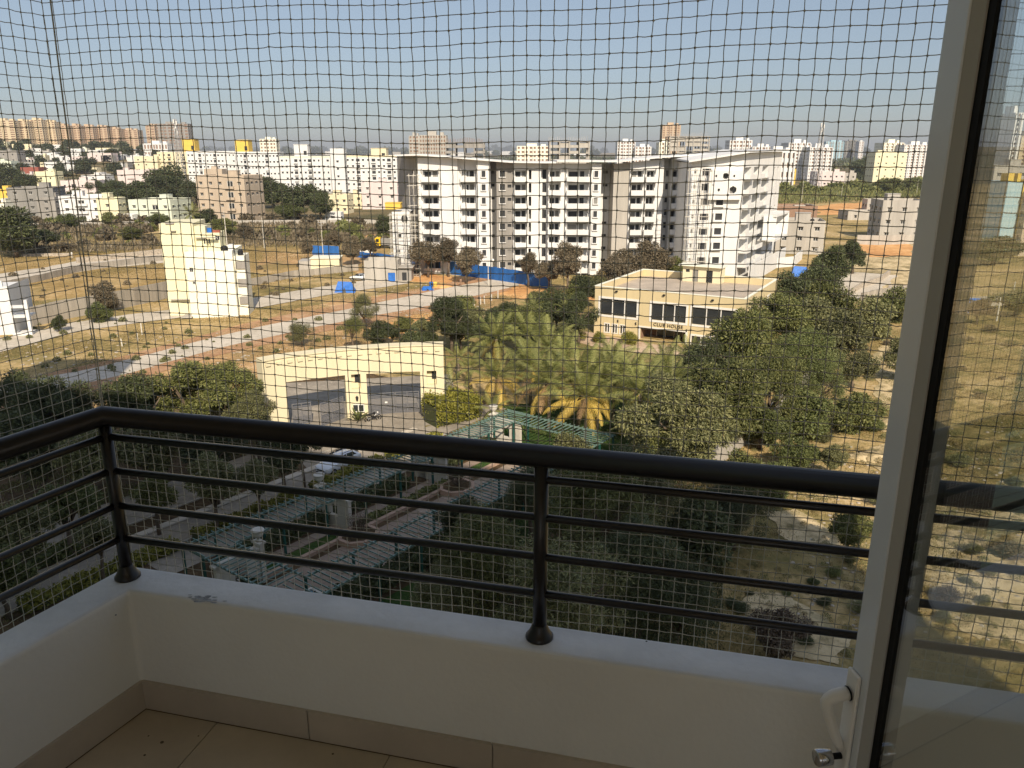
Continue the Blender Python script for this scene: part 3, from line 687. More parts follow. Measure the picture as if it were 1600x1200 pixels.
def balcony(x0, x1, yl, zf, d=1.1, slanted=True):
    mb = MB()
    mb.box(x0, yl-d, zf-.16, x1, yl-.003, zf+.02)
    mb.box(x0, yl-d, zf+.02, x1, yl-d+.12, zf+1.0); mb.box(x0, yl-d+.12, zf+.02, x0+.12, yl-.003, zf+1.0); mb.box(x1-.12, yl-d+.12, zf+.02, x1, yl-.003, zf+1.0)
    if slanted:                            # splayed side cheek under the slab above
        for xx, s in ((x0, 1), (x1, -1)):
            mb.poly([(xx, yl-d, zf+FH-.16), (xx, yl-.003, zf+FH-.16), (xx+s*.02, yl-.003, zf+FH-1.5)]); mb.poly([(xx+s*.12, yl-d, zf+FH-.16), (xx+s*.14, yl-.003, zf+FH-1.5), (xx+s*.12, yl-.003, zf+FH-.16)])
            mb.poly([(xx, yl-d, zf+FH-.16), (xx+s*.02, yl-.003, zf+FH-1.5), (xx+s*.14, yl-.003, zf+FH-1.5), (xx+s*.12, yl-d, zf+FH-.16)])
    return mb.build('balcony', M['white'], AB)
def opening_back(x0, x1, yl, z0, z1, door=True, windowed=True):
    mb = MB(); mb.quad((x0,yl,z0),(x1,yl,z0),(x1,yl,z1),(x0,yl,z1)); mb.build('recess_wall', M['white'], AB)
    w = x1-x0
    if windowed: win(AB, (x0+w*.08, yl-.03, z0+.8), (1,0,0), w*.42, 1.25, 0, WIN_DARK)
    if door: win(AB, (x0+w*.62, yl-.03, z0+.05), (1,0,0), min(.95, w*.3), 2.1, 0, WIN_DARK, 'door')
def front(x0p, x1p, y, cols, wall='white', k0=0, sides=True):
    """cols: (type, px0, px1)"""
    X0, X1 = ax(x0p, y), ax(x1p, y); rects = []; todo = []; yl = y-186
    for t, a, b in cols:
        A, B = ax(a, y), ax(b, y)
        for k in range(k0, 8):
            zf = Z0+k*FH
            if t == 'bal': rects.append((A, zf, B, zf+2.4)); todo.append((t, A, B, zf))
            elif t == 'win': rects.append((A, zf+.95, B, zf+2.3)); todo.append((t, A, B, zf))
            elif t == 'slit': rects.append((A, zf+.4, B, zf+2.5)); todo.append((t, A, B, zf))
            elif t == 'small': rects.append((A, zf+1.5, B, zf+2.2)); todo.append((t, A, B, zf))
    wallblock(X0, X1, y, 1.5 if any(c[0] == 'bal' for c in cols) else .3, rects, wall, sides=sides)
    dep = 1.5 if any(c[0] == 'bal' for c in cols) else .3
    for t, A, B, zf in todo:
        if t == 'bal': opening_back(A, B, yl+dep-.01, zf, zf+2.4); balcony(A-.25, B+.25, yl, zf)
        else:
            z0, z1 = {'win':(.95,2.3),'slit':(.4,2.5),'small':(1.5,2.2)}[t]
            win(AB, (A, yl+dep-.05, zf+z0), (1,0,0), B-A, z1-z0, 0, WIN_DARK)
            if dep > 1: pass
            if t == 'win':
                f = MB()
                f.box(A-.22, yl-.35, zf+.78, B+.22, yl-.003, zf+.95); f.box(A-.22, yl-.35, zf+.95, A-.02, yl-.003, zf+2.3); f.build('window_surround', M['white'], AB)
# left gable (raw cement, turned to the left), block A
mb = MB(); a, b = Vector((ax(624,200)-.0, 200-186, 0)), Vector((ax(655,186), 0, 0)); U = (b-a); Lg = U.length
mb.facade(a, U, Lg, 24, [(Lg*.72, Z0+k*FH+1.1, Lg*.82, Z0+k*FH+2.2) for k in range(8)], .3)
mb.poly([a+Vector((0,0,24)), b+Vector((0,0,24)), b+Vector((0,0,26.9)), a+Vector((0,0,26.8))]); mb.build('wall', M['grey'], AB)
front(655, 690, 186, [('bal', 662, 686)]); front(690, 716, 186.0, [])
front(718, 730, 188.5, [('win', 719, 724)], sides=False)
front(716, 745, 187.2, [('bal', 722, 742)])
front(745, 766, 185, [('win', 753, 759)])
front(766, 776, 192, [('small', 768, 773)])
front(776, 802, 186.4, [('win', 781, 789), ('small', 793, 799)], 'grey')
front(802, 845, 186, [('bal', 804, 822), ('slit', 826, 830)])
front(845, 856, 188, [('slit', 847, 853)])
front(856, 882, 186.2, [('bal', 858, 874)]); front(882, 922, 186, [('bal', 886, 918)])
front(922, 938, 184.6, [('win', 927, 933)])
front(938, 957, 193, [('small', 941, 948), ('slit', 951, 956)])
front(957, 982, 186, [], 'lgrey')
front(982, 1026, 185.4, [('bal', 985, 1002), ('bal', 1008, 1020)]); front(1026, 1034, 186, [])
front(1034, 1046, 190, [('win', 1037, 1043)]); front(1046, 1076, 186.5, [('bal', 1048, 1072)])
# swooping roof slabs
def roofslab(xa, xb, y, over=1.4, dep=15, extra=.0):
    mb = MB(); n = 14; yl = y-186
    for i in range(n):
        p, q = xa+(xb-xa)*i/n, xa+(xb-xa)*(i+1)/n; zp, zq = ztop(p)+extra, ztop(q)+extra
        mb.quad((p,yl-over,zp),(q,yl-over,zq),(q,yl+dep,zq),(p,yl+dep,zp)); mb.quad((p,yl-over,zp+.3),(p,yl+dep,zp+.3),(q,yl+dep,zq+.3),(q,yl-over,zq+.3))
        mb.quad((p,yl-over,zp),(p,yl-over,zp+.3),(q,yl-over,zq+.3),(q,yl-over,zq))
    for x in (xa, xb):
        z = ztop(x)+extra; mb.quad((x,yl-over,z),(x,yl+dep,z),(x,yl+dep,z+.3),(x,yl-over,z+.3))
    mb.build('roof_slab', M['white'], AB)
roofslab(ax(622,186), ax(868,186), 185); roofslab(ax(868,186)+.01, ax(1100,186), 184.4, extra=.35)
# right block, nearer, with the porthole panel
YD = 172.0; yl = YD-186; XD0, XD1 = ax(1076,YD), ax(1156,YD); FD = 3.1
rects = []; 
for k in range(1, 6): rects.append((ax(1118,YD)-XD0, .4+k*FD+.95, ax(1129,YD)-XD0, .4+k*FD+2.35))
for k in range(1, 8): rects.append((ax(1094,YD)-XD0, .4+k*FD+.9, ax(1107,YD)-XD0, .4+k*FD+2.3))
for k in range(1, 8): rects.append((ax(1081,YD)-XD0, .4+k*FD+1.3, ax(1084,YD)-XD0, .4+k*FD+2.1))
mb = MB(); mb.facade((XD0,yl,0),(1,0,0),XD1-XD0,24.6,rects,.35); mb.quad((XD0,yl,0),(XD0,yl+16,0),(XD0,yl+16,25.6),(XD0,yl,25.6))
mb.quad((XD0,yl,24.6),(XD1,yl,24.6),(XD1,yl,27.4),(XD0,yl,25.8)); mb.build('wall', M['white'], AB)
for (a,b,c,d) in rects:
    win(AB, (XD0+a, yl+.3, b), (1,0,0), c-a, d-b, 0, WIN_DARK)
    if c-a > 1 and a > 5:
        f = MB(); f.box(XD0+a-.5, yl-.5, b-.35, XD0+c+.15, yl-.003, b-.12); f.box(XD0+a-.5, yl-.5, b-.12, XD0+a-.3, yl-.003, d+.1); f.build('window_surround', M['white'], AB)
# porthole panel: slab with round holes (two storeys), rounded lower edge
xa, xb = ax(1106,YD-1.2), ax(1157,YD-1.2); z0p, z1p = AT(1130,311,YD-1.2).z, AT(1130,268,YD-1.2).z
holes = [(1119,275,1.6),(1134,275,4.6),(1147,275,1.6),(1114,289,1.1),(1123,297,2.1),(1145,297,5.6)]
mb = MB(); n = 44; mrow = 34; W, H = xb-xa, z1p-z0p
def inhole(x, z):
    for hx, hy, hr in holes:
        c = AT(hx, hy, YD-1.2); rrr = hr*.137
        if (x-c.x)**2 + (z-c.z)**2 < rrr*rrr: return True
for i in range(n):
    for j in range(mrow):
        x, z = xa+W*(i+.5)/n, z0p+H*(j+.5)/mrow
        if inhole(x, z): continue
        p = (xa+W*i/n, z0p+H*j/mrow); q = (xa+W*(i+1)/n, z0p+H*(j+1)/mrow)
        mb.quad((p[0],yl-1.3,p[1]),(q[0],yl-1.3,p[1]),(q[0],yl-1.3,q[1]),(p[0],yl-1.3,q[1])); mb.quad((p[0],yl-1.12,p[1]),(p[0],yl-1.12,q[1]),(q[0],yl-1.12,q[1]),(q[0],yl-1.12,p[1]))
mb.box(xa, yl-1.3, z0p-.15, xb, yl-.01, z0p); mb.box(xa, yl-1.3, z1p, xb, yl-.01, z1p+.15); mb.box(xa-.15, yl-1.3, z0p-.15, xa, yl-.01, z1p+.15)
mb.build('porthole_panel', M['white'], AB)
mb = MB()
for hx, hy, hr in holes:
    c = AT(hx, hy, YD-1.2); r_h = hr*.137; ring = [(c.x+r_h*math.cos(t*math.pi/8), c.z+r_h*math.sin(t*math.pi/8)) for t in range(16)]
    for p, q in zip(ring, ring[1:]+ring[:1]): mb.quad((p[0],yl-1.31,p[1]),(q[0],yl-1.31,q[1]),(q[0],yl-1.05,q[1]),(p[0],yl-1.05,p[1]))
mb.build('porthole_rim', M['white'], AB)
mb = MB(); mb.quad((xa+.5,yl-.02,z0p+.3),(xb-.5,yl-.02,z0p+.3),(xb-.5,yl-.02,z1p-.3),(xa+.5,yl-.02,z1p-.3)); mb.build('shade_sheet', M['dgrey'], AB)  # dark sheet that paints shade onto the wall behind the portholes
# receding right wing
A = Vector((XD1, yl, 0)); B = Vector((ax(1214,207), 207-186, 0)); U = (B-A); Lw = U.length; U.normalize(); Nw = U.cross(Vector((0,0,1)))
rects = []; cells = []
for k in range(1, 8):
    for c in range(3): rects.append((1.5+c*8.6, .4+k*FD, 7.6+c*8.6, .4+k*FD+2.5)); cells.append((k, c))
    rects.append((Lw-4.2, .4+k*FD+1.1, Lw-2.6, .4+k*FD+2.1))
    rects.append((Lw-8.2, .4+k*FD+.6, Lw-6.8, .4+k*FD+2.0))
mb = MB(); mb.facade(A, U, Lw, 24.6, rects, 1.4); mb.poly([A+Vector((0,0,24.6)), B+Vector((0,0,24.6)), B+Vector((0,0,27.8)), A+Vector((0,0,27.4))])
mb.quad(B, B+Vector((-12,10,0)), B+Vector((-12,10,27.8)), B+Vector((0,0,27.8))); mb.build('wall', M['white'], AB)
for (a,b,c,d) in rects:
    P = A+U*a+Vector((0,0,b))-Nw*1.39
    if c-a > 3:
        m2 = MB(); m2.quad(P, P+U*(c-a), P+U*(c-a)+Vector((0,0,d-b)), P+Vector((0,0,d-b))); m2.build('recess_wall', M['white'], AB)
        win(AB, P+U*.8+Nw*.03+Vector((0,0,.8)), U, 1.8, 1.3, 0, WIN_DARK); win(AB, P+U*4.2+Nw*.03+Vector((0,0,.05)), U, 1.1, 2.1, 0, WIN_DARK, 'door')
        bb = MB(); p = A+U*(a-.2)+Vector((0,0,b)); q = A+U*(c+.2)+Vector((0,0,b)); w = 1.9 if b < 8 else 1.2
        bb.obox(p+Nw*w/2, q+Nw*w/2, w, .2); bb.obox(p+Nw*w+Vector((0,0,.5)), q+Nw*w+Vector((0,0,.5)), .1, 1.0); bb.obox(p+Vector((0,0,.5))+Nw*.05, p+Nw*w+Vector((0,0,.5)), .1, 1.0); bb.build('balcony', M['white'], AB)
    else: win(AB, P+Nw*1.1, U, c-a, d-b, 0, WIN_DARK)
# overhanging roof of right block
mb = MB(); za, zb = 26.0, 28.0
pa, pb, pc, pd = Vector((XD0-1,yl-2,25.7)), Vector((XD1+.5,yl-2,27.6)), B+Vector((1.5,0,28.0)), Vector((XD0-1,yl+18,26.2))
pe = B+Vector((-12,12,28.0))
for off in (0, .35): mb.poly([p+Vector((0,0,off)) for p in ((pa,pb,pc,pe,pd) if off else (pd,pe,pc,pb,pa))])
ring = [pa,pb,pc,pe,pd]
for p, q in zip(ring, ring[1:]+ring[:1]): mb.quad(p, q, q+Vector((0,0,.35)), p+Vector((0,0,.35)))
mb.build('roof_slab', M['white'], AB)
# projecting white picture-frame box low on the right wing
fb = A+U*17+Nw*1.9; fw, z0f, z1f = 15, 8.0, 13.6
mb = MB()
for za, zb in ((z0f,z0f+.5),(z1f,z1f+.5)): mb.obox(fb+Nw*.9+Vector((0,0,za)), fb+Nw*.9+U*fw+Vector((0,0,za)), 3.4, .5)
for s in (0, fw): mb.obox(fb+U*s+Vector((0,0,z0f)), fb+U*s+Nw*2.6+Vector((0,0,z0f)), .5, .5); mb.obox(fb+U*s+Nw*1.1+Vector((0,0,z0f)), fb+U*s+Nw*1.1+Vector((0,0,z1f)), 3.0, .5)
mb.build('frame_box', M['white'], AB)
# podium wall at right foot of it
mb = MB(); p = A+Nw*3; q = A+U*Lw+Nw*3; mb.obox(p+Vector((0,0,2)), q+Vector((0,0,2)), .3, 4); mb.build('podium_wall', M['white'], AB)
def scaffold(px0, px1, y, ztop_, label, levels=6, dy=1.3):
    x0, x1 = ax(px0,y), ax(px1,y); root = empty('scaffold', (x0, y, 0), 0, label, 'scaffold'); W = x1-x0; n = max(2, round(W/1.6)); mb = MB(); lb = MB()
    for i in range(n+1):
        for yy in (0, dy): mb.tube([(W*i/n, yy, 0), (W*i/n+random.uniform(-.15,.15), yy, ztop_)], .055, 4)
    for k in range(levels+1):
        z = .4+k*(ztop_-.8)/levels
        for yy in (0, dy): lb.tube([(-.4, yy, z), (W+.4, yy, z+random.uniform(-.12,.12))], .05, 4)
        for i in range(n+1): lb.tube([(W*i/n, -.2, z), (W*i/n, dy+.2, z)], .045, 4)
    mb.build('upright_pole', M['pole'], root, kind='stuff'); lb.build('cross_pole', M['pole'], root, kind='stuff')
scaffold(608, 652, 180.5, 14.5, 'bamboo scaffold around the small white annexe left of the white building', 8, 2.0)
scaffold(640, 654, 183.5, 23, 'tall thin scaffold on the raw left gable of the white building', 10)
scaffold(1074, 1108, 169.2, 24.5, 'tall scaffold beside the porthole panel of the white building', 10)
# annexe with porthole
g0, g1 = ax(612,184), ax(640,184)
r_ = empty('annexe', (g0,184,0), 0, 'small white annexe with a round porthole left of the white building', 'building')
mb = MB(); mb.facade((0,0,0),(1,0,0),g1-g0,AT(620,331,184).z,[(1.2,8.6,2.0,9.6),(.8,5.0,1.6,6.0)],.3); h_ = AT(620,331,184).z
mb.quad((0,0,0),(0,0,h_),(0,9,h_),(0,9,0)); mb.quad((0,0,h_),(g1-g0,0,h_),(g1-g0,9,h_),(0,9,h_)); mb.build('wall', M['white'], r_)
c = AT(632,342,183.9); mb = MB(); mb.poly([(c.x-g0+.75*math.cos(t*math.pi/8), -.06, c.z+.95*math.sin(t*math.pi/8)) for t in range(16)]); mb.build('round_window', M['dark'], r_)
mb = MB()
for z in (8.6, 5.0): mb.quad((.8,.28,z),(2,.28,z),(2,.28,z+1),(.8,.28,z+1))
mb.build('window', M['dark'], r_)
r_ = empty('yellow_water_box', (ax(602,184), 184, AT(610,327,184).z), 0, 'yellow box standing on the annexe roof beside the raw gable', 'box')
mb = MB(); mb.box(0,0,0,3.5,3,1.3); mb.box(-.1,-.1,1.3,3.6,3.1,1.45); mb.build('tank_body', M['deepyellow'], r_)

# ------------------------------------------------------------------ club house
ca, cb, cc = G(930,447,7.6), G(1165,468,7.6), G(1232,438,7.6)
U = (cb-ca); CW = U.length; U.normalize(); ang = math.atan2(U.y, U.x); CD = 21.0
CH = empty('club_house', (ca.x, ca.y, 0), ang, 'two storey cream yellow club house with wide dark windows and a flat roof', 'club house')
Hc = 7.6; uf = lambda px: (px-930)/235*CW*.985+.1
def cz(px, py):                           # height on the front plane
    d = ray(px, py); n = Vector((-U.y, U.x, 0)); t = (ca-Vector((0,0,CAM_Z))).dot(n)/d.dot(n); return CAM_Z+d.z*t
def cux(px, py):
    d = ray(px, py); n = Vector((-U.y, U.x, 0)); t = (ca-Vector((0,0,CAM_Z))).dot(n)/d.dot(n); return (Vector((d.x*t, d.y*t, 0))-Vector((ca.x,ca.y,0))).dot(U)
def crect(x0, x1, y0, y1, xm=None):       # px rectangle -> local rect
    return (cux(x0,(y0+y1)/2), cz((x0+x1)/2, y1), cux(x1,(y0+y1)/2), cz((x0+x1)/2, y0))
R1 = crect(938,995,468,494); R2 = crect(1018,1072,477,501); R3 = crect(1081,1149,482,511)
z0w, z1w = (R1[1]+R2[1]+R3[1])/3, (R1[3]+R2[3]+R3[3])/3
big = [(r[0], z0w, r[2], z1w) for r in (R1,R2,R3)]
zs0 = cz(960,520); zs1 = cz(960,507); small = [(cux(a,513), zs0, cux(a+7,513), zs1) for a in (945,957,969)]
porch = (cux(1000,525), 0.02, cux(1071,525), cz(1035,514)-.1)
low = [(cux(1080,535), .3, cux(1109,535), cz(1095,526)), (cux(1117,538), .3, cux(1147,538), cz(1130,529))]
mb = MB(); rects = big+small+low
mb.facade((0,0,0),(1,0,0),CW,Hc,[r for r in rects]+[porch],.3)
rs = [(3.0,z0w,4.6,z1w-.2),(9,z0w+.3,9.9,z1w),(14.5,z0w-.3,16.5,z1w),(6,.8,8,2.4)]
mb.facade((CW,0,0),(0,1,0),CD,Hc,rs,.3); mb.facade((0,CD,0),(0,-1,0),CD,Hc,[],.3); mb.quad((CW,CD,0),(0,CD,0),(0,CD,Hc),(CW,CD,Hc))
t = .3
for (p,q,r2,s2) in (((0,0),(CW,0),(CW-t,t),(t,t)), ((CW,0),(CW,CD),(CW-t,CD-t),(CW-t,t)), ((CW,CD),(0,CD),(t,CD-t),(CW-t,CD-t)), ((0,CD),(0,0),(t,t),(t,CD-t))):
    mb.quad((*s2,Hc),(*r2,Hc),(*r2,Hc-1.1),(*s2,Hc-1.1))
mb.build('wall', M['club'], CH)
cp = MB()
cp.box(-.06,-.06,Hc+.001,CW+.06,t+.04,Hc+.12); cp.box(-.06,CD-t-.04,Hc+.001,CW+.06,CD+.06,Hc+.12); cp.box(-.06,t+.041,Hc+.001,t+.04,CD-t-.041,Hc+.12); cp.box(CW-t-.04,t+.041,Hc+.001,CW+.06,CD-t-.041,Hc+.12)
cp.build('coping', M['paleyellow'], CH)
rb = MB(); rb.quad((t,t,Hc-1.1),(CW-t,t,Hc-1.1),(CW-t,CD-t,Hc-1.1),(t,CD-t,Hc-1.1)); rb.build('roof', M['roofcement'], CH)
def cwindow(r, panes, side=False, surround=.32):
    x0, z0, x1, z1 = r; P = (CW, x0, z0) if side else (x0, 0, z0); w, h = x1-x0, z1-z0
    o = empty('window', P, math.pi/2 if side else 0); o.parent = CH
    f = MB(); s = surround; p = -.07
    f.box(-s,p,-s,w+s,-.003,-.002); f.box(-s,p,h+.002,w+s,-.003,h+s); f.box(-s,p,0,-.002,-.003,h); f.box(w+.002,p,0,w+s,-.003,h)
    for k in range(1, panes): f.box(w*k/panes-.06, .04, 0, w*k/panes+.06, .16, h)
    f.build('frame', M['frame'], o)
    for k in range(panes):
        g_ = MB(); a, b = w*k/panes+(.06 if k else 0), w*(k+1)/panes-(.06 if k < panes-1 else 0); g_.quad((a,.2,0),(b,.2,0),(b,.2,h),(a,.2,h)); g_.build('pane', M['glassdark'], o)
for r in big: cwindow(r, 3)
for r in low: cwindow(r, 2, surround=.28)
for r in small: cwindow(r, 2, surround=.14)
for r in rs: cwindow(r, 1 if r[2]-r[0] < 1.2 else 2, True, .2)
# porch recess
x0, z0, x1, z1 = porch
mb = MB(); mb.quad((x0,3.2,0),(x1,3.2,0),(x1,3.2,z1),(x0,3.2,z1)); mb.quad((x0,.3,0),(x0,3.2,0),(x0,3.2,z1),(x0,.3,z1)); mb.quad((x1,3.2,0),(x1,.3,0),(x1,.3,z1),(x1,3.2,z1)); mb.quad((x0,.3,z1),(x0,3.2,z1),(x1,3.2,z1),(x1,.3,z1)); mb.build('porch_wall', M['brown'], CH)
mb = MB()
for a in (.1, 1.5, 2.9, 4.3): mb.box(x1-5.6+a, 3.05, .05, x1-5.6+a+1.2, 3.15, 2.5)
mb.build('entrance_door', M['glassdark'], CH)
mb = MB()
for a in (0,1.4,2.8,4.2,5.5): mb.box(x1-5.6+a, 2.98, .0, x1-5.6+a+.1, 3.04, 2.6)
mb.build('door_frame', M['frame'], CH)
mb = MB(); mb.box(x0-.3,-.08,z1,x1+.3,-.003,z1+.22); mb.box(x0-.3,-.08,.02,x0-.002,-.003,z1-.002); mb.box(x1+.002,-.08,.02,x1+.3,-.003,z1-.002); mb.build('porch_surround', M['frame'], CH)
# lettering
tc_ = bpy.data.curves.new('lettering', 'FONT'); tc_.body = 'CLUB HOUSE'; tc_.size = .72; tc_.extrude = .03; tc_.space_character = 1.12
to = bpy.data.objects.new('lettering', tc_); COL.objects.link(to); bpy.context.view_layer.update()
me = bpy.data.meshes.new_from_object(to); bpy.data.objects.remove(to); me.materials.clear(); me.materials.append(M['black'])
lo = put('lettering', me, CH, (cux(1021,507), -.05, cz(1035,510)-.05)); lo.rotation_euler = (math.pi/2, 0, 0)
lo['label'] = 'black raised letters reading CLUB HOUSE above the porch'
# wall lamps
for px, py in ((933,500),(966,503),(994,507),(1073,518),(1111,523)):
    mb = MB(); mb.box(-.07,-.16,-.02,.07,-.01,.05); mb.box(-.05,-.22,.05,.05,-.12,.32); mb.box(-.09,-.26,.32,.09,-.08,.36); mb.build('wall_lamp', M['black'], CH, loc=(cux(px,py),0,cz(px,py)))
for px, py in ((964,455),(1038,461),(1114,469)):
    mb = MB(); mb.box(-.16,-.3,-.1,.16,-.01,.12); mb.build('flood_lamp', M['black'], CH, loc=(cux(px,py),0,cz(px,py)))
# roof room
def cl(px, py, z):
    p = G(px, py, z)-Vector((ca.x,ca.y,z)); return (p.dot(U), p.dot(Vector((-U.y,U.x,0))))
a_ = cl(1066,439,Hc-1.1); b_ = cl(1130,442,Hc-1.1); rx0, ry0, rx1 = a_[0], a_[1], max(b_[0], a_[0]+6)
mb = MB(); mb.facade((rx0,ry0,Hc-1.09),(1,0,0),rx1-rx0,2.7,[(.5,1.6,1.2,2.1),(1.7,.02,2.7,2.1),(rx1-rx0-2.6,.02,rx1-rx0-1.5,2.1)],.15)
y1r = CD-.4
mb.quad((rx1,ry0,Hc-1.09),(rx1,y1r,Hc-1.09),(rx1,y1r,Hc+1.61),(rx1,ry0,Hc+1.61)); mb.quad((rx0,ry0,Hc-1.09),(rx0,ry0,Hc+1.61),(rx0,y1r,Hc+1.61),(rx0,y1r,Hc-1.09)); mb.quad((rx1,y1r,Hc-1.09),(rx0,y1r,Hc-1.09),(rx0,y1r,Hc+1.61),(rx1,y1r,Hc+1.61))
mb.build('roof_room_wall', M['cream'], CH)
mb = MB(); mb.box(rx0-.7,ry0-.7,Hc+1.61,rx1+.3,y1r+.2,Hc+1.78); mb.build('roof_room_slab', M['paleyellow'], CH)
for a, w, h0, h in ((.5,.7,1.6,.5),(1.7,1,.02,2.08),(rx1-rx0-2.6,1.1,.02,2.08)): win(CH, (rx0+a, ry0+.12, Hc-1.09+h0), (1,0,0), w, h, 0, WIN_DARK, 'roof_door' if h > 1 else 'window')

# ------------------------------------------------------------------ gate house (curved arch wall)
GH = empty('gatehouse', (0,0,0), 0, 'cream curved entrance gatehouse with two wide gateways and square niches', 'gatehouse')
def gp(px, y_): return AT(px, 640, y_)
ys = [(412,76.0),(447,77.6),(495,79.2),(540,80.6),(573,81.3),(615,82.1),(657,82.6),(694,82.8)]
pts = [Vector((AT(px,600,y_).x, y_, 0)) for px, y_ in ys]
GT = 7.8; LIN = [0,5.2,5.15,5.1,5.1,5.1,5.1,5.1]
TH = 1.3
def offs(i):
    a = pts[max(0,i-1)]; b = pts[min(len(pts)-1,i+1)]; d = (b-a).normalized(); return Vector((-d.y, d.x, 0))
def gseg(i, z0a, z0b, z1, name='wall'):
    a, b = pts[i], pts[i+1]; na, nb = offs(i)*TH, offs(i+1)*TH
    mb = MB(); A = [a+Vector((0,0,z0a)), b+Vector((0,0,z0b)), b+Vector((0,0,z1)), a+Vector((0,0,z1))]; B = [A[0]+na, A[1]+nb, A[2]+nb, A[3]+na]
    mb.quad(*A); mb.quad(B[1],B[0],B[3],B[2]); mb.quad(A[0],A[3],B[3],B[0]); mb.quad(A[1],B[1],B[2],A[2]); mb.quad(A[3],A[2],B[2],B[3]); mb.quad(A[0],B[0],B[1],A[1])
    return mb
mb = gseg(0, 0, 0, GT); mb.build('pier', M['cream'], GH)
for i in (1, 2): gseg(i, LIN[i], LIN[i+1], GT).build('lintel', M['cream'], GH)
for i in (4, 5): gseg(i, 5.05, 4.95, GT).build('lintel', M['cream'], GH)
def pier(i, nx0, nx1, nz0, nz1):
    a, b = pts[i], pts[i+1]; d = (b-a); L = d.length; d.normalize(); N = Vector((-d.y,d.x,0))
    m = MB(); m.facade(a, d, L, GT, [(L*nx0, nz0, L*nx1, nz1)], .7)
    m.quad(b, b+N*TH, b+N*TH+Vector((0,0,GT)), b+Vector((0,0,GT))); m.quad(a+N*TH, a, a+Vector((0,0,GT)), a+N*TH+Vector((0,0,GT))); m.quad(b+N*TH, a+N*TH, a+N*TH+Vector((0,0,GT)), b+N*TH+Vector((0,0,GT)))
    m.quad(a+Vector((0,0,GT)), b+Vector((0,0,GT)), b+N*TH+Vector((0,0,GT)), a+N*TH+Vector((0,0,GT)))
    P = a+d*L*nx0+N*.7; w = L*(nx1-nx0); m.quad(P+Vector((0,0,nz0)), P+d*w+Vector((0,0,nz0)), P+d*w+Vector((0,0,nz1)), P+Vector((0,0,nz1)))
    m.build('pier', M['cream'], GH)
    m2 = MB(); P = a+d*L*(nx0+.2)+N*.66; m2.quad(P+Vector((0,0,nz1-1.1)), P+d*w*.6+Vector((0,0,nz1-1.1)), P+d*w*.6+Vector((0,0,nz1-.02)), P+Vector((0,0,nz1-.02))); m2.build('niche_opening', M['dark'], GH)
pier(3, .28, .72, 3.45, 5.1); pier(6, .28, .68, 3.4, 5.0)
mb = MB()                                 # coping that throws the toothed shadow
for i in range(len(pts)-1):
    a, b = pts[i], pts[i+1]; na, nb = offs(i), offs(i+1); zc = GT+.003
    q = [a-na*.12, b-nb*.12, b+nb*(TH+.1), a+na*(TH+.1)]
    mb.poly([p+Vector((0,0,zc+.14)) for p in q]); mb.quad(q[0]+Vector((0,0,zc)), q[1]+Vector((0,0,zc)), q[1]+Vector((0,0,zc+.14)), q[0]+Vector((0,0,zc+.14)))
mb.build('coping', M['cream'], GH)
bk = MB()
for i in range(len(pts)-1):
    a, b = pts[i], pts[i+1]; n = max(1, round((b-a).length/1.1)); na = offs(i)
    for k in range(n):
        p = a.lerp(b, (k+.5)/n); bk.obox(p-na*.16+Vector((0,0,GT-.42)), p-na*.005+Vector((0,0,GT-.42)), .5, .3)
bk.build('bracket', M['cream'], GH, kind='stuff')
def gateleaf(p, q, h, label):
    root = empty('gate', (p.x, p.y, 0), 0, label, 'gate'); d = q-p; L = d.length; d.normalize()
    f = MB()
    for s in (0, L/2, L): f.obox(d*s, d*s+Vector((0,0,h)), .09, .09)
    for z in (.12, h-.05): f.obox(Vector((0,0,z)), d*L+Vector((0,0,z)), .08, .08)
    f.build('gate_frame', M['gate'], root)
    s_ = MB(); s_.obox((0,0,0), d*(L-.1), .05, .085); me = s_.mesh('slat', M['gate'])
    n = int((h-.35)/.16)
    for k in range(n): put('slat', me, root, d*.05+Vector((0,0,.28+k*.16)))
    if 'left slatted' in label:
        c_ = MB(); c_.obox(d*(L*.62)+Vector((0,0,h*.55)), d*(L*.72)+Vector((0,0,h*.55)), .1, .16); c_.build('lock_plate', M['frame'], root)
gateleaf(AT(577,640,82.6)*Vector((1,1,0)) if False else Vector((AT(577,640,82.3).x,82.3,0)), Vector((AT(617,640,83).x,83.0,0)), 2.5, 'left slatted grey leaf of the right gateway')
gateleaf(Vector((AT(619,640,83.05).x,83.05,0)), Vector((AT(655,640,83.4).x,83.4,0)), 2.5, 'right slatted grey leaf of the right gateway')
gateleaf(Vector((AT(457,640,79).x,79,0)), Vector((AT(486,640,79.8).x,79.8,0)), 2.4, 'slatted grey leaf at the left of the left gateway')
gateleaf(Vector((AT(501,640,78.6).x,78.6,0)), Vector((AT(537,640,81.2).x,81.2,0)), 2.6, 'slatted grey leaf swung open beside the central pier')
# sign plate and lantern on the central pier
c = (pts[3]+pts[4])/2; n_ = -offs(3)
r_ = empty('wall_lantern', (c.x+n_.x*.1, c.y+n_.y*.1, 3.0-.6), 0, 'small black lantern on the central pier of the gatehouse', 'lantern')
mb = MB(); mb.lathe([(.05,-.2),(.12,-.1),(.14,.15),(.18,.2),(.03,.36)], (0,-.12,0), 6); mb.build('lamp_body', M['black'], r_)
# intercom window on the pier
r_ = empty('notice_board', (c.x+n_.x*.06-.55, c.y+n_.y*.06, .9), 0, 'white framed notice panel behind the agave at the central pier', 'notice board')
mb = MB(); mb.box(0,-.08,0,1.3,0,.9); mb.build('frame', M['frame'], r_); mb = MB(); mb.box(.1,-.1,.1,.6,-.081,.8); mb.box(.7,-.1,.1,1.2,-.081,.8); mb.build('panel', M['glassdark'], r_)
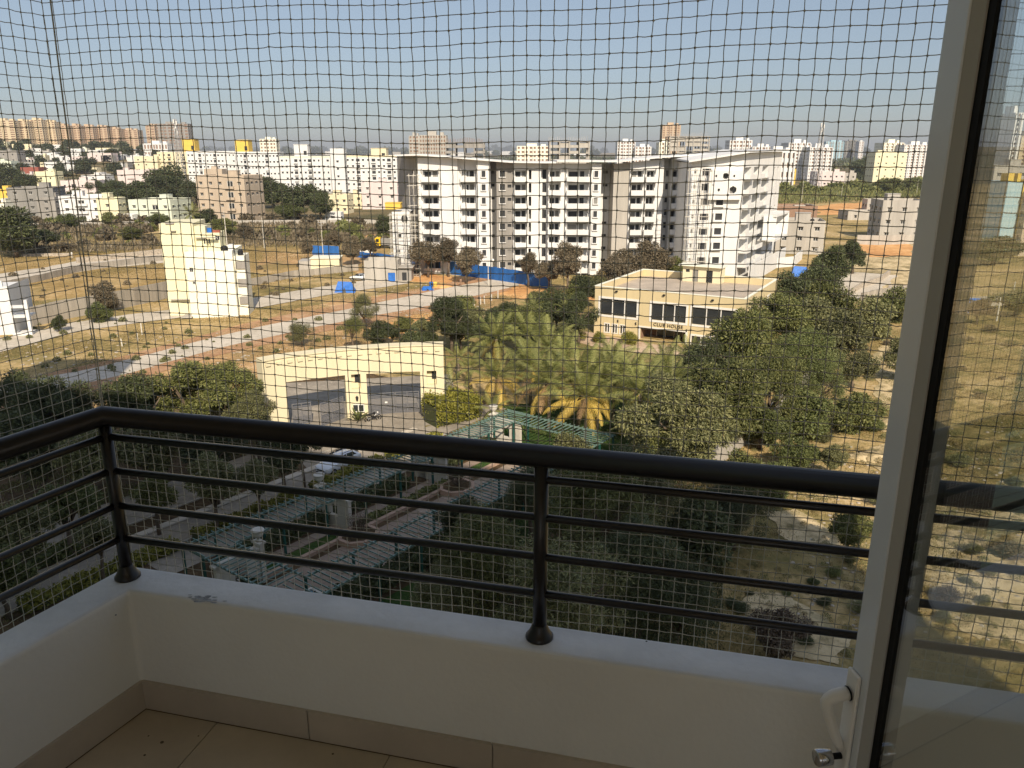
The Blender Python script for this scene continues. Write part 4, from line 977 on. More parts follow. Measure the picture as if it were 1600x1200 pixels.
# wall right of gate
# ------------------------------------------------------------------ tall yellow house
yh = G(343,498); 
YH = empty('tall_house', (G(300,497).x, G(300,497).y, 0), R(8), 'tall narrow lemon and cream house standing alone in the empty plots', 'house')
W1 = (AT(384,490,134).x-AT(300,490,134).x); Hh = 9.9
zt = lambda px, py: AT(px, py, 135).z
WA = W1*.84
mb = MB(); mb.facade((0,0,0),(1,0,0),WA,zt(330,393),[(.5,zt(330,423)-.3,1.1,zt(330,423)+.5),(.8,zt(330,443)-.2,1.2,zt(330,443)+.3)],.2)
h1 = zt(330,393); D1 = 9
mb.facade((WA,0,0),(0,1,0),D1,h1,[(2,2.5,3.4,4),(2,5.5,3.4,7),(2,8.4,3.4,9.8)],.2); mb.facade((0,D1,0),(0,-1,0),D1,h1,[],.2); mb.quad((WA,D1,0),(0,D1,0),(0,D1,h1),(WA,D1,h1)); mb.quad((0,0,h1-.6),(WA,0,h1-.6),(WA,D1,h1-.6),(0,D1,h1-.6))
mb.build('wall', M['paleyellow'], YH)
for p in ((.5,.19,zt(330,423)-.3,.6,.8),(.8,.19,zt(330,443)-.2,.4,.5)): win(YH, p[:3], (1,0,0), p[3], p[4], 0)
for z in (2.5,5.5,8.4): win(YH, (WA-.18,2,z), (0,1,0), 1.4, 1.5, 0)
mb = MB(); hb = zt(300,354)
mb.box(-4.3,2.6,0,1.2,12,hb+.3); mb.build('stair_tower_wall', M['yellow'], YH)
mb = MB(); mb.box(-3.2,2.4,hb+.2,-1.8,2.59,hb+.5); mb.box(-2.5,2.1,hb-1.0,-1.6,2.59,hb-.9); mb.build('sunshade', M['grey'], YH)
mb = MB(); mb.box(1.21,3.4,h1-.6,3.0,9,hb-.3); mb.box(3.01,4,h1-.6,5.2,8.4,hb-1.5); mb.build('upper_room_wall', M['yellow'], YH)
mb = MB(); mb.box(1.4,2.7,h1+1.9,5.0,3.39,h1+2.0); mb.build('canopy', M['grey'], YH)
for x in (2.6,3.0,3.4): win(YH, (x,3.37,h1+.9), (1,0,0), .25, .85, 0, WIN_DARK)
win(YH, (4.4,3.97,h1+1.4), (1,0,0), .8, .8, 0)
mb = MB(); mb.box(WA+.01,1.2,0,W1*1.02,6,zt(380,403)); mb.build('balcony_tower_wall', M['paleyellow'], YH)
for z in (2.1,5.2,8.3):
    mb = MB(); mb.box(WA+.3,.9,z,W1*1.03,1.19,z+1.3); mb.build('balcony_panel', M['grey'], YH)
tank(YH, WA*.8, 1.8, h1-.6, 1.1); tank(YH, WA+.9, 2.6, zt(380,403), .8)
mb = MB(); mb.box(WA*.9,1,h1-.6,WA*1.0,2.4,h1+.9); mb.build('white_tank_stand', M['white'], YH)
mb = MB(); mb.box(3.1,4.4,hb-1.5,3.8,5.2,hb-.7); mb.build('blue_drum', M['bluetarp'], YH); mb = MB(); mb.box(4.0,4.4,hb-1.5,5.2,5.2,hb-1.1); mb.build('red_crate', M['redroof'], YH)
mb = MB(); mb.box(-1.6,-.9,.2,.2,2.59,.35); mb.box(-3.8,1.8,2.9,-.2,2.59,3.0); mb.build('entrance_canopy', M['lgrey'], YH)
# ------------------------------------------------------------------ white house at left edge
p0 = G(52,523); WH = empty('white_house', (p0.x, p0.y, 0), R(12), 'half finished white house with pierced balcony frame at the left edge', 'house')
hz = AT(20,448,p0.y).z; hz2 = AT(45,468,p0.y).z
mb = MB(); mb.facade((-14,.8,0),(1,0,0),11.2,hz,[(7.5,1.2,9.2,3.2),(8,hz-3.2,9,hz-2),(5,1.2,6.6,3.0),(5,hz-3.2,6,hz-2)],.25); mb.facade((-2.8,.8,0),(0,1,0),9,hz,[],.2); mb.quad((-14,.8,hz-.6),(-2.8,.8,hz-.6),(-2.8,9.8,hz-.6),(-14,9.8,hz-.6)); mb.build('wall', M['white'], WH)
for a, z, w, h in ((-6.5,1.2,1.7,2),(-6,hz-3.2,1,1.2),(-9,1.2,1.6,1.8),(-9,hz-3.2,1,1.2)): win(WH, (a,1.03,z), (1,0,0), w, h, 0)
mb = MB()
mb.box(-.35,-.6,0,.1,0,hz2); mb.box(-2.7,-.6,0,-2.3,0,hz2-.8); mb.box(-2.3,-.6,.0,-.35,0,.5); mb.box(-2.3,-.6,2.9,-.35,0,3.3); mb.box(-2.3,-.6,hz2-1.2,-.35,0,hz2-.8); mb.box(-2.79,.01,0,.0,2.5,.3); mb.box(-2.79,.01,2.9,0,2.5,3.15)
mb.build('pierced_frame', M['white'], WH)
mb = MB()
for k in range(9):
    mb.box(-13.5+k*1.2, 1.2, hz-.6, -13.2+k*1.2, 1.5, hz+random.uniform(.2,1.0))
mb.build('roof_stub', M['white'], WH)
# ------------------------------------------------------------------ block hut, cream hut, walls
p0, p1 = G(570,440), G(640,443)
BH = empty('block_hut', (p0.x, p0.y, 0), 0, 'grey concrete block hut with a bright blue door beside the orange earth', 'hut')
W = p1.x-p0.x; H = AT(600,407,p0.y).z; bw = W*.72
mb = MB(); mb.facade((0,0,0),(1,0,0),bw,H,[(bw-2.2,.05,bw-.6,2.0)],.15); mb.facade((bw,0,0),(0,1,0),6,H,[(1.5,3,2.5,4.2)],.15); mb.quad((0,0,0),(0,0,H),(0,6,H),(0,6,0)); mb.quad((0,6,0),(0,6,H),(bw,6,H),(bw,6,0)); mb.quad((.0,0,H-.8),(bw,0,H-.8),(bw,6,H-.8),(0,6,H-.8)); mb.build('wall', M['lgrey'], BH)
mb = MB(); mb.box(bw-2.2,.1,.05,bw-.6,.15,2.0); mb.build('door', M['bluetarp'], BH)
mb = MB(); mb.box(bw+.01,1,0,W,5,H*.62); mb.build('side_room_wall', M['grey'], BH); mb = MB(); mb.box(bw+.01,.6,H*.62,W+.4,5.2,H*.62+.15); mb.build('side_room_roof', M['lgrey'], BH)
mb = MB(); mb.quad((bw+.8,.98,.1),(bw+1.8,.98,.1),(bw+1.8,.98,1.9),(bw+.8,.98,1.9)); mb.build('doorway', M['dark'], BH)
p0 = G(467,425); p1 = G(535,422)
HU = empty('cream_hut', (p0.x,p0.y,0), R(4), 'low cream walled hut with a folded end wall among the empty plots', 'hut'); W = p1.x-p0.x; H = AT(500,404,p0.y).z
mb = MB(); mb.box(0,0,0,W*.3,5,H*.8); mb.build('side_wall', M['lgrey'], HU); mb = MB(); mb.box(W*.31,-.5,0,W,5,H); mb.build('wall', M['cream'], HU); mb = MB(); mb.box(W*.29,-.8,H,W*1.02,5.2,H+.12); mb.build('roof', M['paleyellow'], HU)
def wallrun(pp, h, m, label, t=.25, panel=3.0, name='boundary_wall', post=None, top=None, pc='wall_panel'):
    P = [G(*p) for p in pp]; root = empty(name, (P[0].x,P[0].y,0), 0, label, 'wall'); o = Vector((P[0].x,P[0].y,0))
    for a, b in zip(P, P[1:]):
        L = (b-a).length; n = max(1, round(L/panel)); d = (b-a).normalized(); w = L/n
        for k in range(n):
            mb = MB(); s = a-o+d*(k*w); hh = h+random.uniform(-.05,.05); mb.obox(s+Vector((0,0,hh/2)), s+d*(w-.03)+Vector((0,0,hh/2)), t, hh)
            mb.build(pc, M[m], root)
            if post: mb = MB(); mb.obox(s, s+Vector((0,0,h+.25)), t+.12, t+.12); mb.build('post', M[post], root)
    return root
wallrun([(52,510),(110,497),(190,482),(262,466),(298,464)], 3.3, 'wallgrey', 'long grey cement wall running left from the tall yellow house', panel=4)
wallrun([(0,452),(60,440),(130,423),(262,406)], 1.5, 'wallgrey', 'low pale wall along the upper edge of the brown field', panel=4)
wallrun([(35,401),(110,400)], .8, 'stone', 'strip of heaped pale rubble beside the far track at left', .9)
wallrun([(120,411),(262,396)], 1.4, 'stone', 'rubble stone wall behind the brown field', .5)
wallrun([(388,448),(460,434),(560,423)], 1.6, 'wallgrey', 'low grey wall right of the tall yellow house', .3)
wallrun([(540,398),(582,395)], 2.0, 'white', 'short white wall in front of the dump truck', .3)
wallrun([(40,356),(300,352),(620,350)], 1.8, 'lgrey', 'long thin parapet of the far embankment road', .4, panel=12)
wallrun([(1105,740),(1165,692),(1215,650),(1262,596),(1300,560)], 2.1, 'lgrey', 'estate boundary wall emerging beside the big tree', .3, panel=2.5)
wallrun([(1338,382),(1372,383),(1432,381)], 3.0, 'lgrey', 'plain pale grey wall below the grey two storey house', .3, panel=5)
wallrun([(1196,420),(1240,416),(1252,405)], 2.5, 'white', 'white compound wall at the foot of the grey plastered house', .3)
wallrun([(1345,470),(1385,462),(1440,460)], 1.6, 'wallgrey', 'low grey wall near the sandy yard', .3)
wallrun([(1325,462),(1345,450),(1375,440),(1390,428)], 1.1, 'stone', 'broken stone wall at the edge of the concrete yard', .4)
wallrun([(1494,480),(1600,476)], 1.8, 'wallgrey', 'pale wall seen low through the door glass', .3)
# blue sheet fence, sheet by sheet
def sheetfence(pp, h, label, m='bluesheet'):
    P = [G(*p) for p in pp]; root = empty('sheet_fence', (P[0].x,P[0].y,0), 0, label, 'fence'); o = Vector((P[0].x,P[0].y,0))
    for a, b in zip(P, P[1:]):
        L = (b-a).length; n = max(1, round(L/1.1)); d = (b-a).normalized(); w = L/n
        for k in range(n):
            s = a-o+d*(k*w); hh = h+random.uniform(-.12,.12); mb = MB()
            for r in range(4): mb.obox(s+d*(w*r/4)+Vector((0,0,hh/2))+Vector((0,.03*(r % 2),0)), s+d*(w*(r+1)/4)+Vector((0,0,hh/2))+Vector((0,.03*(r % 2),0)), .02, hh)
            mb.build('sheet', M[m], root)
sheetfence([(642,424),(700,428),(760,436),(806,443),(860,452)], 3.0, 'tall blue steel sheet fence in front of the white apartment building')
sheetfence([(1050,436),(1110,440)], 2.4, 'short run of blue sheet fence behind the club house')
sheetfence([(556,402),(642,410)], 1.6, 'low blue sheet fence behind the block hut')
sheetfence([(488,398),(530,399)], 2.6, 'crumpled blue sheet screen left of the dump truck')
# ------------------------------------------------------------------ foliage meshes
def rand_dirs(n):
    v = rng.normal(size=(n,3)); return v/np.linalg.norm(v,axis=1,keepdims=True)
def leafcloud(name, n, blobs, lsize, asp=.4, droop=.3, flat=1.0, seed=0, tri=False):
    """blobs: list of (centre, radius). leaves on and inside blobs"""
    r = np.random.default_rng(seed)
    bl = np.array([[*c, rad] for c, rad in blobs]); w = bl[:,3]**2; idx = r.choice(len(bl), n, p=w/w.sum())
    d = r.normal(size=(n,3)); d /= np.linalg.norm(d,axis=1,keepdims=True)
    rad = bl[idx,3]*(1-.45*r.random(n)**2.2)*(1+.12*r.normal(size=n))
    c = bl[idx,:3] + d*rad[:,None]*np.array([1,1,flat])
    ax_ = d*.7 + r.normal(size=(n,3))*.55; ax_[:,2] -= droop; ax_ /= np.linalg.norm(ax_,axis=1,keepdims=True)
    nr = d + r.normal(size=(n,3))*.6 + np.array([0,0,.5]); sd = np.cross(ax_, nr); sd /= (np.linalg.norm(sd,axis=1,keepdims=True)+1e-9)
    s = lsize*(.6+.8*r.random(n)); a = ax_*s[:,None]; b = sd*(s*asp)[:,None]*.5
    V = np.empty((n,4,3)); V[:,0] = c; V[:,1] = c+a*.5+b; V[:,2] = c+a; V[:,3] = c+a*.45-b
    F = np.arange(n*4).reshape(n,4)
    return npmesh(name, V.reshape(-1,3), F, [L_['mango']])
def mkblobs(seed, n, R0, H0, rb, base=0.0):
    r = random.Random(seed); out = []; sx_, sy_ = r.uniform(.82,1.12), r.uniform(.82,1.12)
    for i in range(n):
        a = r.uniform(0, 6.283); t = r.random()**.5; z = r.uniform(-.75, 1.0)
        k = math.sqrt(max(0, 1-z*z))
        out.append(((math.cos(a)*t*k*R0*sx_*1.08, math.sin(a)*t*k*R0*sy_*1.08, base+z*H0*(1+.25*math.sin(2*a+seed))), rb*r.uniform(.5,1.45)))
    return out
# crowns of unit radius (1), centre at 0
NEAR = [leafcloud('crown', 30000, mkblobs(11+i, 38, .82, .6, .20), .068, .36, .35, seed=i) for i in range(3)]
MID = [leafcloud('crown', 13000, mkblobs(31+i, 26, .80, .62, .23), .085, .5, .2, seed=10+i) for i in range(4)]
AIRY = [leafcloud('crown', 24000, mkblobs(51+i, 38, .82, .62, .21), .055, .30, .5, seed=20+i) for i in range(2)]
FAR = [leafcloud('crown', 1500, mkblobs(71+i, 12, .72, .5, .33), .22, .7, .1, seed=30+i) for i in range(4)]
BUSH = [leafcloud('crown', 6000, mkblobs(91+i, 9, .62, .42, .42), .10, .5, 0, seed=40+i) for i in range(3)]
def trunkmesh(name, seed, h=1.0, limbs=6, r0=.07, spread=.6):
    r = random.Random(seed); mb = MB()
    top = Vector((r.uniform(-.06,.06), r.uniform(-.06,.06), h*.55)); mb.tube([(0,0,0),(r.uniform(-.02,.02),0,h*.28),top], [r0*1.25, r0, r0*.8], 7)
    for i in range(limbs):
        a = 6.283*i/limbs + r.uniform(-.3,.3); e = Vector((math.cos(a)*spread*r.uniform(.6,1), math.sin(a)*spread*r.uniform(.6,1), h*r.uniform(.85,1.2)))
        m = top.lerp(e, .5)+Vector((0,0,.05)); mb.tube([top*.97, m, e], [r0*.6, r0*.38, r0*.12], 5)
    me = mb.mesh(name, M['bark'], True); return me
TR = [trunkmesh('trunk', i) for i in range(3)]
def setmat(o, m):
    o.material_slots[0].link = 'OBJECT'; o.material_slots[0].material = m
_tc = [0]
def tree(px, py, hc, rpx, kind='near', m='mango', label=None, group=None, name='tree', squash=1.0, pos=None, rad=None, cat='tree'):
    """crown centre seen at (px,py) standing hc metres up"""
    _tc[0] += 1; i = _tc[0]
    c = pos or G(px, py, hc); D = (Vector((c.x,c.y,c.z))-Vector((0,0,CAM_Z))).length
    Rm = rad or rpx/FPX*D
    root = empty(name, (c.x, c.y, 0), random.uniform(0,6.28), label, cat, group)
    me = {'near':NEAR,'mid':MID,'airy':AIRY,'far':FAR,'bush':BUSH}[kind]; me = me[i % len(me)]
    k = put('crown', me, root, (0,0,hc)); k.scale = (Rm*random.uniform(.94,1.06), Rm*random.uniform(.94,1.06), Rm*squash*random.uniform(.85,1.0)); setmat(k, L_[m])
    if kind != 'bush':
        t = put('trunk', TR[i % 3], root); t.scale = (Rm, Rm, hc*1.0)
    return root
# --- trees, hand placed: px,py,hc,rpx,kind,mat,label
for px,py,hc,r,kd,m,lab in [
 (1050,655,5.5,88,'near','mango2','big grey green tree filling the ground left of the boundary wall, lowest in the sun'),
 (1120,625,5.5,82,'near','mango','round olive tree overlapping the boundary wall at its upper right'),
 (1165,560,5.5,72,'near','mango','dense tree hiding the right corner of the club house'),
 (1100,578,4.5,56,'near','dark','darker tree between the palms and the right corner of the club house'),
 (1040,612,4.0,44,'near','mango2','smaller grey green tree just right of the coconut palms'),
 (1205,610,5,66,'airy','mango','tall feathery tree leaning over the sandy path side of the wall'),
 (1250,560,5,60,'airy','green','soft feathery tree right of the wall tree'),
 (1205,500,5.5,56,'near','mango','tree beside the right wall of the club house'),
 (1262,505,5,52,'mid','mango2','tree right of the club house at the bend of the wall'),
 (1310,530,4,46,'mid','mango2','bushy tree at the left edge of the sandy path'),
 (1300,480,4.5,46,'mid','mango','tree below the concrete yard'),
 (1235,460,5,40,'mid','dark','dark tree behind the right end of the club house roof'),
 (1280,440,4.5,34,'mid','dark','dark tree between the blue tarpaulin and the concrete yard'),
 (1295,415,5,32,'mid','dark','dark flat topped tree left of the pale yard'),
 (1335,398,4.5,26,'mid','dark','flat topped dark tree reaching over the orange ground'),
 (1365,505,2.5,40,'mid','mango2','low wide bush tree at the top of the sandy path'),
 (1400,480,2.5,36,'mid','mango','scrubby tree beside the low grey wall at right'),
 (1412,560,3,30,'mid','mango2','scrubby tree half hidden by the door frame'),
 (1190,668,2.2,40,'mid','green','low bush tree outside the boundary wall'),
 (1260,655,2.0,52,'mid','green','wide green bush in the sun right of the boundary wall'),
 (1330,650,1.6,44,'mid','mango','sprawling bush beside the sandy path'),
 (1030,700,3.0,40,'mid','mango','tree behind the handrail right of the pergola corner'),
 (900,708,3.0,42,'mid','mango2','small tree at the right corner of the pergola'),
 # shaded ones below the rail
 (930,800,6,100,'airy','mango','large feathery tree in shade directly right of the centre railing post'),
 (1010,760,6,80,'airy','mango2','feathery shaded tree rising behind the second rail bar right of centre'),
 (760,880,6,96,'airy','mango','shaded tree right of the pergola seen left of the centre railing post'),
 (880,930,6,110,'airy','mango2','shaded feathery tree nearest below the parapet at the centre post'),
 (1000,900,5,100,'airy','dark','dark shaded tree behind the lower rail bars right of centre'),
 (690,930,5,60,'airy','mango2','small shaded tree just above the parapet left of the centre post'),
 (720,810,3.5,44,'mid','dark','dark rounded shrub tree at the edge of the right pergola strip'),
 (830,770,4,50,'airy','dark','shaded tree touching the right pergola strip beside the post'),
 (1090,830,2.5,70,'mid','dark','dark shaded undergrowth tree near the boundary wall foot'),
 (1220,990,1.6,46,'mid','twig','bare brown shrub just above the parapet at right'),
 (1212,755,1.6,36,'mid','green','bright green bush directly under the handrail at right'),
 (1330,830,2.4,34,'mid','mango','small dark leaved sapling near the door frame between rail bars'),
 (1300,715,2.0,22,'mid','mango2','slender sapling above the handrail right of the green bush'),
 (1245,712,1.6,34,'mid','green','low green thicket just above the handrail right of the boundary wall'),
 (1288,600,3,34,'airy','green','soft feathery tree beside the sandy path'),
 (1335,575,3,30,'mid','mango2','small tree at the left edge of the sandy path bend'),
 (1160,745,2.5,44,'mid','mango','tangled bush just under the handrail left of the bright green one'),
 (1150,800,3,56,'airy','dark','dark feathery tree in the building shadow right of centre'),
 (1060,945,4,80,'airy','dark','dark tree above the parapet right of the centre post'),
 # left side, shade
 (30,640,6,62,'near','dark','dark tree at the left edge above the handrail'),
 (110,645,6,60,'near','dark','dark tree above the corner of the handrail'),
 (215,640,6,60,'near','dark','dark tree just right of the railing corner'),
 (300,615,6.5,64,'near','mango','large shaded tree left of the gatehouse'),
 (362,606,6.5,48,'near','mango','sunlit topped tree touching the left end of the gatehouse'),
 (398,640,5,36,'near','mango2','leafy tree hiding the left foot of the gatehouse'),
 (390,655,4.5,40,'near','mango2','tree just above the handrail left of the gatehouse'),
 (60,700,5,60,'mid','dark','shaded tree crossing the left handrail'),
 (140,715,5,52,'mid','mango2','shaded grey green tree below the railing corner'),
 (240,695,5,52,'mid','mango2','shaded tree under the handrail right of the corner post'),
 (330,700,5,48,'mid','dark','dark tree beneath the handrail between road and driveway'),
 (440,705,4.5,44,'mid','dark','dark tree left of the white car'),
 (470,690,4.5,30,'mid','mango2','small tree touching the roof of the white car'),
 (330,750,4.5,44,'mid','mango2','pale leaved young tree on the road verge'),
 (400,745,4,34,'mid','mango2','second pale leaved young tree nearer the driveway'),
 (240,770,3.5,36,'mid','mango','small tree right of the corner post beside the estate road'),
 (100,790,4,46,'mid','green','green tree beyond the left railing bars'),
 (30,830,4,50,'mid','mango2','grey green tree at far left behind the bars'),
 (150,830,4,34,'mid','mango2','young tree casting leaves over the grey estate road'),
 (0,900,3,44,'mid','green','bright green shrub tree at the far left above the parapet'),
 # around palms / behind gate
 (705,500,5,40,'near','dark','dark tree behind the right end of the gatehouse'),
 (645,536,3,28,'mid','dark','low dark tree on the bank behind the gatehouse'),
 (590,522,2.6,26,'mid','dark','leftmost low dark tree behind the gatehouse'),
 (770,514,4.5,34,'near','dark','dark tree beyond the first coconut palm'),
 (822,502,4.5,34,'near','mango','tree in the belt left of the club house'),
 (872,480,4.5,38,'near','dark','dark tree at the left corner of the club house'),
 (905,490,5,36,'near','dark','dark tree directly against the left wall of the club house'),
 (830,520,4,30,'near','dark','dark tree among the rear coconut palms'),
 (905,452,3.5,30,'mid','dark','low tree behind the left roof corner of the club house'),
 (960,430,4,34,'mid','dusty','dusty tree behind the club house roof edge'),
 (550,510,4,20,'airy','mango','thin open young tree standing on the red earth verge'),
 (568,482,3.5,26,'airy','mango2','thin tree on the red bank beside the concrete road'),
 (470,520,2.2,22,'airy','mango2','straggly bush beside the concrete road above the gatehouse'),
 (160,465,2.5,26,'mid','dusty','dusty bush growing in the brown field'),
 (155,490,1.5,20,'mid','green','green bush at the foot of the long cement wall'),
 (90,505,1.5,12,'mid','dark','small bush at the left end of the long cement wall'),
 ]:
    tree(px,py,hc,r,kd,m,lab)
BX = [612,632,662,690,722,742,790,805,845,775,850,885,720,900,930,670]
for i,(px,py,r) in enumerate([(612,518,18),(632,508,18),(662,512,20),(690,480,20),(722,478,24),(742,500,24),(790,487,22),(805,500,22),(845,468,20),(775,505,20),(850,492,24),(885,520,20),(720,520,22),(900,462,22),(930,445,20),(670,530,18)]):
    tree(px,py,2.6,r*1.15,'mid',('dark','mango','mango2')[i%3],['first','second','third','fourth','fifth','sixth','seventh','eighth','ninth','tenth','eleventh','twelfth','thirteenth','fourteenth','fifteenth','sixteenth'][sorted(BX).index(px)]+' low dense tree from the left in the belt before the club house','tree belt between the gatehouse and the club house',squash=.8)
# trees by the blue fence and behind
for px,py,hc,r,m,lab in [
 (668,396,5.5,28,'dusty','dusty tree before the blue fence, first from the left'),(700,392,6,24,'dusty','dusty tree before the blue fence, second from the left'),(728,408,5,26,'dusty','dusty tree before the blue fence, third from the left'),
 (826,412,5,20,'dusty','small dusty tree before the right end of the blue fence'),(858,425,4,22,'dusty','low dusty tree at the right end of the blue fence'),(888,408,7,32,'dusty','tallest dusty tree in front of the white building centre'),
 (975,415,5,30,'dusty','dusty tree behind the club house, left one'),(1020,408,6,36,'dusty','broad dusty tree behind the club house, right one'),(1055,418,4,22,'mango','green tip of the broad tree behind the club house'),
 (480,385,4,14,'dusty','dusty tree left of the crumpled blue screen'),(525,372,4.5,16,'dusty','dusty tree on the embankment slope'),(550,388,4.5,20,'dusty','dusty tree right of the crumpled blue screen'),(578,385,4,15,'dusty','dusty bush tree beside the dump truck'),(600,352,5,18,'dark','dark tree left of the small annexe'),(552,360,3,14,'mango','bush on the embankment below the cream house')]:
    tree(px,py,hc,r,'mid',m,lab)
# big dark groves in the left middle distance
for px,py,hc,r,sq,m,lab in [
 (18,362,7,46,.8,'dark','huge dark tree at the left edge beside the grey cement house'),(55,372,4,26,.6,'dark','low dark bush right of the huge dark tree'),
 (262,292,9,42,.75,'dark','broad dark tree left of the tan apartment house'),(215,305,7,34,.7,'dark','dark tree behind the mint house, left part'),(235,298,8,34,.7,'far','dark tree behind the mint house, right part'),(305,300,7,22,.9,'far','tree squeezed beside the tan apartment house'),
 (175,300,6,24,.7,'dark','dark tree above the small yellow house'),(150,292,6,18,.7,'dark','dark tree right of the pale pink house'),
 (425,300,8,34,.8,'dark','dark grove right of the tan apartment house, left part'),(465,312,8,40,.8,'dark','dark grove right of the tan apartment house, centre'),(500,318,7,26,.8,'dark','dark grove right of the tan apartment house, right part'),(452,330,4,24,.6,'green','greener bush in front of the dark grove'),
 (12,278,8,26,.9,'dark','dark tree behind the orange house at left'),(45,284,7,18,.8,'dark','dark tree in front of the bright yellow house'),(72,285,6,11,1,'mango','thin tree on the wall of the bright yellow house'),(95,273,7,14,.8,'dark','dark tree behind the pale pink house'),(130,262,9,22,1,'dark','tall dark tree left of the white veranda house'),(165,262,9,22,.8,'far','tree right of the white veranda house'),(70,262,7,12,.7,'dark','dark tree beside the red roofed house'),
 (110,345,3,20,.6,'green','green shrubs below the bright white stepped house'),(170,342,3,14,.7,'mango','shrubs below the small yellow house'),(245,342,3,20,.5,'green','shrubs below the mint house'),
 (205,365,2,22,.5,'mango','green scrub clump on the embankment slope'),(100,385,1.5,18,.4,'dusty','brown scrub clump beside the rubble strip'),
 (320,342,3,20,.8,'dark','dark bush between the yellow and tan houses'),(345,352,4,20,.7,'mango','bush left of the tall pale pole'),(382,362,3,16,.9,'dusty','round dusty bush right of the yellow house'),
 (610,270,6,14,.9,'dark','dark palm like tree beside the raw gable'),
 (1250,265,8,22,.9,'dark','dark tree between the yellow and pink houses on the right plain'),(1268,255,8,14,1.1,'dark','dark tree below the lattice mast'),(1350,268,8,20,1.2,'dark','tall dark tree left of the bright yellow block'),(1338,262,7,12,1,'dark','dark tree touching the bright yellow block grove'),
 (1425,262,8,24,1,'far','grey green tree right of the bright yellow block'),(1210,258,7,8,1.4,'dark','slim dark tree beside the right end of the white building'),(1228,258,7,8,1.4,'dark','slim dark tree left of the yellow plain house'),
 (1430,290,4,24,.6,'mango','low tree belt below the bright yellow block, right part'),(1385,292,4,26,.5,'mango','low tree belt below the bright yellow block, left part'),
 (1555,390,4,36,.7,'dark','dark tree at the foot of the cream house behind the glass'),(1530,300,8,26,.8,'dark','dark tree left of the grey block behind the glass'),(1590,470,3,30,.7,'mango2','scrubby tree behind the glass near the pale wall'),(1530,480,3,24,.6,'dusty','dusty bush below the pale wall behind the glass')]:
    tree(px,py,hc,r,'mid' if r > 13 else 'far',m,lab,squash=sq)
# scattered far trees
rr = random.Random(9)
def fartree(x, y, s, grp, lab, m='far', name='tree'):
    p = ground_hit(x, y)
    if p is None or p.y > 4000: return
    D = p.length; Rm = s/FPX*D; near = y >= 380
    tree(0,0,p.z+Rm*(.45 if near else .8),0,'bush' if near else 'far',m,lab,grp,pos=Vector((p.x,p.y,p.z+Rm*(.45 if near else .8))),rad=Rm,squash=.6 if near else 1,name=name,cat='tree' if name == 'tree' else 'bush')
for i in range(100):
    x_, y_ = rr.uniform(-10,250), rr.choice((235,236,238,240,243,246,250,255,262,272,284,296)); fartree(x_, y_, rr.uniform(4,10), 'trees scattered among the far left houses', 'dark green tree '+where(x_, y_))
def fartree2(n, box, s, grp, lab, ms, name='bush'):
    for i, (x_, y_) in enumerate(sorted((rr.uniform(box[0],box[2]), rr.uniform(box[1],box[3])) for i in range(n))): fartree(x_, y_, rr.uniform(*s), grp, ORD[i]+' '+lab+', counted from the left', rr.choice(ms), name)
fartree2(16, (30,300,240,342), (6,12), 'garden trees between the left houses', 'small garden tree between the left houses', ('dark','mango'), 'tree')
fartree2(14, (1230,640,1440,990), (8,20), 'low plants on the open land at right', 'low green plant on the open land at right', ('mango2','green','mango'))
fartree2(20, (1310,480,1600,640), (6,14), 'dry bushes around the sandy path', 'dry bush near the sandy path', ('dusty','mango2'))
fartree2(10, (1470,640,1600,980), (10,24), 'bushes on the open land behind the glass', 'bush on the open land behind the door glass', ('mango2','dusty'))
fartree2(10, (1140,890,1310,1020), (8,16), 'plants in the shade below the parapet at right', 'low shaded plant on the open land', ('mango','dark'))
def clumps(name, label, n, box, s, m, ys=None, lf=.5):
    P = []; S = []
    for i in range(n):
        p = G(rr.uniform(box[0],box[2]), rr.choice(ys) if ys else rr.uniform(box[1],box[3])); D = p.length; Rm = rr.uniform(*s)/FPX*D; k = 260
        d = rng.normal(size=(k,3)); d /= np.linalg.norm(d,axis=1,keepdims=True); d[:,2] = np.abs(d[:,2]); r_ = Rm*(1-.5*rng.random(k)**2)
        P.append(np.array([p.x,p.y,0])+d*r_[:,None]*np.array([1.1,1.1,1.2])); S.append(np.full(k, Rm*lf))
    stuffcloud(name, label, np.concatenate(P), np.concatenate(S), m, .7, .2)
# far woodland mass on the horizon
def stuffcloud(name, label, P, size, m, asp=.6, up=.6):
    n = len(P); s = size*(.6+.8*rng.random(n)); a = rng.normal(size=(n,3)); a[:,2] = np.abs(a[:,2])*1+up; a /= np.linalg.norm(a,axis=1,keepdims=True)
    b = np.cross(a, rng.normal(size=(n,3))); b /= np.linalg.norm(b,axis=1,keepdims=True)
    V = np.empty((n,4,3)); a = a*s[:,None]; b = b*(s*asp*.5)[:,None]
    V[:,0] = P; V[:,1] = P+a*.5+b; V[:,2] = P+a; V[:,3] = P+a*.5-b
    o = put(name, npmesh(name, V.reshape(-1,3), np.arange(n*4).reshape(n,4), [m])); tag(o, label, kind='stuff'); return o
n = 40000; x = rng.uniform(-2600, 2600, n); y = rng.uniform(1150, 3000, n)**1.0; hgt = 7+3*np.sin(x*.011)+2*np.sin(x*.043+y*.01)
stuffcloud('distant_woodland', 'dark distant woodland along the horizon', np.stack([x, y, rng.uniform(0,1,n)*hgt], 1), 5, L_['far'], .9)
def inpoly(P, q):
    ins = np.zeros(len(q), bool); j = len(P)-1
    for i in range(len(P)):
        xi, yi, xj, yj = *P[i], *P[j]
        ins ^= ((yi > q[:,1]) != (yj > q[:,1])) & (q[:,0] < (xj-xi)*(q[:,1]-yi)/(yj-yi+1e-12)+xi); j = i
    return ins
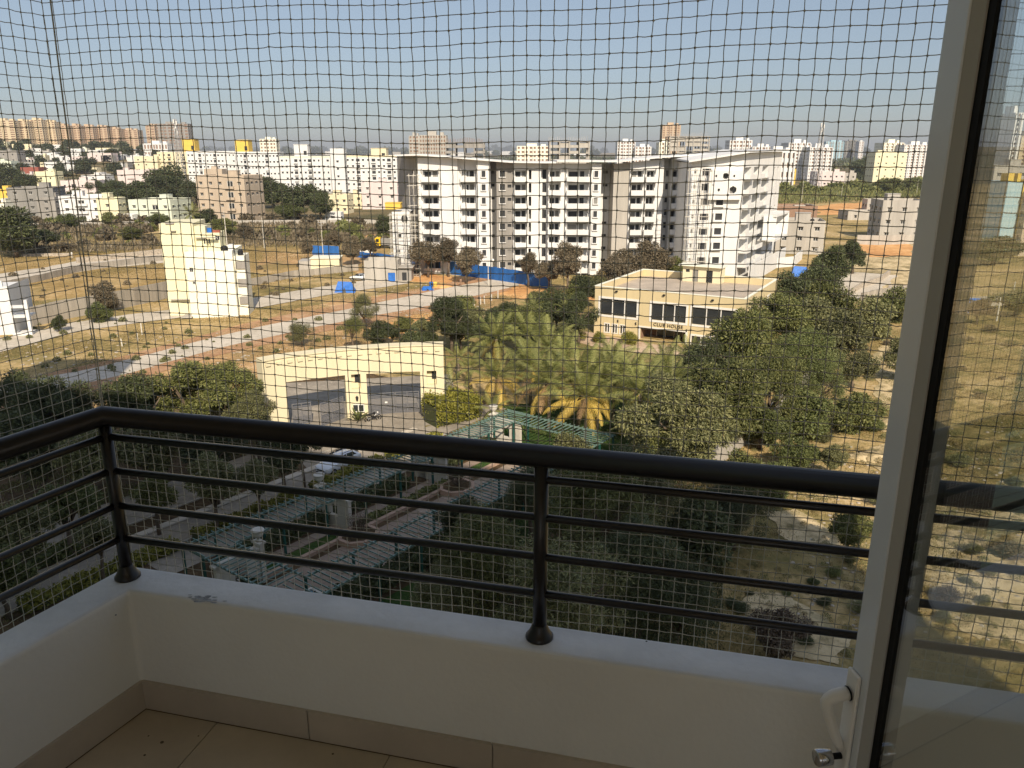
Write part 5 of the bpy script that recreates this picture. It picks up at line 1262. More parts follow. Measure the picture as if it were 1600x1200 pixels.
def insidepx(poly, n):
    P = np.array([[G(*p).x, G(*p).y] for p in poly]); lo, hi = P.min(0), P.max(0); out = []
    tot = 0
    while tot < n:
        q = rng.uniform(lo, hi, (n*2, 2)); ins = np.zeros(len(q), bool); j = len(P)-1
        for i in range(len(P)):
            xi, yi, xj, yj = *P[i], *P[j]
            ins ^= ((yi > q[:,1]) != (yj > q[:,1])) & (q[:,0] < (xj-xi)*(q[:,1]-yi)/(yj-yi+1e-12)+xi); j = i
        out.append(q[ins]); tot += ins.sum()
    q = np.concatenate(out)[:n]; return q
def scrub(name, label, poly, n, size, m, clump=.5, thr=.1, hmul=0, asp=.25):
    q = insidepx(poly, int(n*2.2)); f = np.sin(q[:,0]*clump+3*np.sin(q[:,1]*clump*.4))+np.sin(q[:,1]*clump*1.2+2.2*np.sin(q[:,0]*clump*.6)); q = q[f+rng.normal(0,.5,len(f)) > thr]
    for R_ in ROADS: q = q[~inpoly(R_, q)]
    q = q[:n]
    stuffcloud(name, label, np.column_stack([q, rng.random(len(q))*hmul]), size, m, asp, 1.2)
clumps('distant_treetops', 'dark treetops on the skyline behind the long white row', 80, (250,0,700,0), (4,8), L_['far'], (239,240.5,242))
clumps('distant_treetops', 'dark treetops along the right skyline', 110, (740,0,1480,0), (3.5,8), L_['far'], (239,240,242,245))
clumps('low_bushes', 'low bushes covering the green plain at right', 60, (1210,0,1460,0), (3.5,8), L_['mango'], (262,270,290,296,302))
clumps('low_bushes', 'brown green bushes on the embankment slope', 60, (-5,346,620,384), (4,11), L_['dusty'])
clumps('low_bushes', 'green bushes on the embankment slope', 40, (-5,350,620,384), (4,10), L_['mango'])
clumps('low_plants', 'low plants on the empty plots beside the road', 70, (0,500,560,590), (1.5,6), L_['mango2'], None, .35)
clumps('low_plants', 'low dry plants in the brown field', 60, (0,405,560,470), (1.5,5), L_['dusty'], None, .35)
clumps('low_plants', 'small weeds clumped on the open land at right', 260, (1150,560,1600,1040), (2,9), L_['mango2'], None, .18)
clumps('low_plants', 'dry weeds clumped on the open land at right', 220, (1150,560,1600,1040), (2,8), L_['drygrass'], None, .18)
scrub('dry_grass', 'tufts of dry grass on the empty plots', [(0,640),(0,550),(300,500),(640,445),(860,450),(700,500),(420,600),(150,660)], 60000, .2, L_['drygrass'], .35, .3)
scrub('dry_grass', 'dry grass in the brown field', [(0,480),(0,395),(560,375),(600,420),(260,470)], 40000, .3, L_['drygrass'], .12, .3)
scrub('scrub_growth', 'brown scrub covering the embankment slope', [(0,353),(620,348),(620,380),(300,392),(0,400)], 16000, 1.3, L_['dusty'], .05, -.3, .6)
scrub('dry_grass', 'dry grass on the open land at right', [(1130,740),(1300,560),(1460,470),(1600,470),(1600,1060),(1120,1060)], 110000, .15, L_['drygrass'], .45, .75)
scrub('green_weeds', 'green weeds on the open land at right', [(1130,780),(1300,600),(1460,500),(1600,500),(1600,1060),(1120,1060)], 90000, .14, L_['mango'], .4, .95)
scrub('green_weeds', 'green ground cover under the shaded trees', [EP_ for EP_ in [(620,1000),(700,800),(960,740),(1130,760),(1130,1040)]], 50000, .2, L_['dark'], .5, -.2)
scrub('scrub_growth', 'green scrub on the right hand plain', [(1205,300),(1445,285),(1445,312),(1205,322)], 9000, 2.0, L_['mango'], .02, -.5, .8)
scrub('lawn_grass', 'lawn blades behind the pergola', [(700,640),(960,625),(1130,600),(1130,720),(880,700)], 16000, .22, L_['green'], .8, -.4)
scrub('green_weeds', 'weeds along the estate verge at left', [(0,1000),(0,700),(430,660),(480,720),(200,900)], 26000, .18, L_['mango'], .6, .5)
# rocks
rk = MB(); bm_ = bmesh.new(); bmesh.ops.create_icosphere(bm_, subdivisions=1, radius=1)
for v in bm_.verts: v.co *= random.uniform(.75,1.2)
rme = bpy.data.meshes.new('rock'); bm_.to_mesh(rme); rme.materials.append(M['stone'])
def stones(n, box, s, label):
    mb = MB(); vs_ = [tuple(v.co) for v in rme.vertices]; fs = [tuple(p.vertices) for p in rme.polygons]
    for i in range(n):
        p = G(random.uniform(box[0],box[2]), random.uniform(box[1],box[3])); k = random.uniform(*s); a = random.uniform(0,6.28); b0 = len(mb.v)
        for v in vs_: mb.v.append((p.x+k*(v[0]*math.cos(a)-v[1]*math.sin(a)), p.y+k*(v[0]*math.sin(a)+v[1]*math.cos(a)), max(-.02, k*.6*v[2])))
        for f in fs: mb.f.append(tuple(b0+j for j in f)); mb.m.append(0)
    o = mb.build('loose_stones', M['stone']); tag(o, label, kind='stuff')
stones(420, (0,520,560,610), (.06,.3), 'loose stones on the empty plots')
stones(260, (560,440,760,500), (.08,.35), 'rubble beside the orange earth')
stones(420, (1230,640,1600,1000), (.05,.22), 'loose stones on the open land at right')
stones(160, (1390,446,1440,462), (.2,.5), 'heap of pale rubble right of the concrete yard')
for (px,py,s,lab) in ((1385,665,2.2,'low heap of yellow sand beside the door frame'),(1370,715,1.8,'small heap of yellow sand above the handrail at right'),(1345,715,1.2,'smaller spill of yellow sand left of the heaps'),(585,372,5,'red soil heap behind the low blue fence'),(690,448,2.5,'orange soil heap beside the blue drums')):
    p = G(px,py); mb = MB(); N_ = 18; prof = [(1,0),(.8,.14),(.5,.3),(.22,.42),(.02,.46)]; mb.lathe([(r_*s, z*s*.55) for r_, z in prof], (0,0,0), N_)
    for i, v in enumerate(mb.v):
        k = 1+.18*math.sin(i*2.3)+random.uniform(-.08,.08); mb.v[i] = (v[0]*k, v[1]*k, v[2])
    o = mb.build('soil_heap', M['sand'] if 'sand' in lab else M['orangeearth'], None, True, (p.x,p.y,0.01)); tag(o, lab, 'heap')
# ------------------------------------------------------------------ coconut palms
def frondmesh(name, seed, L=1.0, curve=1.0, nl=48):
    r = random.Random(seed); V = []; F = []
    def at(t): return Vector((L*t*(1-.16*t*t*curve), 0, -.34*L*t**2.2*curve))
    for i in range(8):
        a, b = at(i/8), at((i+1)/8); w = .009*L*(1-i/9); n = len(V)
        V += [tuple(a+Vector((0,w,0))), tuple(a-Vector((0,w,0))), tuple(b-Vector((0,w*.85,0))), tuple(b+Vector((0,w*.85,0)))]; F.append((n,n+1,n+2,n+3))
    for i in range(nl):
        t = .14+.86*i/(nl-1); c = at(t); d = (at(min(1,t+.02))-at(t-.02)).normalized(); ll = L*.18*(math.sin(math.pi*(.16+.8*t))**.7)*r.uniform(.85,1.12)
        for s in (1,-1):
            dr = (d*.55+Vector((0,s*.85,-.30*curve+r.uniform(-.15,.1)))).normalized(); m = c+dr*ll*.5; e = c+dr*ll+Vector((0,0,-ll*.28)); w = d*L*.0046; n = len(V)
            V += [tuple(c-w), tuple(c+w), tuple(m+w*1.2), tuple(m-w*1.2)]; F.append((n,n+1,n+2,n+3)); n = len(V)
            V += [tuple(m-w*1.2), tuple(m+w*1.2), tuple(e+w*.2), tuple(e-w*.2)]; F.append((n,n+1,n+2,n+3))
    return npmesh(name, np.array(V), np.array(F), [L_['palm']])
FR = [frondmesh('frond', i, 1, c) for i, c in enumerate((.55,.85,1.15,1.45))]
def palm(px, py, ht, L, label, yellow=0, nf=17, dry=0, group=None):
    c = G(px, py, ht); root = empty('coconut_palm', (c.x, c.y, 0), random.uniform(0,6.28), label, 'palm tree', group)
    mb = MB(); pts = [(0,0,0)]+[(.25*math.sin(t*2), .2*t, ht*t) for t in (.3,.6,.85,1)]
    mb.tube([(pts[i][0]-pts[-1][0]*(i/4), pts[i][1]-pts[-1][1]*(i/4), pts[i][2]) for i in range(5)], [.24,.18,.15,.15,.2], 9); mb.build('trunk', M['palmbark'], root, True)
    for k in range(nf):
        a = k*2.399+random.uniform(-.2,.2); u = k/nf           # young upright -> old hanging
        el = R(80-112*u**1.15+random.uniform(-8,8)); me = FR[min(3, int(u*4))]
        o = put('frond', me, root, (0,0,ht)); o.rotation_euler = Euler((random.uniform(-.3,.3), -el, a)); s = L*1.16*random.uniform(.85,1.1)*(1 if u > .1 else .85); o.scale = (s,s,s)
        setmat(o, L_['palmy'] if u > 1-yellow else (L_['palmdry'] if u > 1-yellow-dry else L_['palm']))
    return root
for px,py,ht,L,y_,d_,lab in [
 (775,530,5,3.9,.1,0,'tall coconut palm at the left front of the palm grove'),(776,592,3.6,3.6,.35,.1,'low coconut palm with golden hanging fronds at the left of the grove'),(825,525,5.5,3.8,0,0,'coconut palm behind the leftmost one in the grove'),
 (858,600,5,4.0,.2,.1,'coconut palm with drooping golden fronds above the pergola corner'),(915,622,4.6,4.0,.35,.1,'front coconut palm with long golden fronds hanging over the lawn'),(905,590,5.5,4.1,.1,0,'coconut palm in the middle of the grove'),
 (960,590,4.8,3.8,0,.05,'coconut palm right of the middle of the grove'),(1000,615,5,4.2,.1,0,'front right coconut palm with broad pale fronds'),(1040,572,4.5,3.3,0,0,'coconut palm rising in front of the club house porch'),
 (955,560,4.5,3.3,0,.05,'coconut palm in front of the three small club house windows'),(1078,560,4.5,3.3,0,0,'coconut palm at the right of the grove below the club house'),(880,565,5,3.8,0,.1,'rear coconut palm near the tan path'),(855,545,5.5,3.9,0,0,'coconut palm between the leftmost pair and the tan path'),(935,600,5,4.1,.15,0,'coconut palm behind the golden fronded front palm'),(985,592,4.5,3.7,0,0,'tall coconut palm crowding the middle of the grove'),(830,575,4.5,3.8,.2,.05,'coconut palm just left of the drooping golden one'),(1050,600,4.5,3.5,0,0,'coconut palm touching the dark tree on the right'),
 (715,560,2.6,2.4,0,0,'small bushy palm beside the right end of the gatehouse'),(705,600,2.4,2.2,0,0,'small bushy palm above the clipped hedge'),(735,575,2.6,2.3,0,0,'small palm between the gatehouse and the grove'),(770,640,1.6,2.2,0,0,'squat palm on the lawn left of the pergola top corner'),
 (883,482,5.5,1.9,0,0,'slender upright palm left of the club house'),(833,480,5,2.2,0,0,'small palm in the dark belt left of the club house'),
 (605,250,8,6,0,0,'palm standing behind the small white annexe') ]:
    palm(px,py,ht,L,lab,y_,24 if L > 3 else 14,d_)
palm(300,335,5,4.5,'pale coconut palm between the mint house and the tan apartment house')
p = G(560,660); AG = empty('agave', (p.x,p.y,0), 0, 'spiky green plant at the foot of the central gatehouse pier', 'plant')
for k in range(26):
    a = k*2.4; el = R(15+60*random.random()); mb = MB(); d = Vector((math.cos(a)*math.cos(el), math.sin(a)*math.cos(el), math.sin(el))); s_ = Vector((-math.sin(a),math.cos(a),0))*.1; L0 = random.uniform(1.3,2.0)
    mb.quad(-s_*.6, s_*.6, d*L0*.55+s_, d*L0*.55-s_); mb.quad(d*L0*.55-s_, d*L0*.55+s_, d*L0+s_*.1-Vector((0,0,.1)), d*L0-s_*.1-Vector((0,0,.1))); mb.build('leaf', L_['green'], AG, loc=(0,0,.3))
# hedges
def hedge(p, q, w, h, label, m='hedge', n=None, name='hedge'):
    root = empty(name, (p.x,p.y,0), 0, label, 'hedge'); d = q-p; L = d.length; n = n or int(L*w*h*160+900)
    t = rng.random(n); u = rng.uniform(-1,1,n); z = rng.random(n)**.6; nn = Vector((-d.y,d.x,0)).normalized()
    rad = 1+.12*np.sin(t*L*2.1)+.08*rng.normal(size=n); edge = rng.random(n) < .75
    u = np.where(edge & (rng.random(n) < .5), np.sign(u)*(1-.1*rng.random(n)), u); z = np.where(edge & (np.abs(u) < .85), 1-.08*rng.random(n), z)
    P = np.column_stack([d.x*t+nn.x*u*w/2*rad, d.y*t+nn.y*u*w/2*rad, z*h*rad])
    s = .16*(.6+.8*rng.random(n)); a = rng.normal(size=(n,3)); a /= np.linalg.norm(a,axis=1,keepdims=True); b = np.cross(a, rng.normal(size=(n,3))); b /= np.linalg.norm(b,axis=1,keepdims=True)
    V = np.empty((n,4,3)); V[:,0] = P-a*s[:,None]; V[:,1] = P+b*s[:,None]*.5; V[:,2] = P+a*s[:,None]; V[:,3] = P-b*s[:,None]*.5
    put('foliage', npmesh('foliage', V.reshape(-1,3), np.arange(n*4).reshape(n,4), [L_[m]]), root)
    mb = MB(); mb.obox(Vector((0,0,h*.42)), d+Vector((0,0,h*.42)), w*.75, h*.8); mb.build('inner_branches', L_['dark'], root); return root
p, q = G(672,664), G(742,648); hedge(p, q, 3.2, 2.6, 'clipped yellow green shrub hedge right of the gatehouse', n=9000)
hedge(EP(5,-5.1), EP(12,-5.1), 1.0, .8, 'yellow green hedge strip beside the white car'); hedge(EP(13,-5.1), EP(21,-5.1), 1.0, .8, 'yellow green hedge strip along the middle of the pergola')
hedge(EP(22.5,-5.0), EP(32,-5.0), 1.0, .8, 'yellow green hedge strip at the near end of the driveway'); hedge(EP(33.5,-5.1), EP(44,-5.1), 1.2, .8, 'yellow green hedge strip beyond the pergola end', 'hedge')
hedge(EP(38,-10.4), EP(52,-10.4), 1.2, .9, 'bright green hedge seen past the left railing', 'green')
for px,py,s,lab in ((905,525,1.0,'round clipped bush at the left of the club house door path'),(935,527,1.1,'round clipped bush under the small club house windows'),(982,530,1.3,'round clipped bush left of the club house porch')):
    tree(px,py,.8,0,'bush','hedge',lab,name='bush',pos=G(px,py,.8),rad=s*1.2,cat='bush')
# ------------------------------------------------------------------ pergola
PG = empty('pergola', (T0.x,T0.y,0), math.atan2(E1.y,E1.x), 'long rectangular green metal pergola of slatted strips round a tiled court', 'pergola')
PH = 2.8; PL, PW, SW = 35.7, 12.1, 2.4     # local x along the drive, local y = across (E2 side is +y)
sgn = 1 if Vector((-E1.y,E1.x,0)).dot(E2) > 0 else -1
def pb(mb, x0,y0,x1,y1,z,w,h): mb.obox((x0,sgn*y0,z),(x1,sgn*y1,z),w,h)
for (x0,y0,x1,y1) in ((0,0,PL,0),(SW,SW,PL-SW,SW),(SW,PW-SW,PL-SW,PW-SW),(0,PW,PL,PW),(0,0,0,PW),(SW,SW,SW,PW-SW),(PL,0,PL,PW),(PL-SW,SW,PL-SW,PW-SW)):
    mb = MB(); pb(mb,x0,y0,x1,y1,PH,.09,.14); mb.build('beam', M['metalgreen2'], PG)
sm = MB(); sm.obox((0,-.25,0),(0,SW+.25,0),.05,.08); sme = sm.mesh('slat', M['metalgreen2'])
for y0 in (0, PW-SW):
    n = int((PL)/.46)
    for k in range(n+1):
        o = put('slat', sme, PG, (k*PL/n, (y0 if sgn > 0 else -y0-SW), PH+.12))
sm2 = MB(); sm2.obox((-.2,0,0),(SW+.2,0,0),.05,.08); sme2 = sm2.mesh('slat', M['metalgreen2'])
for x0 in (0, PL-SW):
    n = int((PW-2*SW)/.46)
    for k in range(1, n): put('slat', sme2, PG, (x0, sgn*(SW+k*(PW-2*SW)/n), PH+.12))
pm = MB(); pm.box(-.07,-.07,0,.07,.07,PH-.07); pm.box(-.14,-.14,0,.14,.14,.06); pme = pm.mesh('post', M['metalgreen'])
for x in [0,SW]+[SW+(PL-2*SW)*k/8 for k in range(1,8)]+[PL-SW,PL]:
    for y in (0,SW,PW-SW,PW):
        put('post', pme, PG, (x, sgn*y, 0))
# tiled court floor, tile by tile
CT = empty('court_paving', (T0.x,T0.y,.0), math.atan2(E1.y,E1.x)); tag(CT, 'tan square tiles of the path under the pergola', kind='structure')
tm = MB(); tm.box(.0,.0,0,.98,.98,.05)
tms = [tm.mesh('tile', M['tile']), tm.mesh('tile', M['tile2'])]
for i in range(33):
    for j in range(5):
        if 1.5+i > PL: continue
        x, y = 1.2+i*1.01, 4.45+j*1.01
        put('tile', tms[random.random() < .35], CT, (x, sgn*y if sgn > 0 else -y-.98, .06))
for i in range(33):
    put('tile', tms[random.random() < .5], CT, (1.2+i*1.01, 1.15 if sgn > 0 else -2.13, .06))
kerb(3, 34, 3.6, .35, .3, 'pinkstone', 'low pink stone border edging the tiled path')
epatch('lawn', 3, 33, 2.5, 6.0, M['drygrass']) if False else epatch('lawn', 3, 33, 2.2, 3.4, M['lawn'])
hedge(EP(3,.1), EP(13,.1), 1.3, .8, 'dark planting under the far half of the left pergola strip', 'dark')
hedge(EP(15,.1), EP(33,.1), 1.3, .9, 'dark planting under the near half of the left pergola strip', 'dark')
hedge(EP(3,10.6), EP(18,10.6), 1.8, 1.0, 'dark planting under the far half of the right pergola strip', 'dark')
hedge(EP(18.5,10.6), EP(33,10.6), 1.8, 1.0, 'dark planting under the near half of the right pergola strip', 'dark')
hedge(EP(34.4,3.8), EP(34.4,11), 1.6, .9, 'dark planting under the near end of the pergola', 'dark')
hedge(EP(12,3.0), EP(22,3.0), .6, .5, 'low planting beside the pink stone border', 'mango')
def planter(a, b, label):
    p = EP(a,b); root = empty('planter', p, math.atan2(E1.y,E1.x), label, 'planter')
    for i in range(8):
        t0, t1 = math.pi*2*(i+.5)/8, math.pi*2*(i+1.5)/8; mb = MB(); mb.obox((1.55*math.cos(t0),1.35*math.sin(t0),.25),(1.55*math.cos(t1),1.35*math.sin(t1),.25),.28,.5); mb.build('planter_wall', M['pinkstone'], root)
    mb = MB(); mb.poly([(1.42*math.cos(math.pi*2*(i+.5)/8),1.22*math.sin(math.pi*2*(i+.5)/8),.42) for i in range(8)]); mb.build('soil', M['gardensoil'], root)
    sh = empty('bare_shrub', (p.x,p.y,.42), 0, 'leafless twiggy shrub in the '+('far' if a < 20 else 'near')+' pink stone planter', 'shrub'); tb = MB(); r2 = random.Random(int(a))
    for i in range(26):
        d = Vector((r2.uniform(-1,1), r2.uniform(-1,1), r2.uniform(.9,2.0))); s0 = d*.55; tb.tube([(0,0,0), s0, s0+Vector((r2.uniform(-.35,.35),r2.uniform(-.35,.35),.6))], [.03,.02,.008], 4)
        for j in range(3): e = s0+Vector((r2.uniform(-.5,.5),r2.uniform(-.5,.5),r2.uniform(.2,.9))); tb.tube([s0*.8, e], [.014,.006], 3)
    tb.build('branches', M['bark'], sh)
    lc = leafcloud('leaves', 700, [((0,0,1.0),.9)], .09, .5, seed=int(a)); o = put('leaves', lc, sh); setmat(o, L_['twig'])
planter(13.2, 4.5, 'octagonal pink stone planter at the far part of the court'); planter(24.4, 4.5, 'octagonal pink stone planter at the near part of the court')
def urnwall(a, b, rz, label, urn_label):
    p = EP(a,b); root = empty('garden_wall', p, math.atan2(E1.y,E1.x)+rz, label, 'garden wall')
    mb = MB(); mb.facade((-1.6,0,0),(1,0,0),3.2,2.5,[(1.0,.9,1.9,1.9)],.3); mb.quad((1.6,0,0),(1.6,.32,0),(1.6,.32,2.5),(1.6,0,2.5)); mb.quad((-1.6,.32,0),(-1.6,0,0),(-1.6,0,2.5),(-1.6,.32,2.5)); mb.facade((1.6,.32,0),(-1,0,0),3.2,2.5,[(1.3,.9,2.2,1.9)],.02); mb.build('wall', M['gardenwhite'], root)
    mb = MB(); mb.box(-1.75,-.12,2.5,1.75,.44,2.66); mb.build('coping', M['gardenwhite'], root)
    mb = MB(); mb.box(-1.95,-.2,0,-1.61,.5,2.9); mb.box(-2.05,-.3,2.9,-1.5,.6,3.02); mb.build('pillar', M['gardenwhite'], root)
    q = root.matrix_basis @ Vector((-1.78,.15,3.02)); m = Matrix.Rotation(root.rotation_euler.z, 3, 'Z') @ Vector((-1.78,.15,3.02)); q = Vector(root.location)+m
    u = empty('urn', q, 0, urn_label, 'urn'); mb = MB(); mb.lathe([(.22,0),(.24,.06),(.08,.14),(.1,.22),(.34,.42),(.4,.62),(.36,.72),(.46,.78),(.44,.84),(.3,.82)], (0,0,0), 14); mb.build('bowl', M['gardenwhite'], u, True)
urnwall(24.0, 1.4, math.pi/2, 'white garden wall with a square opening in the middle of the pergola court', 'white urn on the middle garden wall')
urnwall(13.0, 1.4, math.pi/2, 'white garden wall at the far part of the pergola court', 'white urn on the far garden wall')
urnwall(34.2, 3.6, 0, 'white garden wall near the near end of the pergola', 'large white urn at the near left corner of the pergola')
urnwall(2.2, 1.4, math.pi/2, 'white garden wall under the far corner of the pergola', 'white urn under the far corner of the pergola')
# small pool of blue at the near end
p = EP(32.5, 8.4); r_ = empty('water_basin', p, math.atan2(E1.y,E1.x), 'small blue water basin under the near end of the pergola', 'basin')
mb = MB(); 
for q in ((-1.2,-.9,0,1.2,-.7,.4),(-1.2,.7,0,1.2,.9,.4),(-1.2,-.7,0,-1,.7,.4),(1,-.7,0,1.2,.7,.4)): mb.box(*q)
mb.build('rim', M['gardenwhite'], r_); wm = mat('pool_blue', (.04,.20,.34), rough=.1, var=.1); mb = MB(); mb.quad((-1,-.7,.3),(1,-.7,.3),(1,.7,.3),(-1,.7,.3)); mb.build('water', wm, r_)
# ------------------------------------------------------------------ white car
def car(loc, rz, label, body='carwhite', name='parked_car', s=1.0):
    root = empty(name, loc, rz, label, 'car'); root.scale = (s,s,s)
    # profile sections along x (front +x): x, half width, z bottom, z belt, roof z, roof half width
    S = [(2.18,.62,.42,.62,.64,.55),(2.12,.80,.30,.74,.76,.70),(1.85,.87,.26,.86,.90,.78),(1.25,.90,.26,.96,1.00,.82),(.95,.90,.26,.99,1.10,.76),(.35,.90,.26,1.02,1.52,.66),(-.3,.90,.26,1.03,1.60,.66),(-1.2,.90,.26,1.05,1.57,.65),(-1.75,.89,.28,1.06,1.40,.62),(-2.05,.86,.32,1.02,1.08,.74),(-2.18,.74,.44,.80,.84,.66)]
    mb = MB(); n = 10
    for x, hw, zb, zl, zr, rw in S:
        prof = [(-hw*.92,zb),(-hw,zb+.18),(-hw,zl-.08),(-hw*.97,zl),(-rw,zr),(rw,zr),(hw*.97,zl),(hw,zl-.08),(hw,zb+.18),(hw*.92,zb)]
        mb.v += [(x,y,z) for y,z in prof]
    for i in range(len(S)-1):
        for j in range(n):
            a, b = i*n+j, i*n+(j+1)%n; mb.f.append((a,b,b+n,a+n)); mb.m.append(0)
    mb.f.append(tuple(range(n))); mb.m.append(0); mb.f.append(tuple(reversed(range((len(S)-1)*n, len(S)*n)))); mb.m.append(0)
    o = mb.build('body', M[body], root, True); sb = o.modifiers.new('s','SUBSURF'); sb.levels = sb.render_levels = 2
    for sgn_ in (1,-1):
        g = MB(); A = [(.98,.80,1.06),(.40,.72,1.46),(-.28,.70,1.53),(-.28,.86,1.06)]; g.poly([(x,sgn_*(y+.015),z) for x,y,z in A]); B = [(-.36,.86,1.06),(-.36,.70,1.53),(-1.15,.69,1.50),(-1.62,.80,1.10)]; g.poly([(x,sgn_*(y+.015),z) for x,y,z in B]); g.build('side_window', M['carglass'], root)
        h = MB(); h.obox((2.06,sgn_*.48,.70),(2.0,sgn_*.80,.74),.16,.13); h.build('headlight', M['frame'], root)
        t_ = MB(); t_.obox((-2.1,sgn_*.5,.92),(-2.02,sgn_*.8,.94),.1,.14); t_.build('tail_light', M['redroof'], root)
        mr = MB(); mr.box(.62,sgn_*.9 if sgn_>0 else -1.08,1.0,.74,1.08 if sgn_>0 else -.9,1.13); mr.build('mirror', M[body], root)
        rr_ = MB(); rr_.obox((.2,sgn_*.6,1.64),(-1.4,sgn_*.58,1.63),.04,.04); rr_.build('roof_rail', M['black'], root)
        for x in (1.38,-1.35):
            w = empty('wheel', (x,sgn_*.82,.33)); w.parent = root
            t2 = MB(); t2.tube([(0,-.1,0),(0,.1,0)], .33, 18); t2.build('tyre', M['rubber'], w); r2 = MB(); r2.tube([(0,-.11,0),(0,.11,0)], .2, 12); r2.build('rim', M['steel'], w)
    f = MB(); f.poly([(.99,-.70,1.08),(.99,.70,1.08),(.44,.60,1.50),(.44,-.60,1.50)]); f.build('windscreen', M['carglass'], root).location = (.035,0,.03)
    b = MB(); b.poly([(-2.02,-.68,1.1),(-1.78,-.58,1.40),(-1.78,.58,1.40),(-2.02,.68,1.1)]); b.build('rear_window', M['carglass'], root).location = (-.035,0,.02)
    g = MB(); g.box(2.14,-.42,.5,2.2,.42,.66); g.box(2.12,-.6,.32,2.17,.6,.42); g.build('grille', M['black'], root)
    g = MB(); g.box(2.2,-.24,.44,2.215,.24,.54); g.build('number_plate', M['frame'], root)
    return root
pc = G(529,722,.75); car((pc.x,pc.y,.09), math.atan2(E1.y,E1.x)+.05, 'white hatchback standing on the driveway half hidden by the rail')
pc = G(562,438); car((pc.x,pc.y,.0), 2.9, 'small white car parked left of the block hut')
for px,py,rz,b,lab in ((455,250,0,'carwhite','x'),): pass
# ------------------------------------------------------------------ dump truck
p = G(604,388); TK = empty('dump_truck', (p.x,p.y,0), math.pi, 'dump truck with a yellow cab and dark tipper body on the soil heap', 'truck')
mb = MB(); mb.box(1.6,-1.2,.9,3.2,1.2,3.1); mb.box(1.7,-1.1,3.1,2.9,1.1,3.3); mb.build('cab', M['truckyellow'], TK)
mb = MB(); mb.box(3.2,-1,2.0,3.24,1,2.9); mb.box(2.0,-1.24,2.0,2.9,-1.21,2.9); mb.box(2.0,1.21,2.0,2.9,1.24,2.9); mb.build('cab_window', M['carglass'], TK)
mb = MB(); mb.box(-3.4,-.5,.7,3.0,.5,.95); mb.build('chassis', M['black'], TK)
mb = MB(); mb.poly([(-3.6,-1.25,1.1),(1.3,-1.25,1.1),(1.5,-1.25,3.0),(-3.8,-1.25,2.7)]); mb.poly([(-3.8,1.25,2.7),(1.5,1.25,3.0),(1.3,1.25,1.1),(-3.6,1.25,1.1)]); mb.quad((1.3,-1.25,1.1),(1.3,1.25,1.1),(1.5,1.25,3.0),(1.5,-1.25,3.0)); mb.quad((-3.6,1.25,1.1),(-3.6,-1.25,1.1),(-3.8,-1.25,2.7),(-3.8,1.25,2.7)); mb.quad((-3.6,-1.25,1.1),(-3.6,1.25,1.1),(1.3,1.25,1.1),(1.3,-1.25,1.1)); mb.build('tipper_body', M['dgrey'], TK)
for x in (2.3,-1.4,-2.6):
    for s in (-1.05,1.05): mb = MB(); mb.tube([(x,s-.15,.5),(x,s+.15,.5)], .5, 14); mb.build('wheel', M['rubber'], TK)
# ------------------------------------------------------------------ motorbike by the gate
p = G(583,658); MBK = empty('motorcycle', (p.x,p.y,0), .6, 'dark motorcycle leaning beside the central gatehouse pier', 'motorcycle')
for x in (-.65,.65):
    mb = MB(); prev = [(x+.3*math.cos(t*math.pi/8), 0, .31+.3*math.sin(t*math.pi/8)) for t in range(17)]; mb.tube(prev, .05, 6, False); mb.tube([(x,-.06,.31),(x,.06,.31)], .09, 8); mb.build('wheel', M['rubber'], MBK)
mb = MB(); mb.tube([(.65,0,.31),(.45,0,.95)], .035, 6); mb.tube([(-.65,0,.31),(-.1,0,.4),(.4,0,.75)], .04, 6); mb.tube([(-.65,0,.35),(-.55,0,.75),(.35,0,.8)], .03, 6); mb.build('bike_frame', M['steel'], MBK)
mb = MB(); mb.box(-.15,-.13,.32,.25,.13,.6); mb.build('engine', M['black'], MBK); mb = MB(); mb.lathe([(.05,-.2),(.14,-.08),(.15,.05),(.05,.14)], (.18,0,.88), 10); mb.build('fuel_tank', M['black'], MBK)
mb = MB(); mb.box(-.75,-.12,.8,-.0,.12,.9); mb.build('seat', M['black'], MBK); mb = MB(); mb.tube([(.35,-.36,1.05),(.46,-.1,1.0),(.46,.1,1.0),(.35,.36,1.05)], .018, 6); mb.build('handlebar', M['steel'], MBK); mb = MB(); mb.tube([(.5,0,.9),(.62,0,.9)], .09, 10); mb.build('headlight', M['frame'], MBK)
# ------------------------------------------------------------------ tents, tarps, drums
def tent(px, py, w, h, label):
    p = G(px,py); root = empty('tarpaulin_shelter', (p.x,p.y,0), random.uniform(-.3,.3), label, 'shelter'); mb = MB()
    A = [(-w/2,-1.4,0),(w/2,-1.4,0),(w/2*.98,1.4,0),(-w/2,1.4,0)]; r0, r1 = Vector((-w*.34,0,h)), Vector((w*.30,.1,h*.93)); mid = Vector((0,-.3,h*.86))
    mb.quad(A[0],A[1],r1,r0); mb.quad(A[2],A[3],r0,r1); mb.poly([A[3],A[0],r0]); mb.poly([A[1],A[2],r1]); o = mb.build('sheet', M['bluetarp'], root)
    mb = MB(); mb.poly([(-.5,-1.42,0),(.35,-1.42,0),(.0,-.86,h*.48)]); mb.build('entrance', M['dark'], root)
tent(540,456,4.2,2.2,'blue tarpaulin tent beside the narrow concrete road'); tent(668,453,2.6,.8,'low blue tarpaulin beside the blue and yellow drums')
tent(1250,432,4.5,2.4,'crumpled blue tarpaulin behind the club house among dark trees'); tent(1514,487,6,2.6,'blue tarpaulin shelter seen through the door glass')
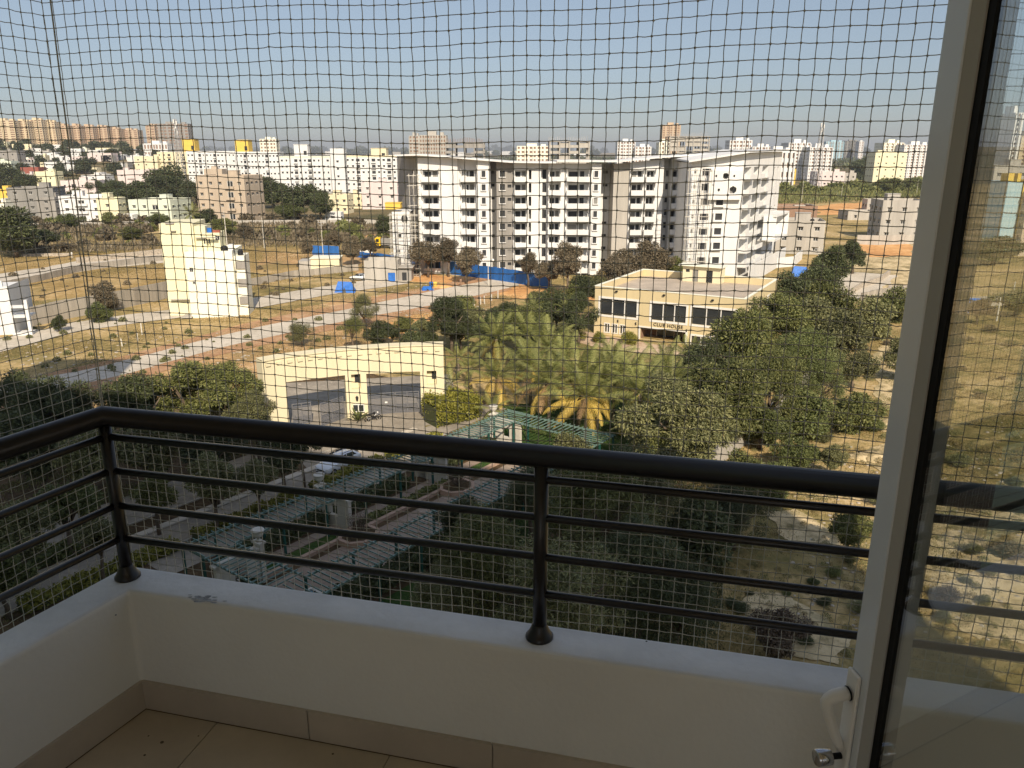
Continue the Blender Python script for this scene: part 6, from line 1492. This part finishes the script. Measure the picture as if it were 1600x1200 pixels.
for px,py,m,lab in ((674,449,'bluetarp','blue plastic drum on the orange earth'),(680,449,'deepyellow','yellow plastic drum beside the blue one')):
    p = G(px,py); o = empty('drum', (p.x,p.y,0), 0, lab, 'drum'); mb = MB(); mb.lathe([(.42,0),(.45,.05),(.45,.5),(.47,.52),(.45,.56),(.45,1.1),(.38,1.18),(.1,1.2)],(0,0,0),12); mb.build('barrel', M[m], o, True)
# ------------------------------------------------------------------ poles, posts
def pole(px, yb, yt, label, kind='plain', r=.11, m='pole', cat='pole'):
    p = G(px,yb); H = AT(px,yt,p.y).z; root = empty('lamp_post' if kind == 'lamp' else 'utility_pole', (p.x,p.y,0), 0, label, 'lamp post' if kind == 'lamp' else cat)
    mb = MB(); mb.tube([(0,0,0),(0,0,H)], [r, r*.6], 8); mb.build('post', M[m], root)
    if kind == 'cross':
        mb = MB(); mb.box(-.9,-.06,H-.7,.9,.06,H-.58); mb.box(-.6,-.06,H-1.4,.6,.06,H-1.28); mb.build('cross_arm', M['steel'], root)
        mb = MB()
        for x in (-.8,0,.8): mb.tube([(x,0,H-.58),(x,0,H-.36)], .06, 6)
        mb.build('insulator', M['frame'], root)
    if kind == 'lamp':
        for s in (-1,1):
            mb = MB(); mb.tube([(0,0,H-.3),(s*.5,0,H-.05),(s*1.0,0,H-.1)], .05, 6); mb.build('arm', M[m], root); mb = MB(); mb.lathe([(.06,-.35),(.26,-.28),(.3,0),(.12,.22)],(s*1.05,0,H),10); mb.build('lamp_head', M['frame'], root)
pole(763,446,406,'double armed lamp post before the right part of the blue fence','lamp'); pole(505,400,344,'pale utility pole rising from the crumpled blue screen','cross'); pole(356,394,330,'pale utility pole behind the tall yellow house','cross',.16)
pole(413,388,340,'thin pale pole at the embankment left of the blue screen'); pole(619,405,350,'pale pole beside the scaffolded annexe'); pole(888,440,395,'white pole under the tallest dusty tree','plain',.14); pole(907,440,398,'second white pole under the tallest dusty tree','plain',.14)
pole(1277,414,385,'left leg pole of the paired poles by the dark trees','cross',.14); pole(1284,412,383,'right leg pole of the paired poles by the dark trees','plain',.14); pole(1314,312,290,'pale pole on the green plain before the pink house'); pole(1252,318,275,'thin pole at the left of the green plain'); pole(1375,300,285,'thin pole below the bright yellow block')
pole(1432,304,282,'thin pole right of the bright yellow block'); pole(1557,502,464,'white pole seen through the door glass','plain',.14); pole(1582,465,440,'second white pole seen through the door glass','plain',.14); pole(190,538,510,'short white marker post at the bend of the road, left one') if False else None
pmk = MB(); pmk.box(-.08,-.08,0,.08,.08,1.6); pmk.box(-.07,-.07,1.6,.07,.07,1.66); pmk_me = pmk.mesh('fence_post', M['pole'])
for i,(px,py) in enumerate([(191,541),(215,533),(222,523),(685,499),(700,495),(719,484),(733,481),(741,478),(751,476),(757,475),(768,470),(778,467),(1247,328)]):
    p = G(px,py); o = put('fence_post', pmk_me, None, p); tag(o, ORD[i]+' short pale post in the dry grass, counted from the left', 'post', 'short pale plot posts'); o.scale = (1,1,random.uniform(.7,1.15)); o.rotation_euler = (random.uniform(-.05,.05),random.uniform(-.05,.05),random.uniform(0,1))
# people far away (one skinned figure each)
def person(px, py, shirt, label, walk=.2):
    p = G(px,py); me = bpy.data.meshes.new('body')
    V = [(0,0,.95),(0,0,1.2),(0,0,1.42),(0,0,1.52),(0,.02,1.66),(.19,0,1.42),(.26,.02,1.15),(.25,-.1,.92),(-.19,0,1.42),(-.26,0,1.15),(-.24,.06,.92),(.1,0,.9),(.11,-walk*.5,.5),(.11,-walk,.06),(-.1,0,.9),(-.11,walk*.5,.5),(-.11,walk,.06),(.11,-walk-.16,.03),(-.11,walk-.16,.03)]
    Ed = [(0,1),(1,2),(2,3),(3,4),(2,5),(5,6),(6,7),(2,8),(8,9),(9,10),(0,11),(11,12),(12,13),(0,14),(14,15),(15,16),(13,17),(16,18)]
    me.from_pydata(V, Ed, []); root = empty('person', (p.x,p.y,0), random.uniform(0,6), label, 'person'); o = put('body', me, root); me.materials.append(M[shirt])
    o.modifiers.new('k','SKIN'); sv = me.skin_vertices[0].data; rad = [.14,.15,.17,.06,.11,.07,.05,.04,.07,.05,.04,.09,.07,.05,.09,.07,.05,.04,.04]
    for i, r_ in enumerate(rad): sv[i].radius = (r_, r_*.85)
    sv[0].use_root = True; s2 = o.modifiers.new('s','SUBSURF'); s2.levels = s2.render_levels = 1
    hb = MB(); hb.lathe([(.04,.0),(.12,.03),(.125,.1),(.08,.16),(.02,.18)],(0,.03,1.64),8); hb.build('hair', M['black'], root)
person(113,403,'white','person in white walking on the far track at left'); person(720,447,'brown','person in brown standing beside the drums on the orange earth',.1)
# ------------------------------------------------------------------ haze
hz_ = MB(); hz_.box(-9400,-3200,-1,9400,12200,135); hm = bpy.data.materials.new('haze'); hm.use_nodes = True; t = hm.node_tree; t.nodes.remove(t.nodes['Principled BSDF'])
pv = t.nodes.new('ShaderNodeVolumePrincipled'); pv.inputs['Color'].default_value = (.84,.87,.93,1); pv.inputs['Density'].default_value = .00011; pv.inputs['Anisotropy'].default_value = .2; t.links.new(pv.outputs[0], t.nodes['Material Output'].inputs['Volume'])
tag(hz_.build('haze', hm), 'pale air haze over the town', kind='stuff')
# ================================================================== our balcony
A2 = Vector((.9705,-.2412,0)); N2 = Vector((.2412,.9705,0)); UPV = Vector((0,0,1))
I0 = Vector((0,0,0)); LD = Vector((-.43,-.903,0)).normalized(); LN = Vector((LD.y,-LD.x,0))   # outward normal of the left wall
if LN.x > 0: LN = -LN
_d = N2.x*LN.y-N2.y*LN.x; _o = .072; _v = Vector(((_o*LN.y-_o*N2.y)/_d, (_o*N2.x-_o*LN.x)/_d, 0)); I0 = Vector((-1.264,2.303,0))-_v
FLOOR, PTOP = CAM_Z-1.78, CAM_Z-1.344
def meet(p, d, q, e):                     # intersection of two lines in plan
    m = d.x*(-e.y)+e.x*d.y; r = q-p; t = (r.x*(-e.y)+e.x*r.y)/m; return p+d*t
def lpath(off):                           # L-shaped line offset outward by off: left end, corner, right end
    c = meet(I0+N2*off, A2, I0+LN*off, LD); return [I0+LN*off+LD*2.35, c, I0+N2*off+A2*4.2]
wallpaint = mat('balcony_wall_paint', (.84,.82,.76), rough=.7, var=.04, scale=1.2, bump=.12, bscale=60)
toppaint = mat('parapet_top_paint', (.84,.84,.82), rough=.6, var=.10, scale=2.2, bump=.15, bscale=35)
BP = empty('balcony_parapet', (0,0,0), 0, 'low white plastered parapet wall carrying the balcony railing', 'parapet')
i_, o_ = lpath(0), lpath(.142)
def seg(a, b, name, m, z0, z1, parent, bev=.012):
    mb = MB(); q = [i_[a], i_[b], o_[b], o_[a]]
    mb.poly([p+UPV*z1 for p in q]); mb.poly([p+UPV*z0 for p in reversed(q)])
    mb.quad(q[1]+UPV*z0, q[1]+UPV*z1, q[0]+UPV*z1, q[0]+UPV*z0); mb.quad(q[3]+UPV*z0, q[3]+UPV*z1, q[2]+UPV*z1, q[2]+UPV*z0)
    return mb
def Lsolid(inner, outer, z0, z1):
    mb = MB(); n0 = len(mb.v); P = inner+outer[::-1]
    for z in (z0, z1): mb.v += [tuple(p+UPV*z) for p in P]
    k = len(P)
    mb.f += [(0,1,4,5),(1,2,3,4)]; mb.f = [tuple(reversed(f)) for f in mb.f]; mb.f += [(k,k+1,k+4,k+5),(k+1,k+2,k+3,k+4)]
    for i in range(k): j = (i+1) % k; mb.f.append((i, j, j+k, i+k))
    mb.m = [0]*len(mb.f); return mb
mb = Lsolid(i_, o_, FLOOR-.25, PTOP); mb.m[2] = mb.m[3] = 1; o = mb.build('wall', [wallpaint, toppaint], BP); b = o.modifiers.new('b','BEVEL'); b.width = .014; b.segments = 4; b.limit_method = 'ANGLE'; b.angle_limit = R(50); b.harden_normals = False
rail_m0 = M['black']
# cracked grey patch on the top near the corner
sp = G(318,936,PTOP); mb = MB(); 
stm = mat('grey_scuff', (.50,.51,.52), rough=.8, var=.3, scale=40, bump=.5, bscale=90)
for q_ in range(26):
    cu, cv, rs_ = random.gauss(0,.032), random.gauss(0,.009), random.uniform(.003,.010); cc = sp+A2*cu+N2*cv
    mb.poly([(cc.x+rs_*1.8*math.cos(t*.785+q_)*random.uniform(.6,1.2), cc.y+rs_*.6*math.sin(t*.785+q_)*random.uniform(.6,1.2), PTOP+.0006+q_*.00003) for t in range(8)])
mb.build('scuff', stm, BP, kind='stuff')
for k_, (px_, py_, s_) in enumerate(((492,924,.004),(181,961,.003),(1010,1002,.003))):
    c_ = G(px_, py_, PTOP); mb = MB(); mb.lathe([(s_,0),(s_*.8,s_*.3),(s_*.2,s_*.45)], (c_.x,c_.y,PTOP), 7); mb.build('paint_chip', rail_m0, BP)
# skirting tiles
skm = mat('skirting_tile', (.55,.47,.37), rough=.45, var=.08, scale=3, spec=.4)
s0, s1 = lpath(-.012), lpath(-.0005)
def skirts(a, b, a2, b2):
    d = b-a; L = d.length; n = max(1, round(L/.6))
    for k in range(n):
        t0, t1 = k/n, (k+1)/n-.003/L*1; P = [a.lerp(b,t0), a.lerp(b,t1), a2.lerp(b2,t1), a2.lerp(b2,t0)]; mb = MB()
        z0, z1 = FLOOR+.001, FLOOR+.105
        mb.poly([p+UPV*z1 for p in P]); mb.quad(P[1]+UPV*z0,P[1]+UPV*z1,P[0]+UPV*z1,P[0]+UPV*z0); mb.quad(P[0]+UPV*z0,P[0]+UPV*z1,P[3]+UPV*z1,P[3]+UPV*z0); mb.quad(P[2]+UPV*z0,P[2]+UPV*z1,P[1]+UPV*z1,P[1]+UPV*z0); mb.quad(P[2]+UPV*z0,P[3]+UPV*z0,P[3]+UPV*z1,P[2]+UPV*z1)
        mb.build('skirting_tile', skm, BP)
skirts(s0[1], s0[2], s1[1], s1[2]); skirts(s0[1], s0[0], s1[1], s1[0])
# floor with tiles
flm = mat('floor_tile', (.60,.50,.36), rough=.32, var=.10, scale=2.5, spec=.45); grm = mat('tile_grout', (.16,.11,.07), rough=.9, var=.1)
BF = empty('balcony_floor', (0,0,0)); tag(BF, 'tan tiled balcony floor', kind='structure')
mb = MB(); c0 = I0-UPV*0; q = [I0+A2*4.3-N2*3.2, I0+A2*4.3+N2*.05, i_[1]+N2*.0, i_[0]-N2*0]
mb.poly([p+UPV*(FLOOR-.004) for p in q]); mb.build('grout', grm, BF)
th = math.atan2(A2.y, A2.x)+R(45)*0
tm_ = MB(); tm_.box(0,0,-.02,.597,.597,0); tme = tm_.mesh('tile', flm)
def inquad(p):
    s = [(q[(i+1)%4]-q[i]).cross(p-q[i]).z for i in range(4)]; return all(v > -.35 for v in s) or all(v < .35 for v in s)
for i in range(-5, 8):
    for j in range(-5, 1):
        p = I0+A2*(i*.6+.28)+N2*(j*.6-.0-.0)-N2*.6*0
        if j == 0: continue
        c = p+A2*.3+N2*.3
        # keep inside the walls: clip tiles against the parapet by shrinking
        if (c-I0).dot(N2) < -.2 and (c-I0).dot(LN) < -.02: 
            o = put('tile', tme, BF, p+UPV*FLOOR); o.rotation_euler = (0,0,th)
for k_, (px_, py_, s_) in enumerate(((253,1160,.006),(226,1180,.004),(232,1150,.003),(310,1150,.003),(520,1178,.004))):
    c_ = G(px_, py_, FLOOR); mb = MB(); mb.lathe([(s_,0),(s_*.9,s_*.2),(s_*.3,s_*.4)], (c_.x,c_.y,FLOOR+.0002), 7); mb.build('floor_speck', M['bark'], BF)
fg = MB(); a_, b_ = lpath(-.0125), lpath(-.0165)
for i in (0,1): fg.quad(a_[i]+UPV*(FLOOR+.0012), b_[i]+UPV*(FLOOR+.0012), b_[i+1]+UPV*(FLOOR+.0012), a_[i+1]+UPV*(FLOOR+.0012))
fg.build('edge_grout', grm, BF)
# ------------------------------------------------------------------ railing
rail_m = mat('dark_railing_paint', (.014,.012,.012), rough=.3, var=.1, scale=8, spec=.5)
RL = empty('balcony_railing', (-1.24,2.26,PTOP), 0, 'dark brown tubular balcony railing with four thin bars under a thick handrail', 'railing')
ro = RL.location
rp = lpath(.072)
zh = CAM_Z-.785
mb = MB(); pth = [rp[0]+UPV*zh-ro, rp[1]+UPV*zh-ro, rp[2]+UPV*zh-ro]
mb.tube(pth, [.031,.0318,.031], 20); mb.build('handrail', rail_m, RL, True)
for dz in (.852,.966,1.086,1.202):
    for e in (0, 2):
        mb = MB(); mb.tube([rp[1]+UPV*(CAM_Z-dz)-ro, rp[e]+UPV*(CAM_Z-dz)-ro], .0112, 12); mb.build('rail_bar', rail_m, RL, True)
dmid = (.079-rp[1].x)/A2.x
for k, p in enumerate((rp[1], rp[1]+A2*dmid, rp[1]+A2*2*dmid, rp[1]+LD*1.345)):
    mb = MB(); mb.tube([p+UPV*(PTOP)-ro, p+UPV*(zh-.012)-ro], .0195, 16); po = mb.build('post', rail_m, RL, True)
    mb = MB(); mb.lathe([(.040,0),(.040,.007),(.034,.014),(.026,.030),(.022,.042),(.0197,.046)], tuple(p+UPV*PTOP-ro), 22); mb.build('base_flange', rail_m, po, True)
# ------------------------------------------------------------------ pigeon net
netm = mat('net_cord', (.52,.50,.42), rough=.7, var=.1, scale=5, spec=.25)
NT = empty('bird_net', (0,0,0), 0, 'fine knotted pigeon net stretched across the whole balcony opening', 'net')
def netpanel(P, D, L, z0, z1, cx, cz, seed):
    r = np.random.default_rng(seed); nx = int(L/cx)+1; nz = int((z1-z0)/cz)+1; N = D.cross(UPV)
    s, t = np.meshgrid(np.arange(nx)*cx, np.arange(nz)*cz, indexing='ij')
    wav = .010*np.sin(s*2.3+seed)*np.sin(t*1.7+1)+.004*np.sin(s*9+t*5)
    sag = .007*np.sin(s*3.1+seed)+.0025*np.sin(s*11.7+t*3)
    js = r.normal(0,.0006,s.shape)+.0008*np.sin(t*5+s*3); jz = r.normal(0,.0007,s.shape)+sag
    X = np.array(P)[None,None,:]+np.array(D)[None,None,:]*(s+js)[...,None]+np.array(N)[None,None,:]*(wav+r.normal(0,.0006,s.shape))[...,None]
    X[...,2] += z0+t+jz
    X[:,0,2] = z0
    V = []; F = []
    def strands(Aa, Bb, rad, droop):
        n = len(Aa); d = Bb-Aa; d /= np.linalg.norm(d,axis=1,keepdims=True); ref = np.array([.3,.9,.2]); u = np.cross(d, ref); u /= np.linalg.norm(u,axis=1,keepdims=True); w = np.cross(d, u)
        ring = []
        for E_ in (Aa, (Aa+Bb)/2+r.normal(0,.0005,Aa.shape)-np.array([0,0,droop])*(.4+.8*r.random((len(Aa),1))), Bb):
            for k in range(3):
                a = k*2.094; ring.append(E_+(u*math.cos(a)+w*math.sin(a))*rad)
        VV = np.stack(ring, 1); base = np.arange(n)[:,None]*9
        fs = []
        for g in (0,3):
            for k in range(3): fs.append(np.concatenate([base+g+k, base+g+(k+1)%3, base+g+3+(k+1)%3, base+g+3+k],1))
        return VV.reshape(-1,3), np.stack(fs,1).reshape(-1,4)
    va, fa = strands(X[:-1].reshape(-1,3), X[1:].reshape(-1,3), .0013, .0009); vb, fb = strands(X[:,:-1].reshape(-1,3), X[:,1:].reshape(-1,3), .0013, 0)
    K = X.reshape(-1,3); rk = .0036; off = np.array([(1,0,0),(-1,0,0),(0,1,0),(0,-1,0),(0,0,1),(0,0,-1)])*rk; VK = (K[:,None,:]+off[None]*(.8+.4*r.random((len(K),1,1)))).reshape(-1,3); b = np.arange(len(K))[:,None]*6
    tri = [(0,2,4),(2,1,4),(1,3,4),(3,0,4),(2,0,5),(1,2,5),(3,1,5),(0,3,5)]
    FK = np.stack([np.concatenate([b+i, b+j, b+k, b+k],1) for i,j,k in tri],1).reshape(-1,4)
    o1 = npmesh('net_panel', np.concatenate([va, vb]), np.concatenate([fa, fb+len(va)]), [netm])
    o2 = npmesh('net_knots', VK, FK[:,:3], [netm])
    p = put('net_panel', o1, NT); k = put('net_knots', o2, p); return p
np_ = lpath(.150)
netpanel(np_[1], A2, 4.0, PTOP-.02, CAM_Z+1.45, .0330, .0331, 1)
netpanel(np_[1], LD, 2.3, PTOP-.02, CAM_Z+1.45, .0330, .0331, 2)
mb = MB(); pts_ = [np_[1]+A2*(.05*max(0,k-6)/18)+UPV*(PTOP-.02+k*.1)+Vector((random.uniform(-.001,.001),random.uniform(-.001,.001),0)) for k in range(29)]
mb.tube(pts_, .0022, 6); mb.build('corner_cord', netm, NT, True)
# ------------------------------------------------------------------ our own building (behind and beside the camera)
own = mat('pale_green_render', (.50,.55,.38), var=.06, scale=.5, streak=1); inner = mat('room_paint', (.75,.72,.64), var=.03, scale=1)
OB = empty('own_building', (0,0,0), 0, 'tall pale apartment building that holds the balcony', 'building')
F0 = Vector((0,0,0))-N2*.25              # facade line passes just behind the camera
def lb(a0, a1, d0, d1, z0, z1, name, m, parent=OB):
    mb = MB(); P = [F0+A2*a0+N2*d0, F0+A2*a1+N2*d0, F0+A2*a1+N2*d1, F0+A2*a0+N2*d1]
    mb.v = [tuple(p+UPV*z0) for p in P]+[tuple(p+UPV*z1) for p in P]
    for f in ((0,3,2,1),(4,5,6,7),(0,1,5,4),(1,2,6,5),(2,3,7,6),(3,0,4,7)): mb.f.append(f); mb.m.append(0)
    return mb.build(name, m, parent)
CEIL = CAM_Z+1.5; HT = 52.5
BD = -6.4  # building made shallow so sun reaches the added rear window
lb(-46, -1.9, BD, -.001, .02, HT, 'wall', own); lb(3.6, 38, BD, -.001, .02, HT, 'wall', own)
lb(-1.899, 3.599, BD, -.001, .02, FLOOR-.25, 'wall', own); lb(-1.899, 3.599, BD, -.001, CEIL, HT, 'wall', own)
lb(-1.899, -1.0, BD, BD+.2, FLOOR-.249, CEIL-.001, 'room_back_wall', inner); lb(3.0, 3.599, BD, BD+.2, FLOOR-.249, CEIL-.001, 'room_back_wall', inner)
lb(-.999, 2.999, BD, BD+.2, FLOOR-.249, FLOOR+.12, 'room_back_wall', inner); lb(-.999, 2.999, BD, BD+.2, CEIL-.55, CEIL-.001, 'room_back_wall', inner)  # unseen rear window gap, added so sun bounces off the room into the balcony
lb(-1.899, 3.599, BD+.201, -.002, FLOOR-.249, FLOOR-.003, 'room_floor', flm)
lb(-1.898, -1.80, BD+.202, -.003, FLOOR-.002, CEIL-.002, 'room_side_wall', inner); lb(3.5, 3.598, BD+.202, -.003, FLOOR-.002, CEIL-.002, 'room_side_wall', inner)
lb(-1.79, 3.49, BD+.203, -.004, CEIL-.06, CEIL-.003, 'room_ceiling', inner)
# slab of the balcony above and below
lb(-2.6, 3.6, .001, 2.40, CEIL, CEIL+.14, 'balcony_slab', wallpaint)
lb(1.75, 3.595, .0, .12, FLOOR, CEIL-.003, 'balcony_rear_wall', wallpaint); lb(-2.6, -1.3, .0, .12, FLOOR, CEIL-.003, 'balcony_rear_wall', wallpaint)
lb(-2.3, 3.6, .001, 2.3, FLOOR-.2, FLOOR-.03, 'balcony_slab', wallpaint) 
# wing standing further left, out of view, whose shadow reaches the road
WG = empty('side_wing', (0,0,0), 0, 'pale green wing of the same estate standing out of view to the left', 'building')
mb = MB(); wx0, wx1, wy0, wy1 = -50, -37.5, 9, 36
rects = [(2+c*5, 1.2+f*3, 3.6+c*5, 2.6+f*3) for f in range(15) for c in range(5)]
mb.facade((wx1,wy0,0),(0,1,0),wy1-wy0,52.5,rects,.2); mb.facade((wx1,wy1,0),(-1,0,0),wx1-wx0,52.5,[],.2); mb.facade((wx0,wy0,0),(1,0,0),wx1-wx0,52.5,[],.2); mb.facade((wx0,wy1,0),(0,-1,0),wy1-wy0,52.5,[],.2); mb.quad((wx0,wy0,52.5),(wx1,wy0,52.5),(wx1,wy1,52.5),(wx0,wy1,52.5)); mb.build('wall', own, WG)
for a,b,c,d in rects: win(WG, (wx1, wy0+a, b), (0,1,0), c-a, d-b, .19)
# ------------------------------------------------------------------ the open glass door
AL = R(7); DU = Vector((math.sin(AL), -math.cos(AL), 0)); DN = Vector((-DU.y*-1, 0, 0))
DN = Vector((-math.cos(AL), -math.sin(AL), 0))     # inner face normal (towards image left)
DA = Vector((.5045*1.42, 1.42, 0))                 # free edge of the leaf
alum = mat('white_powder_coat', (.76,.80,.84), rough=.16, var=.03, scale=3, spec=.5); gask = mat('black_gasket', (.008,.008,.008), rough=.6, var=.05, spec=.2); chrome = mat('chrome', (.55,.55,.56), rough=.15, metal=1, var=.02)
hwhite = mat('white_handle_plastic', (.88,.87,.82), rough=.3, var=.03, spec=.5)
GD = empty('glass_door', (DA.x, DA.y, FLOOR+.01), 0, 'open white framed glass door with a white pull handle at the right', 'door')
def db(u0, u1, n0, n1, z0, z1, name, m, parent=GD, bevel=0):   # along leaf, out of inner face, height
    mb = MB(); P = [DU*u0+DN*n0, DU*u1+DN*n0, DU*u1+DN*n1, DU*u0+DN*n1]
    mb.v = [tuple(p+UPV*z0) for p in P]+[tuple(p+UPV*z1) for p in P]
    for f in ((0,3,2,1),(4,5,6,7),(0,1,5,4),(1,2,6,5),(2,3,7,6),(3,0,4,7)): mb.f.append(f); mb.m.append(0)
    return mb.build(name, m, parent, bevel=bevel)
DH = 2.75; SWd = .058; LW = 1.05
db(0, SWd, -.078, 0, 0, DH, 'stile', alum, bevel=.002); db(LW-SWd, LW, -.078, 0, 0, DH, 'stile', alum, bevel=.002)
db(SWd+.0005, LW-SWd-.0005, -.078, 0, 0, .09, 'bottom_rail', alum, bevel=.002); db(SWd+.0005, LW-SWd-.0005, -.078, 0, DH-.08, DH, 'top_rail', alum, bevel=.002)
BW = .022
mb = MB()                                 # sloped glazing bead, both faces
for s, n0 in ((1,-.003),(-1,-.075)):
    gz = -.0225
    mb.quad(DU*(SWd+.0003)+DN*n0+UPV*.09, DU*(SWd+BW)+DN*(gz+(.010 if s > 0 else -.045))+UPV*.09, DU*(SWd+BW)+DN*(gz+(.010 if s > 0 else -.045))+UPV*(DH-.08), DU*(SWd+.0003)+DN*n0+UPV*(DH-.08))
    mb.quad(DU*(SWd+BW)+DN*(gz+(.010 if s > 0 else -.045))+UPV*.09, DU*(SWd+BW)+DN*(gz+s*.004)+UPV*.09, DU*(SWd+BW)+DN*(gz+s*.004)+UPV*(DH-.08), DU*(SWd+BW)+DN*(gz+(.010 if s > 0 else -.045))+UPV*(DH-.08))
beadm = mat('grey_glazing_bead', (.45,.45,.43), rough=.3, var=.03, spec=.4)
mb.build('glazing_bead', beadm, GD)
db(SWd+BW+.0005, SWd+BW+.018, -.0225-.0065, -.0225+.0065, .09, DH-.08, 'gasket', gask)
gl = bpy.data.materials.new('door_glass'); gl.use_nodes = True; t = gl.node_tree; t.nodes.remove(t.nodes['Principled BSDF'])
tr = t.nodes.new('ShaderNodeBsdfTransparent'); tr.inputs[0].default_value = (.93,.95,.93,1); gs = t.nodes.new('ShaderNodeBsdfGlossy'); gs.inputs['Roughness'].default_value = .0; lw = t.nodes.new('ShaderNodeLayerWeight'); lw.inputs[0].default_value = .5; pw = t.nodes.new('ShaderNodeMath'); pw.operation = 'POWER'; pw.inputs[1].default_value = 4.0; fr = t.nodes.new('ShaderNodeMath'); fr.operation = 'MULTIPLY_ADD'; fr.inputs[1].default_value = .9; fr.inputs[2].default_value = .24; mx = t.nodes.new('ShaderNodeMixShader')
t.links.new(lw.outputs['Facing'], pw.inputs[0]); t.links.new(pw.outputs[0], fr.inputs[0])
t.links.new(fr.outputs[0], mx.inputs[0]); t.links.new(tr.outputs[0], mx.inputs[1]); t.links.new(gs.outputs[0], mx.inputs[2]); t.links.new(mx.outputs[0], t.nodes['Material Output'].inputs[0])
mb = MB(); z0, z1 = .085, DH-.075; u0, u1 = SWd+.01, LW-SWd
g0 = -.0225
mb.quad(DU*u0+DN*(g0+.0025)+UPV*z0, DU*u1+DN*(g0+.0025)+UPV*z0, DU*u1+DN*(g0+.0025)+UPV*z1, DU*u0+DN*(g0+.0025)+UPV*z1)
mb.quad(DU*u1+DN*(g0-.0025)+UPV*z0, DU*u0+DN*(g0-.0025)+UPV*z0, DU*u0+DN*(g0-.0025)+UPV*z1, DU*u1+DN*(g0-.0025)+UPV*z1)
mb.build('pane', gl, GD)
# handle: D-shaped pull on a plate, thumb turn below
HZ = .645
hd = empty('handle', DU*.013+UPV*HZ); hd.parent = GD; hd.scale = (1.15, 1.15, 1.15)
def hbx(u0,u1,n0,n1,z0,z1,name,m,bevel=0): return db(u0,u1,n0,n1,z0,z1,name,m,hd,bevel)
hbx(-.012,.024,.0005,.009,-.16,.075,'handle_plate',hwhite,.004)
mb = MB(); P = []
for k in range(13):
    t_ = k/12
    if t_ < .35: a = t_/.35; P.append(DN*(.012+.040*math.sin(a*math.pi/2))+UPV*(.030-.016*(1-math.cos(a*math.pi/2))))
    else: a = (t_-.35)/.65; P.append(DN*(.052-.040*a**1.25)+UPV*(.014-.105*a))
P = [DU*.006+p for p in P]
mb.tube(P, [.0125]*2+[.0125,.012,.0115,.011,.0105,.010,.0098,.0096,.0094,.009,.0085], 14); mb.build('handle_grip', hwhite, hd, True)
mb = MB(); mb.tube([DU*.006+DN*.0115+UPV*.030, DU*.006+DN*.014+UPV*.0297], .0135, 14); mb.build('handle_collar', gask, hd, True)
mb = MB(); mb.tube([DU*.006+DN*.008+UPV*-.108, DU*.006+DN*.03+UPV*-.108], .006, 12); mb.build('turn_spindle', gask, hd, True)
mb = MB(); mb.tube([DU*.006+DN*.030+UPV*-.108, DU*.006+DN*.031+UPV*-.108, DU*.006+DN*.057+UPV*-.108, DU*.006+DN*.059+UPV*-.108], [.0135,.0155,.0155,.014], 20); mb.build('thumb_turn', chrome, hd, True)
